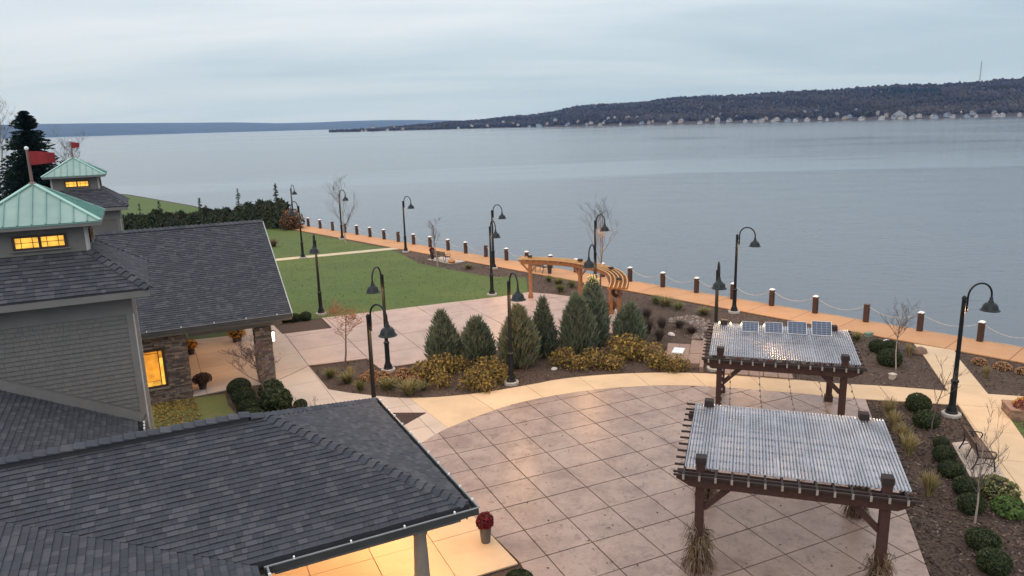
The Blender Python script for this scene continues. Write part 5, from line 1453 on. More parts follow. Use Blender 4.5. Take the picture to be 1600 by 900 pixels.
quad_board(dkt, [(1081, 531), (1098, 532.5), (1096, 552), (1077.5, 551.5)], 0.0, 0.24, 'board', M_paver)
quad_board(dkt, [(1077.3, 552.2), (1095.8, 552.7), (1092.5, 568), (1074, 567)], 0.0, 0.238, 'board', M_paver)
quad_board(dkt, [(1099, 528), (1104, 528), (1098.5, 574), (1092.7, 573)], 0.0, 0.235, 'board', M_paver)
ht = g(1060, 548.5, 0.17); hatch = thing('hatch', 'white square cover lying on the low brown platform', 'cover', (ht.x, ht.y, 0.165), R(68))
mb = MB(); mb.cbox((0, 0, 0.03), (0.80, 0.52, 0.06), 0.015); mb.build('lid', material('white_lid', (0.66, 0.72, 0.74), (0.58, 0.65, 0.67), scale=4, rough=0.4), hatch)
mb = MB(); mb.box((0, 0.0, 0.068), (0.12, 0.03, 0.015)); mb.build('handle', M_alu, hatch)
sp_ = g(1185, 588); stp = thing('step', 'row of brown pavers behind the solar pergola posts', 'pavers', (sp_.x, sp_.y, 0), R(-18))
for k in range(5):
    mb = MB(); mb.cbox((-1.3 + k * 0.60, 0.15, 0.06), (0.575, 0.85, 0.14), 0.01); mb.build('paver', M_paver, stp)
# brick planter at the right edge
pl0 = g(1562.5, 641); pl1 = g(1577, 657.5)
dvp = (Vector((pl1.x, pl1.y)) - Vector((pl0.x, pl0.y))).normalized(); rzp = math.atan2(dvp.y, dvp.x)
plan = thing('planter', 'brown brick planter with flowers at the right edge by the lawn', 'planter', (pl0.x, pl0.y, 0.0), rzp)
M_brick = [material('planter_brick', (0.27, 0.165, 0.115), (0.22, 0.13, 0.09), scale=8, rough=0.9, bump=0.3, spread=0.15), material('planter_brick_pale', (0.32, 0.20, 0.14), (0.26, 0.16, 0.115), scale=8, rough=0.9, bump=0.3, spread=0.15)]
Lp = (Vector((pl1.x, pl1.y)) - Vector((pl0.x, pl0.y))).length
mb = MB(); mb.box((Lp / 2, 1.1, 0.19), (Lp - 0.06, 2.1, 0.40)); core = mb.build('wall', M_mortar, plan)
PM = Matrix.Translation((pl0.x, pl0.y, 0)) @ Matrix.Rotation(rzp, 4, 'Z')
courses(core, 'brick', frame((0, 0.05, 0), (1, 0, 0), (0, 0, 1)), [(0, 0), (Lp, 0), (Lp, 0.38), (0, 0.38)], [], even_rows(0.076, 0, 0.38), [0.19], [(0.03, 0.03), (0.027, 0.027)], 0.008, M_brick, 60, PM, 'brick_courses', seed=70)
courses(core, 'brick', frame((Lp - 0.03, 0, 0), (0, 1, 0), (0, 0, 1)), [(0.03, 0), (2.2, 0), (2.2, 0.38), (0.03, 0.38)], [], even_rows(0.076, 0, 0.38), [0.19], [(0.03, 0.03), (0.027, 0.027)], 0.008, M_brick, 60, PM, 'brick_courses', seed=71)
mb = MB(); mb.cbox((Lp / 2, 1.1, 0.405), (Lp + 0.04, 2.2, 0.05), 0.01); mb.build('coping', M_brick[0], plan)
# ------------------------------------------------------------------ vegetation
RG = np.random.default_rng(21)
L_jun = [leaf_mat('juniper_blue', (0.195, 0.230, 0.165), (0.142, 0.175, 0.124)), leaf_mat('juniper_green', (0.153, 0.195, 0.124), (0.112, 0.147, 0.094)), leaf_mat('juniper_olive', (0.236, 0.218, 0.118), (0.177, 0.168, 0.094)), leaf_mat('juniper_dark', (0.071, 0.092, 0.073), (0.052, 0.068, 0.055))]
L_box = [leaf_mat('boxwood_dark', (0.026, 0.042, 0.016), (0.018, 0.030, 0.012)), leaf_mat('boxwood_mid', (0.046, 0.064, 0.024), (0.034, 0.050, 0.019)), leaf_mat('boxwood_light', (0.075, 0.088, 0.034), (0.056, 0.068, 0.026))]
L_yel = [leaf_mat('yellow_leaf', (0.36, 0.255, 0.06), (0.28, 0.195, 0.05)), leaf_mat('ochre_leaf', (0.235, 0.15, 0.045), (0.18, 0.11, 0.035)), leaf_mat('olive_leaf', (0.15, 0.135, 0.04), (0.115, 0.105, 0.034)), leaf_mat('brown_leaf', (0.105, 0.062, 0.032), (0.08, 0.046, 0.026))]
L_mum = [leaf_mat('tan_mum', (0.478, 0.268, 0.123), (0.377, 0.203, 0.096)), leaf_mat('rust_mum', (0.392, 0.196, 0.087), (0.304, 0.145, 0.072))]
L_orange = [leaf_mat('orange_bloom', (0.55, 0.24, 0.04), (0.46, 0.19, 0.03)), leaf_mat('gold_bloom', (0.52, 0.30, 0.05), (0.44, 0.24, 0.04)), L_box[1]]
L_burg = [leaf_mat('burgundy_bloom', (0.16, 0.012, 0.022), (0.11, 0.009, 0.016)), leaf_mat('wine_bloom', (0.22, 0.02, 0.035), (0.16, 0.014, 0.026)), L_box[0]]
L_dark = [leaf_mat('dry_dark_bloom', (0.06, 0.028, 0.02), (0.045, 0.022, 0.016)), leaf_mat('dry_brown_bloom', (0.09, 0.042, 0.026), (0.07, 0.034, 0.022))]
L_grass = [leaf_mat('grass_olive', (0.195, 0.182, 0.065), (0.143, 0.137, 0.052)), leaf_mat('grass_straw', (0.390, 0.305, 0.150), (0.312, 0.240, 0.117)), leaf_mat('grass_green', (0.130, 0.163, 0.052), (0.098, 0.124, 0.039))]
L_straw = [leaf_mat('straw_pale', (0.25, 0.18, 0.115), (0.195, 0.14, 0.088)), leaf_mat('straw_brown', (0.165, 0.105, 0.056), (0.12, 0.076, 0.042)), leaf_mat('straw_dark', (0.09, 0.056, 0.033), (0.065, 0.04, 0.024))]
L_spruce = [leaf_mat('spruce_dark', (0.018, 0.034, 0.026), (0.012, 0.024, 0.019), trans=0.1), leaf_mat('spruce_mid', (0.028, 0.046, 0.034), (0.02, 0.034, 0.026), trans=0.1)]
L_hedge = [leaf_mat('hedge_dark', (0.022, 0.036, 0.018), (0.015, 0.026, 0.014), trans=0.1), leaf_mat('hedge_mid', (0.036, 0.052, 0.024), (0.026, 0.040, 0.018), trans=0.1), leaf_mat('hedge_brown', (0.06, 0.048, 0.028), (0.045, 0.036, 0.022), trans=0.1)]
L_copper = [leaf_mat('copper_leaf', (0.30, 0.11, 0.045), (0.22, 0.08, 0.035)), leaf_mat('russet_leaf', (0.22, 0.085, 0.045), (0.16, 0.065, 0.036))]
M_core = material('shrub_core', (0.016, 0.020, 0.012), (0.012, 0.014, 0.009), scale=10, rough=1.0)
M_bark = material('grey_bark', (0.13, 0.105, 0.09), (0.09, 0.074, 0.064), scale=9, rough=0.95, bump=0.5, bscale=40)
M_barkp = material('pale_bark', (0.36, 0.31, 0.27), (0.27, 0.23, 0.20), scale=9, rough=0.9)
M_barkr = material('reddish_bark', (0.14, 0.085, 0.065), (0.10, 0.06, 0.048), scale=9, rough=0.95)
M_twig = material('twig', (0.12, 0.095, 0.085), (0.09, 0.07, 0.062), scale=9, rough=0.95)
M_twigo = material('orange_twig', (0.34, 0.19, 0.10), (0.26, 0.14, 0.075), scale=9, rough=0.9)

def cloud_obj(name, P, Nrm, size, mats, parent, probs=None, aspect=1.6, tilt=0.9):
    V, F = leaf_quads(P, Nrm, size, RG, aspect, tilt)
    mi = RG.choice(len(mats), len(P), p=probs)
    return link_mesh(name, np_mesh(name, V, F, mats, mi), parent)
def sphere_pts(n, lo=0.8):
    d = RG.normal(0, 1, (n, 3)); d /= np.linalg.norm(d, axis=1, keepdims=True)
    r = lo + (1 - lo) * RG.random(n) ** 0.6
    return d * r[:, None], d
def lump(d, k=5, amp=0.12, seed=0):
    r = np.random.default_rng(seed); c = r.normal(0, 1, (k, 3)); c /= np.linalg.norm(c, axis=1, keepdims=True)
    return 1 + amp * (np.max(d @ c.T, axis=1) - 0.6)
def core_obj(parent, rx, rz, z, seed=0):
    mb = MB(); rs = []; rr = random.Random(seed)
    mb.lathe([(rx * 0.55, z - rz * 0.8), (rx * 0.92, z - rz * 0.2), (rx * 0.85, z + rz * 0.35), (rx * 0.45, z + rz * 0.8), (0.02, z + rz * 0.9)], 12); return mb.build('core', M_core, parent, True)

# junipers: upright, feathery, several leaders
def juniper_root(h, r, seed, label, probs):
    t = thing('juniper', label, 'juniper', (0, 0, 0), 0, 'upright junipers in the mulch bed')
    rg = np.random.default_rng(seed); h *= 1.20; r *= 1.08; n = int(4600 * (h / 2.2) * (r / 0.65))
    nl = rg.integers(4, 7); la = rg.uniform(0, 2 * np.pi, nl); lr = rg.uniform(0.2, 0.5, nl) * r; lh = rg.uniform(0.66, 0.98, nl) * h; lh[0] = h; lr[0] = 0.06 * r
    which = rg.integers(0, nl, n)
    tt = rg.random(n) ** 0.95
    hgt = lh[which] * tt
    prof = np.where(tt < 0.36, 0.80 + 0.20 * tt / 0.36, np.clip(1 - ((tt - 0.36) / 0.64) ** 1.45, 0, 1) + 0.02) * r * rg.uniform(0.66, 0.86, nl)[which]
    rad = prof * rg.uniform(0.35, 1.0, n) ** 0.5
    an = rg.uniform(0, 2 * np.pi, n)
    fade = (1 - 0.4 * tt)
    bx = np.cos(la[which]) * lr[which] * fade + rad * np.cos(an); by = np.sin(la[which]) * lr[which] * fade + rad * np.sin(an); bz = hgt * 0.92 + 0.05
    out = np.stack([np.cos(an) * 0.46, np.sin(an) * 0.46, np.ones(n)], 1) + rg.normal(0, 0.26, (n, 3))
    out[:, 2] = np.abs(out[:, 2]); out /= np.linalg.norm(out, axis=1, keepdims=True)
    ln = rg.uniform(0.22, 0.5, n) * (1 - 0.2 * tt); wd = rg.uniform(0.022, 0.045, n)
    B = np.stack([bx, by, bz], 1); T = B + out * ln[:, None]
    sd = np.cross(out, rg.normal(0, 1, (n, 3))); sd /= np.linalg.norm(sd, axis=1, keepdims=True)
    mid = B + out * (ln * 0.45)[:, None]
    V = np.stack([B - sd * (wd * 0.35)[:, None], mid + sd * wd[:, None] * 0.75, T, mid - sd * wd[:, None] * 0.75], 1).reshape(-1, 3)
    F = np.arange(4 * n).reshape(n, 4)
    mi = rg.choice(4, n, p=probs)
    link_mesh('foliage', np_mesh('foliage', V, F, L_jun, mi), t)
    mb = MB(); mb.tube([(0, 0, -0.02), (0, 0, h * 0.6)], [0.06, 0.02], 6); mb.build('trunk', M_barkr, t)
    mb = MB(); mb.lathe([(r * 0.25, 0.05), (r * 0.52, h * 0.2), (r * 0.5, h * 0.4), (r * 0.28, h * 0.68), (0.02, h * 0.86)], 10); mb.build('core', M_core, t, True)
    return t
jun = [((693, 567), 2.15, 0.80, 'leftmost upright juniper, bushy and blue green', (0.5, 0.25, 0.1, 0.15)), ((748, 566), 1.85, 0.68, 'second upright juniper from the left, the smallest of the row', (0.4, 0.3, 0.15, 0.15)),
       ((808, 574), 2.5, 0.84, 'olive tinged upright juniper behind the lamp post', (0.15, 0.35, 0.38, 0.12)), ((850, 555), 2.45, 0.62, 'narrow dark upright juniper between two broad ones', (0.3, 0.25, 0.05, 0.4)),
       ((899, 552), 2.55, 0.86, 'broad upright juniper standing in front of the arbor', (0.45, 0.35, 0.08, 0.12)), ((926, 537), 2.95, 0.72, 'tall blue juniper touching the broad one before the arbor', (0.62, 0.16, 0.02, 0.2)),
       ((985, 536), 1.75, 0.72, 'rightmost upright juniper, beside the arbor end post', (0.55, 0.25, 0.02, 0.18))]
for k, (px_, h, r, lab, pr_) in enumerate(jun):
    t = juniper_root(h, r, 40 + k, lab, pr_); p = g(*px_); t.location = (p.x, p.y, 0); t.rotation_euler = (0, 0, k * 1.3)

# clipped round shrubs
def round_shrub(label, seed, r=0.5, hz=0.42, mats=L_box, probs=(0.4, 0.42, 0.18), n=3000, size=0.05, group='clipped round shrubs', name='shrub'):
    t = thing(name, label, 'shrub', (0, 0, 0), 0, group)
    P_, d = sphere_pts(n, 0.86); k = lump(d, 6, 0.16, seed)[:, None]
    P_ = P_ * k * np.array([r, r, hz]); P_[:, 2] += hz * 0.82
    keep = P_[:, 2] > 0.0
    cloud_obj('foliage', P_[keep], d[keep], size, mats, t, probs)
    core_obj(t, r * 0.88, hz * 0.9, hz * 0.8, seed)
    return t
sA = round_shrub('', 1); sB = round_shrub('', 2, hz=0.38); sC = round_shrub('', 3, r=0.45)
shr = [((1434, 642), 1.05, 0, 'round clipped shrub at the sidewalk crossing, left of the big lamp post'), ((1446, 666), 1.12, 1, 'round clipped shrub just in front of the one at the sidewalk crossing'),
       ((1470, 700), 0.82, 2, 'small round shrub at the far end of the row behind the right bench'), ((1474, 720), 0.95, 0, 'second round shrub of the row behind the right bench'), ((1485, 744), 1.0, 1, 'third round shrub of the row, at the corner of the bench pad'),
       ((1508, 772), 1.05, 2, 'dark round shrub in front of the bench pad'), ((1516, 799), 1.05, 0, 'dark round shrub left of the bare sapling trunk'), ((1535, 856), 1.12, 1, 'large dark round shrub below the bare sapling'), ((1552, 893), 1.15, 2, 'round shrub at the bottom edge, nearest of the row'),
       ((1371, 550), 1.05, 2, 'round shrub in the mulch right of the solar pergola, nearest the promenade'), ((1389, 570), 1.25, 0, 'larger olive shrub in front of it, beside the pale sapling'), ((1390, 548), 0.9, 1, 'brownish shrub between two greener ones by the pale sapling'),
       ((374, 616), 1.15, 0, 'leftmost round shrub in front of the stone pillar'), ((383, 632), 1.2, 1, 'second round shrub in front of the stone pillar'), ((390, 650), 1.2, 2, 'round shrub below the pillar, nearest the canopy ridge'), ((396, 664), 1.1, 0, 'round shrub half hidden by the canopy ridge'),
       ((460, 502), 0.85, 1, 'round shrub at the gabled roof corner'), ((478, 500), 0.85, 0, 'round shrub in the small bed beside the lawn lamp post'), ((446, 504), 0.7, 2, 'little shrub under the corner of the gabled roof'),
       ((812, 925), 0.9, 1, 'green shrub at the bottom edge beside the concrete slab corner'), ((470, 640), 0.7, 2, 'low shrub at the end of the pillar bed')]
base = [sA, sB, sC]; used = [False] * 3
for px_, sc, w, lab in shr:
    p = g(*px_)
    if not used[w]: used[w] = True; o = base[w]; o['label'] = lab
    else: o = dup(base[w], None, None, lab)
    o.location = (p.x, p.y, 0.0); o.rotation_euler = (0, 0, rnd.uniform(0, 6.28)); sc *= 0.70 if px_[0] > 1460 else 0.82; o.scale = (sc, sc * rnd.uniform(0.94, 1.06), sc * rnd.uniform(0.92, 1.04))
# rhododendron like shrub by the pillar
t = round_shrub('loose broad leaved green shrub right of the stone pillar', 9, 0.6, 0.5, L_box, (0.25, 0.45, 0.3), 1500, 0.12, None); p = g(432, 640); t.location = (p.x, p.y, 0)
t = round_shrub('loose broad leaved green shrub at the foot of the stone pillar', 10, 0.5, 0.42, L_box, (0.3, 0.45, 0.25), 1100, 0.11, None); p = g(425, 622); t.location = (p.x, p.y, 0)
t = round_shrub('bright green low plant at the right edge beside the sidewalk', 12, 0.45, 0.24, [leaf_mat('fresh_leaf', (0.10, 0.16, 0.04), (0.07, 0.12, 0.03))], None, 500, 0.09, None, 'perennial'); p = g(1577, 803); t.location = (p.x, p.y, 0)
t = round_shrub('straggly olive shrub between bench pad and green plant', 13, 0.55, 0.32, L_grass, (0.5, 0.2, 0.3), 800, 0.07, None); p = g(1556, 776); t.location = (p.x, p.y, 0)

# yellow autumn shrubs
def yellow_shrub(label, seed, r=0.62, hz=0.5, n=900, size=0.12, mats=L_yel, probs=(0.30, 0.30, 0.24, 0.16), group='yellow leaved autumn shrubs'):
    t = thing('autumn_shrub', label, 'shrub', (0, 0, 0), 0, group)
    P_, d = sphere_pts(n, 0.25); k = lump(d, 9, 0.75, seed)[:, None]
    P_ = P_ * k * np.array([r, r, hz]); P_[:, 2] += hz * 0.7; keep = P_[:, 2] > 0.04
    cloud_obj('leaves', P_[keep], d[keep], size, mats, t, probs, aspect=1.3)
    mb = MB(); rr = random.Random(seed)
    for _ in range(16):
        a = rr.uniform(0, 6.28); q = rr.uniform(0.3, 0.85); mb.tube([(0.05 * math.cos(a), 0.05 * math.sin(a), 0), (r * q * 0.6 * math.cos(a), r * q * 0.6 * math.sin(a), hz * 0.7), (r * q * math.cos(a), r * q * math.sin(a), hz * rr.uniform(1.0, 1.55))], [0.012, 0.009, 0.005], 4)
    mb.build('stems', M_barkr, t); return t
ya, yb, yc = yellow_shrub('', 1, 0.62, 0.47, 720, 0.095), yellow_shrub('', 2, 0.68, 0.52, 800, 0.095), yellow_shrub('', 3, 0.56, 0.42, 600, 0.095)
yl = [((662, 592), 1.0, 0, 'leftmost yellow shrub in front of the junipers'), ((690, 585), 1.1, 1, 'yellow shrub at the foot of the leftmost juniper'), ((716, 578), 1.0, 2, 'yellow shrub between the two leftmost junipers'), ((688, 604), 0.85, 2, 'low yellow shrub in front of the left clump, near the grasses'),
      ((738, 605), 1.0, 0, 'yellow shrub near the sidewalk, middle of the left clump'), ((762, 590), 1.15, 1, 'tall yellow shrub below the second juniper'), ((784, 596), 0.9, 0, 'yellow shrub beside the lamp post base'), ((758, 612), 0.8, 2, 'lowest yellow shrub at the sidewalk edge'),
      ((880, 572), 0.95, 0, 'leftmost yellow shrub of the right hand clump'), ((905, 577), 0.95, 2, 'low yellow shrub in front of the broad juniper'), ((930, 572), 1.0, 1, 'yellow shrub in front of the arbor junipers'), ((955, 576), 0.9, 0, 'yellow shrub at the sidewalk, middle of the right clump'), ((975, 560), 1.2, 1, 'tallest yellow shrub, before the rightmost juniper'),
      ((1008, 562), 1.2, 0, 'big yellow shrub right of the rightmost juniper'), ((1030, 575), 1.0, 2, 'yellow shrub next to the low platform'), ((1055, 580), 0.85, 1, 'brownish yellow shrub in front of the white hatch')]
base = [ya, yb, yc]; used = [False] * 3
for px_, sc, w, lab in yl:
    p = g(*px_)
    if not used[w]: used[w] = True; o = base[w]; o['label'] = lab
    else: o = dup(base[w], None, None, lab)
    o.location = (p.x, p.y, 0.0); o.rotation_euler = (0, 0, rnd.uniform(0, 6.28)); o.scale = (sc, sc, sc * rnd.uniform(0.85, 1.1))

# mum cushions
def cushion(label, seed):
    t = thing('mum_cushion', label, 'flowers', (0, 0, 0), 0, 'tan mum cushions in the mulch')
    P_, d = sphere_pts(750, 0.92); P_ = P_ * np.array([0.36, 0.36, 0.27]); keep = P_[:, 2] > -0.02; P_[:, 2] += 0.05
    cloud_obj('blooms', P_[keep], d[keep], 0.05, L_mum, t, (0.6, 0.4), 1.1, 0.7); core_obj(t, 0.3, 0.22, 0.07); return t
cu = cushion('', 1)
cl_ = [((580, 587), 0.9, 'tan mum cushion half behind the dark lamp post pole'), ((570, 595), 0.95, 'tan mum cushion left of the dark lamp post pole'), ((599, 592), 1.15, 'tan mum cushion nearest the lamp post footing'), ((599, 601), 1.15, 'tan mum cushion in front of the one by the lamp footing'), ((631, 587), 1.1, 'tan mum cushion right of the lamp post footing'), ((626, 595.5), 1.05, 'tan mum cushion, middle of the right three'), ((646, 600), 1.2, 'tan mum cushion next to the yellow shrubs'),
       ((1530, 569), 0.95, 'rusty cushion plant in the right bed below the promenade'), ((1566, 577), 1.05, 'tan cushion plant in the right bed near the frame edge'), ((1598, 584), 0.9, 'tan cushion plant at the right frame edge')]
for i, (px_, sc, lab) in enumerate(cl_):
    p = g(*px_); o = cu if i == 0 else dup(cu, None, None, lab); o['label'] = lab
    o.location = (p.x, p.y, 0); o.rotation_euler = (0, 0, i * 1.1); o.scale = (sc, sc, sc)

# grass tufts
def tuft_mesh(n, h, spread, mats, seed, wd=0.016, probs=None):
    rg = np.random.default_rng(seed); an = rg.uniform(0, 2 * np.pi, n); ln = h * rg.uniform(0.6, 1.1, n); lean = rg.uniform(0.1, 1.0, n) * spread
    r0 = rg.uniform(0, 0.10, n) * spread * 2
    V = []; 
    c, s = np.cos(an), np.sin(an); px_, py_ = -s, c
    def lev(t, w):
        rr_ = r0 + lean * t ** 1.7; z = ln * (t - 0.28 * t ** 3 * (lean / max(spread, 1e-3)))
        cx, cy_ = c * rr_, s * rr_
        return np.stack([cx - px_ * w, cy_ - py_ * w, z], 1), np.stack([cx + px_ * w, cy_ + py_ * w, z], 1)
    L0 = lev(0.0, wd * 0.5); L1 = lev(0.5, wd * 0.5); L2 = lev(1.0, wd * 0.12)
    V = np.stack([L0[0], L0[1], L1[1], L1[0], L2[1], L2[0]], 1).reshape(-1, 3)
    b = np.arange(n)[:, None] * 6
    F = np.concatenate([b + np.array([[0, 1, 2, 3]]), b + np.array([[3, 2, 4, 5]])], 0)
    mi = np.tile(rg.choice(len(mats), n, p=probs), 2)
    return np_mesh('blades', V, F, mats, mi)
tm_a = tuft_mesh(220, 0.42, 0.42, L_grass, 1, 0.02, (0.5, 0.3, 0.2)); tm_b = tuft_mesh(200, 0.55, 0.25, L_grass, 2, 0.018, (0.2, 0.7, 0.1)); tm_c = tuft_mesh(160, 0.35, 0.3, L_grass, 3, 0.018, (0.35, 0.1, 0.55))
tuf = [((517, 590), 0.9, tm_a, 'thin grass tuft near the crab apple trunk'), ((542, 598), 1.0, tm_a, 'grass tuft left of the dark pole in the mulch corner'), ((563, 610), 1.05, tm_c, 'green grass tuft near the sidewalk, left of the dark pole'), ((548, 590), 0.8, tm_b, 'straw coloured tuft behind the green one'),
       ((605, 609), 1.05, tm_a, 'grass tuft in front of the tan cushions'), ((640, 617), 1.35, tm_a, 'big arching grass tuft at the sidewalk edge'), ((662, 610), 0.9, tm_c, 'grass tuft in front of the yellow shrubs'), ((616, 603), 0.8, tm_c, 'small grass tuft between the cushions'),
       ((1388, 652), 1.15, tm_b, 'straw tuft at the far right corner of the front pergola'), ((1396, 672), 1.1, tm_b, 'second straw tuft along the front pergola'), ((1409, 692), 1.1, tm_b, 'third straw tuft along the front pergola'), ((1420, 712), 1.2, tm_b, 'fourth straw tuft along the front pergola'), ((1451, 775), 1.15, tm_b, 'silvery straw tuft alone in the right bed'),
       ((858, 440), 1.0, tm_c, 'green tuft in the bed behind the arbor'), ((873, 445), 1.0, tm_a, 'tuft in the middle of the bed behind the arbor'), ((893, 449), 1.1, tm_c, 'tuft near the middle arbor post'), ((876, 456), 1.2, tm_c, 'dark green tuft nearest the plaza behind the arbor'), ((1025, 474), 1.2, tm_c, 'green tuft in the bed by the promenade'), ((1040, 478), 1.1, tm_a, 'tuft right of the green one by the promenade'), ((1060, 484), 1.1, tm_c, 'spiky tuft in the lakeside bed'), ((1100, 492), 0.9, tm_a, 'small tuft left of the lamp post pair'), ((1338, 532), 0.9, tm_a, 'tuft right of the solar pergola'), ((1540, 590), 0.8, tm_b, 'dry tuft in the right bed'), ((732, 420), 0.8, tm_a, 'yellowed tuft in the mulch below the far bench'), ((1420, 556), 0.9, tm_b, 'dry tuft beside the pale sapling')]
for i, (px_, sc, me, lab) in enumerate(tuf):
    p = g(*px_); t = thing('grass_tuft', lab, 'grass', (p.x, p.y, 0.0), i * 0.9, 'ornamental grass tufts'); link_mesh('blades', me, t); sc *= 1.7 if px_[1] < 500 else 1.3; t.scale = (sc, sc, sc * (0.8 if px_[1] < 500 else 1.0))
# brown perennials mass right of the arbor
def brown_bush(px_, h, spread, label, mats, n=420, wd=0.014, sc=1.0):
    p = g(*px_); t = thing('perennial', label, 'plant', (p.x, p.y, 0), 0); link_mesh('stems', tuft_mesh(n, h, spread, mats, int(px_[0]), wd), t); return t
L_br = [leaf_mat('dry_stem', (0.085, 0.062, 0.05), (0.065, 0.048, 0.04)), leaf_mat('dry_stem_grey', (0.12, 0.10, 0.085), (0.09, 0.075, 0.065))]
for i, (px_, h, s_, lab) in enumerate([((1012, 522), 1.0, 0.55, 'tall dry brown perennials beside the rightmost juniper'), ((1034, 515), 0.8, 0.5, 'dry brown perennials right of the taller clump'), ((1030, 532), 0.7, 0.5, 'dark dry perennials behind the yellow shrubs'), ((1062, 512), 0.5, 0.6, 'low dry perennials near the pebble patch'), ((1080, 520), 0.45, 0.6, 'low dark perennials between pebbles and platform'),
                                       ((428, 386), 0.9, 0.7, 'dry tan bush on the small lawn beside the gabled roof'), ((1010, 500), 0.8, 0.6, 'dry perennials nearest the arbor end')]):
    brown_bush(px_, h, s_, lab, L_straw if i == 5 else L_br)

# potted flowers
M_pot = material('grey_pot', (0.11, 0.10, 0.095), (0.085, 0.078, 0.075), scale=5, rough=0.7)
M_potd = material('dark_pot', (0.04, 0.036, 0.034), (0.03, 0.027, 0.026), scale=5, rough=0.7)
def potted(px_, z, label, mats, probs, ph, pr0, pr1, fr, fh, pot=M_pot, square=False):
    p = g(px_[0], px_[1], z); t = thing('potted_mum', label, 'potted flowers', (p.x, p.y, z), 0.5)
    mb = MB()
    if square: mb.rings([[(sx * pr0, sy * pr0, 0) for sx, sy in ((-1, -1), (1, -1), (1, 1), (-1, 1))], [(sx * pr1, sy * pr1, ph) for sx, sy in ((-1, -1), (1, -1), (1, 1), (-1, 1))]])
    else: mb.lathe([(pr0, 0), (pr1, ph - 0.05), (pr1 * 1.1, ph - 0.05), (pr1 * 1.1, ph), (pr1 * 0.95, ph), (pr1 * 0.9, ph - 0.04)], 20)
    mb.build('pot', pot, t)
    P_, d = sphere_pts(1100, 0.85); k = lump(d, 6, 0.12, int(px_[0]))[:, None]; P_ = P_ * k * np.array([fr, fr, fh]); keep = P_[:, 2] > -fh * 0.45; P_[:, 2] += ph + fh * 0.35
    cloud_obj('blooms', P_[keep], d[keep], 0.06, mats, t, probs, 1.1, 0.7)
    c = core_obj(t, fr * 0.85, fh * 0.85, ph + fh * 0.3); return t
potted((759, 846), 0.07, 'tall grey pot of burgundy mums at the plaza edge by the canopy', L_burg, (0.5, 0.38, 0.12), 0.50, 0.125, 0.165, 0.24, 0.24)
potted((317.5, 607), 0.07, 'dark pot with a brown withered mum on the porch floor', L_dark, (0.6, 0.4), 0.34, 0.14, 0.19, 0.40, 0.26, M_potd)
potted((299, 553), 0.07, 'dark pot of orange mums against the stone wall end', L_orange, (0.5, 0.3, 0.2), 0.36, 0.15, 0.20, 0.33, 0.28, M_potd)
potted((371, 533), 0.07, 'large bushy orange mum in front of the lawn under the porch', L_orange, (0.3, 0.5, 0.2), 0.30, 0.2, 0.25, 0.46, 0.42, M_potd)
bo = g(690, 408.5)
def potted_w(s, n, label, mats, probs, ph, fr, fh):
    q = shore(s, n); px_, py_, _ = project((q.x, q.y, 0.06)); return potted((px_, py_), 0.06, label, mats, probs, ph, 0.13, 0.18, fr, fh, M_potd)
s_b = (Vector((b1.x, b1.y)) - S0).dot(SU); n_b = (Vector((b1.x, b1.y)) - S0).dot(SN)
potted_w(s_b - 1.25, n_b, 'dark pot of wine red mums left of the far bench', L_burg, (0.5, 0.38, 0.12), 0.7, 0.22, 0.2)
s_c = (Vector((b2.x, b2.y)) - S0).dot(SU); n_c = (Vector((b2.x, b2.y)) - S0).dot(SN)
potted_w(s_c + 1.2, n_c, 'dark pot of wine red mums beside the bench behind the arbor', L_burg, (0.5, 0.38, 0.12), 0.7, 0.24, 0.22)
potted((947, 489), 0.06, 'pot of red orange mums on the plaza beside the arbor posts', [L_orange[0], L_copper[0], L_copper[1]], (0.4, 0.3, 0.3), 0.30, 0.15, 0.2, 0.32, 0.28, M_potd)
potted((956, 487), 0.06, 'second pot of red orange mums nearer the arbor posts', [L_orange[0], L_copper[0], L_copper[1]], (0.3, 0.3, 0.4), 0.34, 0.15, 0.2, 0.26, 0.26, M_potd)
# orange pumpkin heap by the far bench
q = shore(s_b + 1.35, n_b)
t = thing('pumpkin', 'orange pumpkin on the ground right of the far bench', 'pumpkin', (q.x, q.y, 0.0))
mb = MB(); rs = []
for z, r in ((0.0, 0.12), (0.06, 0.24), (0.17, 0.29), (0.28, 0.24), (0.34, 0.10), (0.31, 0.03)): rs.append([((r * (1 + 0.06 * math.cos(8 * a))) * math.cos(a), (r * (1 + 0.06 * math.cos(8 * a))) * math.sin(a), z) for a in [2 * math.pi * k / 32 for k in range(32)]])
mb.rings(rs); mb.build('fruit', material('pumpkin_skin', (0.50, 0.20, 0.035), (0.42, 0.16, 0.03), rough=0.5), t, True)
mb = MB(); mb.tube([(0, 0, 0.30), (0.02, 0, 0.38), (0.06, 0, 0.42)], [0.03, 0.02, 0.022], 6); mb.build('stalk', M_bark, t)
# flowers in the brick planter
for k, (off, mats, lab) in enumerate((((Lp * 0.45, 0.75), [L_orange[0], L_orange[1]], 'orange yellow mums at the back of the brick planter'), ((Lp * 0.62, 0.72), [leaf_mat('purple_bloom', (0.20, 0.035, 0.07), (0.15, 0.025, 0.055)), L_copper[1]], 'purple red mums at the front of the brick planter'))):
    w = PM @ Vector((off[0], off[1] , 0.40)); t = thing('mum_cushion', lab, 'flowers', (w.x, w.y, w.z + 0.03), 0)
    P_, d = sphere_pts(900, 0.9); P_ = P_ * np.array([0.55, 0.42, 0.27]); keep = P_[:, 2] > -0.05; cloud_obj('blooms', P_[keep] + np.array([0, 0, 0.03]), d[keep], 0.065, mats, t, None, 1.1, 0.7); core_obj(t, 0.36, 0.22, 0.03)

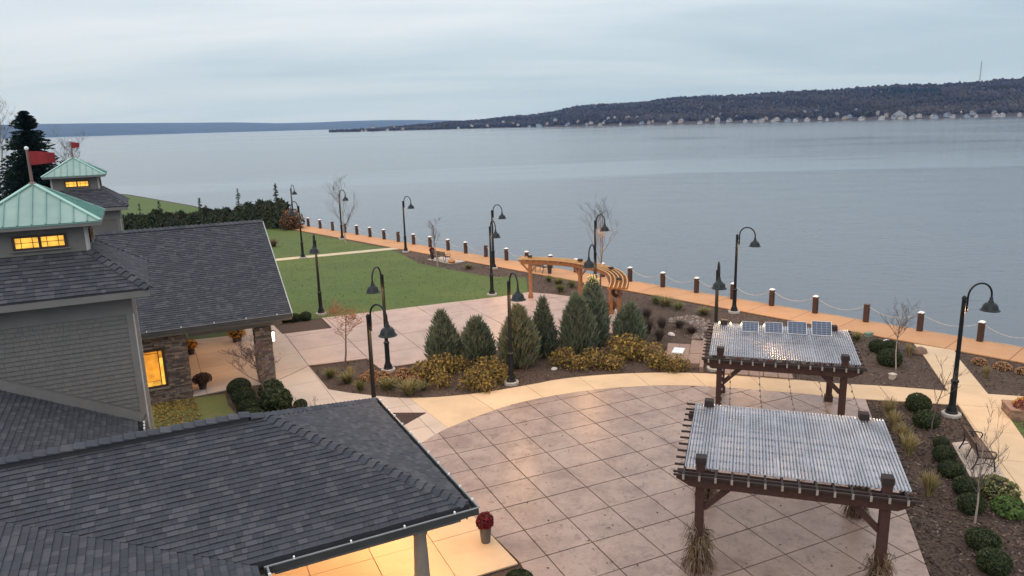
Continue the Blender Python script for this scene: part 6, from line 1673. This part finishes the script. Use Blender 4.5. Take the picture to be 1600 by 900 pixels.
# corn stalk bundles tied to the front pergola posts
def corn(u, v, label, seed, sc=1.0):
    w = pg(u, v, 0.06); t = thing('corn_shock', label, 'corn stalks', w, 0, 'corn shocks tied to the pergola posts'); rr = random.Random(seed)
    st = MB(); lf = MB()
    for k in range(26):
        a = 2 * math.pi * k / 26 + rr.uniform(-0.2, 0.2); r0 = rr.uniform(0.30, 0.48); r1 = rr.uniform(0.15, 0.19); r2 = rr.uniform(0.17, 0.38); h = rr.uniform(1.15, 1.65)
        da = rr.uniform(-0.3, 0.3)
        pts = [(r0 * math.cos(a), r0 * math.sin(a), 0), (r1 * math.cos(a), r1 * math.sin(a), 0.85), (r2 * math.cos(a + da), r2 * math.sin(a + da), h)]
        st.tube(pts, [0.014, 0.011, 0.006], 5)
        for q in range(15):
            tz = rr.uniform(0.15, 1.0); 
            if tz < 0.55: f = tz / 0.55; b = [pts[0][i] + (pts[1][i] - pts[0][i]) * f for i in range(3)]
            else: f = (tz - 0.55) / 0.45; b = [pts[1][i] + (pts[2][i] - pts[1][i]) * f for i in range(3)]
            la = a + rr.uniform(-1.2, 1.2); ln = rr.uniform(0.25, 0.6); w_ = rr.uniform(0.018, 0.04); dr = rr.uniform(0.3, 1.0); up = rr.uniform(-0.1, 0.35)
            c_, s_ = math.cos(la), math.sin(la); prev = None; tw = rr.uniform(-1, 1)
            P5 = []
            for j in range(5):
                tt = j / 4; x = b[0] + c_ * ln * tt * 0.55; y = b[1] + s_ * ln * tt * 0.55; z = max(0.01, b[2] + ln * (up * tt - dr * tt * tt)); ww = w_ * (1 - 0.8 * tt) * 0.5 + 0.002
                ca, sa = math.cos(la + math.pi / 2 + tw * tt), math.sin(la + math.pi / 2 + tw * tt)
                P5.append(((x - ca * ww, y - sa * ww, z - 0.4 * ww), (x + ca * ww, y + sa * ww, z + 0.4 * ww)))
            mi = rr.choice((0, 0, 1, 1, 2))
            for j in range(4): lf.poly([P5[j][0], P5[j][1], P5[j + 1][1], P5[j + 1][0]], mi)
    st.build('stalks', L_straw[1], t); lf.build('leaves', L_straw, t)
    mb = MB(); mb.tube([(0.2 * math.cos(R(a)), 0.2 * math.sin(R(a)), 0.84) for a in range(0, 361, 20)], 0.014, 6); mb.build('twine', M_rope, t); t.scale = (sc, sc, sc)
corn(1.24 - 2.02, 18.58 - 1.875, 'corn shock tied round the front left post of the nearest pergola', 1, 0.84)
corn(1.24 + 2.02, 18.58 - 1.875, 'corn shock tied round the front right post of the nearest pergola', 2, 0.78)
corn(1.24 - 2.02, 18.58 + 1.875, 'corn shock at the rear left post of the nearest pergola', 3, 0.75)
corn(1.24 + 2.02, 18.58 + 1.875, 'corn shock at the rear right post of the nearest pergola', 4, 0.75)

# ------------------------------------------------------------------ bare trees
def bare_tree(loc, h, label, seed, name='bare_tree', trunk_h=0.3, spread=0.35, r0=0.05, levels=4, nb=(6, 4, 3, 3), bark=M_bark, twig=M_twig, up=0.55, leaves=None, group=None, multi=1, minr=0.006, lean=(0, 0)):
    rr = random.Random(seed); t = thing(name, label, 'tree', (loc[0], loc[1], 0.0), 0, group); tk = MB(); bn = MB(); tips = []
    def grow(p, d, ln, r, lv):
        n = 4; pts = [p]; rad = [r]; q = Vector(p); dd = Vector(d)
        for k in range(n):
            dd = (dd + Vector((rr.uniform(-1, 1), rr.uniform(-1, 1), rr.uniform(-0.4, 0.8))) * (0.10 + 0.05 * lv) + Vector((0, 0, 0.06 * up))).normalized()
            q = q + dd * (ln / n); pts.append(q.copy()); rad.append(max(minr * 0.6, r * (1 - 0.75 * (k + 1) / n)))
        (tk if lv == 0 else bn).tube(pts, rad, 6 if lv == 0 else (4 if lv < 3 else 3), 0, cap=False)
        tips.append(pts[-1])
        if lv >= levels: return
        for k in range(nb[min(lv, len(nb) - 1)]):
            f = rr.uniform(trunk_h if lv == 0 else 0.25, 0.97); i = min(n - 1, int(f * n)); u = f * n - i
            b = pts[i].lerp(pts[i + 1], u); a = rr.uniform(0, 2 * math.pi)
            side = Vector((math.cos(a), math.sin(a), rr.uniform(0.1, 0.7)))
            nd = (dd * up + side * (1 - up) * 1.3).normalized()
            base_ln = h * spread if lv == 0 else ln * 0.58
            grow(b, nd, base_ln * rr.uniform(0.6, 1.1) * (1.25 - 0.6 * f if lv == 0 else 1), max(minr, (rad[i] * (1 - u) + rad[i + 1] * u) * 0.6), lv + 1)
    for m in range(multi):
        d0 = Vector((lean[0], lean[1], 1)) if multi == 1 else Vector((rr.uniform(-0.35, 0.35), rr.uniform(-0.35, 0.35), 1)).normalized()
        grow(Vector((0, 0, -0.03)), d0, h * (0.9 if multi == 1 else rr.uniform(0.6, 0.9)), r0, 0)
    tk.build('trunk', bark, t, True)
    if bn.f: bn.build('branches', twig, t)
    if leaves:
        mats, nper, size, probs = leaves; P_ = np.array([tuple(p) for p in tips])
        P_ = np.repeat(P_, nper, 0) + RG.normal(0, 0.07, (len(P_) * nper, 3)); cloud_obj('fruit_and_leaves', P_, np.tile([[0, 0, -1.0]], (len(P_), 1)), size, mats, t, probs, 1.1, 0.8)
    return t
def gl(x, y): p = g(x, y); return (p.x, p.y)
bare_tree(gl(540.6, 382), 6.0, 'tall leafless tree behind the third lamp post on the small lawn', 3, trunk_h=0.2, spread=0.38, r0=0.06, nb=(15, 4, 3, 2), bark=M_barkp, minr=0.006, up=0.6)
bare_tree(gl(684, 417), 4.0, 'slender leafless tree with a pale trunk in front of the far bench', 4, trunk_h=0.38, spread=0.26, r0=0.06, nb=(10, 4, 3, 2), bark=M_barkp, minr=0.006, up=0.62)
bare_tree(gl(938, 448), 5.4, 'wide leafless tree behind the arbor against the water', 5, trunk_h=0.25, spread=0.50, r0=0.065, nb=(11, 4, 3, 2), minr=0.007, up=0.55)
bare_tree(gl(539, 573), 3.0, 'crab apple tree with red fruit at the corner of the mulch bed', 6, 'crab_apple', trunk_h=0.42, spread=0.42, r0=0.05, nb=(9, 5, 4, 3), bark=M_barkr, twig=M_twigo, up=0.36, leaves=([L_copper[0], L_copper[1], L_burg[1]], 1, 0.05, (0.5, 0.35, 0.15)), minr=0.006, lean=(0.05, 0.12))
bare_tree(gl(418, 640), 2.75, 'bare crab apple tree in front of the stone pillar', 7, 'crab_apple', trunk_h=0.45, spread=0.46, r0=0.045, nb=(10, 5, 4, 2), bark=M_barkr, twig=M_twig, up=0.35, leaves=([L_copper[1], L_burg[0]], 1, 0.035, None), minr=0.007)
bare_tree(gl(1400, 577), 2.9, 'pale trunked sapling in the mulch right of the solar pergola', 8, trunk_h=0.45, spread=0.40, r0=0.032, nb=(12, 5, 3, 2), bark=M_barkp, minr=0.006, up=0.62, levels=3)
bare_tree(gl(1454, 684), 2.9, 'bare sapling growing between the two shrubs by the big lamp post', 9, trunk_h=0.35, spread=0.34, r0=0.026, nb=(9, 4, 3, 2), bark=M_bark, minr=0.005, up=0.58, levels=3)
bare_tree(gl(1523, 818), 3.0, 'bare sapling in front of the right bench', 10, trunk_h=0.3, spread=0.42, r0=0.03, nb=(11, 4, 3, 2), bark=M_barkp, minr=0.005, up=0.68, levels=3)
bare_tree(gl(473, 668), 1.35, 'small bare sapling at the sidewalk just behind the canopy ridge', 12, trunk_h=0.3, spread=0.35, r0=0.014, nb=(6, 3), levels=2, minr=0.005, leaves=([L_copper[1]], 1, 0.03, None))
bare_tree(gl(497, 668), 1.3, 'small reddish sapling at the sidewalk behind the canopy ridge, right of the bare one', 13, trunk_h=0.3, spread=0.35, r0=0.014, nb=(6, 3), levels=2, minr=0.005, leaves=([L_copper[1], L_burg[1]], 2, 0.035, None))

# far left trees
def yd(x, y, Y):
    d = _fw * FPX + _rt * (x - 800) + _up * (450 - y); return Vector((d.x, d.y, d.z)) * (Y / d.y) + Vector((0, 0, CAM_H))
p = yd(105, 220, 92); bare_tree((p.x, p.y), 10.0, 'bare tree behind the rear cupola, right of the big spruce', 14, trunk_h=0.25, spread=0.42, r0=0.11, nb=(11, 5, 3, 2), minr=0.013, up=0.5, bark=M_barkp)
p = yd(-6, 220, 100); bare_tree((p.x, p.y), 15.0, 'tall bare tree at the left frame edge', 15, trunk_h=0.25, spread=0.42, r0=0.12, nb=(10, 5, 3, 2), minr=0.013, up=0.5, bark=M_barkp)
# big spruce
def spruce(loc, h, r, label, seed, nb=900, mats=L_spruce, name='spruce', sp=1.0):
    rg = np.random.default_rng(seed); t = thing(name, label, 'tree', (loc[0], loc[1], 0), 0)
    mb = MB(); mb.tube([(0, 0, -0.1), (0, 0, h * 0.98)], [h * 0.022, h * 0.002], 8); mb.build('trunk', M_bark, t)
    Vs = []; Fs = []; Ms = []
    z = h * (0.04 + 0.96 * rg.random(nb) ** 1.15); an = rg.uniform(0, 2 * np.pi, nb); ln = r * (1 - z / h) ** 0.78 * rg.uniform(0.5, 1.15, nb) + 0.03 * h * 0.4
    c = 0
    for i in range(nb):
        m = max(4, int(16 * ln[i] / r)); f = (np.arange(m) + rg.random(m)) / m
        dx_, dy_ = math.cos(an[i]), math.sin(an[i]); dz = 0.18 * f - 0.55 * f ** 2
        C = np.stack([dx_ * ln[i] * f, dy_ * ln[i] * f, z[i] + ln[i] * dz * (0.8 if z[i] < 0.7 * h else 0.1) + (0.25 * ln[i] * f if z[i] > 0.85 * h else 0)], 1)
        sgn = rg.choice([-1, 1], m); w = 0.085 * h * 0.35 * (1 - 0.55 * f) * rg.uniform(0.6, 1.2, m) * sp * (0.3 + 0.7 * (1 - z[i] / h))
        sx, sy = -dy_ * sgn, dx_ * sgn
        tip = C + np.stack([sx * w + dx_ * w * 0.5, sy * w + dy_ * w * 0.5, -0.35 * w + rg.normal(0, 0.1, m) * w], 1)
        hw = 0.024 * h * 0.5 * sp
        a_ = C - np.stack([np.full(m, dx_ * hw), np.full(m, dy_ * hw), np.full(m, 0.0)], 1); b_ = C + np.stack([np.full(m, dx_ * hw), np.full(m, dy_ * hw), np.full(m, -hw * 0.3)], 1)
        d_ = (a_ + tip) / 2; d_[:, 2] -= hw * 0.9
        Vs.append(np.stack([a_, b_, tip, d_], 1).reshape(-1, 3)); Fs.append(np.arange(4 * m).reshape(m, 4) + c); Ms.append(rg.integers(0, len(mats), m)); c += 4 * m
    link_mesh('crown', np_mesh('crown', np.concatenate(Vs), np.concatenate(Fs), mats, np.concatenate(Ms)), t); return t
p = yd(44, 220, 84); spruce((p.x, p.y), 13.8, 6.2, 'big dark spruce behind the nearer cupola', 5, 2600, sp=1.25)

# hedge on the lake side of the lawn with small conifers poking out
hp = [g(170, 362), g(190, 358), g(250, 356), g(320, 354), g(400, 354.5), g(452, 356)]
def hedge():
    t = thing('hedge', 'long dark evergreen hedge between the lawns, its top uneven', 'hedge', (hp[0].x, hp[0].y, 0), 0); rg = np.random.default_rng(8)
    L = [0]
    for i in range(1, len(hp)): L.append(L[-1] + (hp[i] - hp[i - 1]).length)
    n = 46000; s = rg.uniform(0, L[-1], n)
    X = np.interp(s, L, [p.x for p in hp]); Y = np.interp(s, L, [p.y for p in hp])
    top = np.interp(s / L[-1], [0, 0.2, 0.5, 0.72, 0.9, 1.0], [1.3, 1.35, 1.5, 2.0, 2.9, 2.6]) + 0.35 * np.sin(s * 1.7) * np.sin(s * 0.61 + 1) + 0.2 * np.sin(s * 4.3) + 0.35 * rg.random(n) ** 3
    zz = top * rg.random(n) ** 0.6; off = rg.normal(0, 0.55, n) * np.clip(1.3 - zz / top * 0.7, 0.3, 1.2)
    P_ = np.stack([X - hp[0].x + off * 0.1, Y - hp[0].y + off, zz], 1); d = np.stack([RG.normal(0, 0.4, n), off - 0.3, np.full(n, 0.15)], 1)
    cloud_obj('foliage', P_, d, 0.19, L_hedge, t, (0.42, 0.42, 0.16), 2.4, 0.35)
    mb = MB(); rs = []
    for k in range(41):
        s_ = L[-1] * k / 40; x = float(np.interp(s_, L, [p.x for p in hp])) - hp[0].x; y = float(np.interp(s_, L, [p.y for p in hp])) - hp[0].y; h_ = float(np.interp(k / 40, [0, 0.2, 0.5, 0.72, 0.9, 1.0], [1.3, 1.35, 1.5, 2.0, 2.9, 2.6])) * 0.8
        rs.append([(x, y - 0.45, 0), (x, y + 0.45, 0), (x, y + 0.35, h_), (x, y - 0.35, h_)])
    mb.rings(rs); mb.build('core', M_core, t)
hedge()
for k, (px_, h, r, lab) in enumerate([((222, 356), 2.9, 0.7, 'small conifer at the left part of the hedge'), ((253, 356), 3.2, 1.0, 'bushy conifer second along the hedge'), ((316, 352), 3.5, 0.6, 'thin conifer sticking out of the middle of the hedge'), ((377, 353), 4.4, 0.9, 'conifer rising from the hedge near the first lamp post'), ((436, 353), 5.0, 0.9, 'tallest conifer of the hedge, at its right end')]):
    spruce(gl(*px_), h, r, lab, 60 + k, 160, L_hedge[:2], 'conifer', 1.6)
t = yellow_shrub('copper leaved bush at the right end of the hedge', 30, 1.15, 1.2, 1900, 0.17, L_copper + L_hedge[1:], (0.15, 0.25, 0.3, 0.3), None); p = g(457, 358.5); t.location = (p.x, p.y, 0)

# ------------------------------------------------------------------ loose ground cover: mulch chips, pebbles, fallen leaves, lawn blades
plaza_all = [ccw(x) for x in (big_poly, walk_poly, up_poly, po_poly, rw_poly, cf)]
lawns_all = [ccw(x) for x in (big_lawn, sm, far_lawn)]
def scatter(n, xr, yr, test, seed):
    rg = np.random.default_rng(seed); x = rg.uniform(*xr, n * 4); y = rg.uniform(*yr, n * 4); out = []
    for a, b in zip(x, y):
        if test(a, b): out.append((a, b))
        if len(out) >= n: break
    return np.array(out)
def on_mulch(x, y):
    if (Vector((x, y)) - S0).dot(SN) > -2.4: return False
    px_, py_, k = project((x, y, 0))
    if not (-10 < px_ < 1610 and -10 < py_ < 910): return False
    return not any(inside(q, x, y) for q in plaza_all) and not any(inside(q, x, y) for q in lawns_all)
M_chip = [material('mulch_chip', (0.11, 0.072, 0.055), (0.07, 0.046, 0.036), scale=20, rough=0.95), material('pale_chip', (0.20, 0.145, 0.11), (0.15, 0.11, 0.085), scale=20, rough=0.95), material('dark_chip', (0.045, 0.03, 0.025), (0.03, 0.02, 0.017), scale=20, rough=0.95)]
q = np.concatenate([scatter(9000, (6.5, 24), (14.5, 27), on_mulch, 1), scatter(9000, (-10, 24), (26, 38), on_mulch, 2), scatter(5000, (-10, 20), (38, 62), on_mulch, 3)])
P_ = np.column_stack([q, RG.uniform(0.012, 0.05, len(q))])
V, F = leaf_quads(P_, np.tile([[0, 0, 1.0]], (len(P_), 1)), 0.055, RG, 2.0, 0.45)
o = link_mesh('mulch_chips', np_mesh('mulch_chips', V, F, M_chip, RG.choice(3, len(P_), p=(0.55, 0.12, 0.33)))); tag(o, 'loose bark chips over the mulch beds', kind='stuff')
# pebbles
peb = ccw(pxs([(1045, 498), (1085, 494), (1108, 502), (1112, 512), (1100, 520), (1098, 531), (1080, 532), (1088, 518), (1075, 506), (1046, 505)]))
def in_peb(x, y): return inside(peb, x, y)
xs_p = [p[0] for p in peb]; ys_p = [p[1] for p in peb]
q = scatter(900, (min(xs_p), max(xs_p)), (min(ys_p), max(ys_p)), in_peb, 5)
base = np.array([(1, 0, 0), (-1, 0, 0), (0, 1, 0), (0, -1, 0), (0, 0, 0.7), (0, 0, -0.7)], float); fc = np.array([(0, 2, 4), (2, 1, 4), (1, 3, 4), (3, 0, 4), (2, 0, 5), (1, 2, 5), (3, 1, 5), (0, 3, 5)])
sz = RG.uniform(0.05, 0.13, len(q)); V = base[None] * sz[:, None, None] * (1 + RG.normal(0, 0.18, (len(q), 6, 3))) + np.column_stack([q, np.full(len(q), 0.03)])[:, None, :]
F = fc[None] + (np.arange(len(q)) * 6)[:, None, None]
M_peb = [material('grey_pebble', (0.17, 0.145, 0.125), (0.12, 0.10, 0.088), scale=8, rough=0.85), material('brown_pebble', (0.14, 0.095, 0.072), (0.10, 0.07, 0.055), scale=8, rough=0.85), material('pale_pebble', (0.28, 0.25, 0.22), (0.22, 0.195, 0.175), scale=8, rough=0.85)]
o = link_mesh('pebbles', np_mesh('pebbles', V.reshape(-1, 3), F.reshape(-1, 3), M_peb, np.repeat(RG.choice(3, len(q), p=(0.4, 0.4, 0.2)), 8))); tag(o, 'patch of grey and brown pebbles beside the solar pergola', kind='stuff')
# single rocks and fittings
def rock(px_, sx, sy, sz_, mat, label, seed):
    p = g(*px_); t = np.random.default_rng(seed); mb = MB(); rs = []
    for k, (z, r) in enumerate(((-0.1, 0.85), (0.25, 1.0), (0.7, 0.8), (0.98, 0.35))): rs.append([(sx * r * math.cos(a) * (1 + t.uniform(-0.12, 0.12)), sy * r * math.sin(a) * (1 + t.uniform(-0.12, 0.12)), sz_ * z) for a in [2 * math.pi * j / 10 for j in range(10)]])
    mb.rings(rs); o = mb.build('rock', mat); o.location = (p.x, p.y, 0.0); o.rotation_euler = (0, 0, t.uniform(0, 3)); tag(o, label, 'rock')
M_rockw = material('white_rock', (0.55, 0.54, 0.52), (0.42, 0.41, 0.40), scale=7, rough=0.9, bump=0.4); M_rockb = material('brown_rock', (0.19, 0.12, 0.09), (0.14, 0.09, 0.07), scale=7, rough=0.9, bump=0.5)
rock((1049, 524), 0.24, 0.16, 0.16, M_rockw, 'white rock in the dark mulch above the low platform', 1); rock((1385, 534.5), 0.2, 0.15, 0.14, M_rockw, 'white rock at the edge of the promenade mulch', 2); rock((1437, 553), 0.38, 0.28, 0.34, M_rockb, 'brown boulder at the corner of the right sidewalk', 3)
rock((866, 577.5), 0.16, 0.12, 0.12, M_rockw, 'pale stone at the left end of the right yellow clump', 4); rock((768, 594), 0.12, 0.1, 0.1, M_rockw, 'small pale stone among the left yellow shrubs', 5)
def utility(px_, s, mat, label):
    p = g(*px_); t = thing('utility_box', label, 'box', (p.x, p.y, 0), 0.3); mb = MB(); mb.cbox((0, 0, s[2] / 2), s, 0.015); mb.build('body', mat, t); mb = MB(); mb.cbox((0, 0, s[2] + 0.015), (s[0] + 0.05, s[1] + 0.05, 0.05), 0.01); mb.build('lid', mat, t)
utility((1394, 592), (0.22, 0.2, 0.2), material('beige_box', (0.45, 0.41, 0.34), (0.38, 0.34, 0.28), rough=0.7), 'beige utility box in the mulch by the cross walk'); utility((1357, 526), (0.36, 0.22, 0.18), material('green_box', (0.17, 0.22, 0.17), (0.14, 0.18, 0.14), rough=0.6), 'pale green utility box by the promenade behind the solar pergola')
utility((413, 617), (0.22, 0.2, 0.3), material('white_box', (0.6, 0.6, 0.58), (0.5, 0.5, 0.48), rough=0.6), 'small white box among the shrubs at the pillar')
# fallen leaves on the yellow grass strip and scraps on the paving
ly = ccw(pxs([(240, 632), (303, 622.5), (320, 660), (240, 700)])); xs_p = [p[0] for p in ly]; ys_p = [p[1] for p in ly]
q = scatter(1500, (min(xs_p), max(xs_p)), (min(ys_p), max(ys_p)), lambda x, y: inside(ly, x, y), 9)
P_ = np.column_stack([q, RG.uniform(0.03, 0.06, len(q))]); V, F = leaf_quads(P_, np.tile([[0, 0, 1.0]], (len(P_), 1)), 0.07, RG, 1.3, 0.35)
o = link_mesh('fallen_leaves', np_mesh('fallen_leaves', V, F, L_yel, RG.choice(4, len(P_)))); tag(o, 'yellow fallen leaves on the grass under the stone wall', kind='stuff')
def on_plaza(x, y): return inside(plaza_all[0], x, y)
q = scatter(170, (-4, 9), (15, 31), on_plaza, 10); P_ = np.column_stack([q, np.full(len(q), 0.066)]); V, F = leaf_quads(P_, np.tile([[0, 0, 1.0]], (len(P_), 1)), 0.05, RG, 1.3, 0.2)
o = link_mesh('leaf_litter', np_mesh('leaf_litter', V, F, [L_dark[0], L_yel[3]], RG.choice(2, len(P_)))); tag(o, 'scattered dark leaf litter on the big plaza', kind='stuff')
# blades of the lawn
def on_lawn(x, y):
    px_, py_, k = project((x, y, 0)); return 400 < px_ < 860 and 350 < py_ < 520 and (inside(lawns_all[0], x, y) or inside(lawns_all[1], x, y))
q = scatter(3000, (-24, 2), (41, 80), on_lawn, 12); n = len(q); an = RG.uniform(0, 2 * np.pi, n); hh = RG.uniform(0.035, 0.075, n); w = 0.03
c, s = np.cos(an) * w, np.sin(an) * w; B = np.column_stack([q, np.full(n, 0.02)]); l = RG.normal(0, 0.03, (n, 2))
V = np.stack([B + np.column_stack([c, s, np.zeros(n)]), B - np.column_stack([c, s, np.zeros(n)]), B + np.column_stack([l, hh])], 1).reshape(-1, 3)
M_bl = [leaf_mat('blade_green', (0.074, 0.113, 0.032), (0.054, 0.086, 0.024)), leaf_mat('blade_light', (0.096, 0.134, 0.043), (0.077, 0.110, 0.035))]
o = link_mesh('grass', np_mesh('grass', V, np.arange(3 * n).reshape(n, 3), M_bl, RG.choice(2, n, p=(0.7, 0.3)))); tag(o, 'short mown grass blades of the broad lawn', kind='stuff')

# ------------------------------------------------------------------ haze over the lake
def haze():
    mb = MB(); x0, x1, y0, y1, z0, z1 = -9000, 9000, -200, 10400, -4.5, 330
    mb.box(((x0 + x1) / 2, (y0 + y1) / 2, (z0 + z1) / 2), (x1 - x0, y1 - y0, z1 - z0))
    m = bpy.data.materials.new('haze'); m.use_nodes = True; t = m.node_tree; t.nodes.clear()
    out = N(t, 'ShaderNodeOutputMaterial'); pv = N(t, 'ShaderNodeVolumePrincipled', Density=0.000055, Anisotropy=0.0)
    pv.inputs['Color'].default_value = (0.14, 0.42, 1.0, 1); pv.inputs['Absorption Color'].default_value = (1, 1, 1, 1)
    t.links.new(pv.outputs[0], out.inputs['Volume'])
    o = mb.build('haze', m); o['kind'] = 'stuff'; o['label'] = 'thin blue haze over the lake'
HAZE = True
if HAZE: haze()
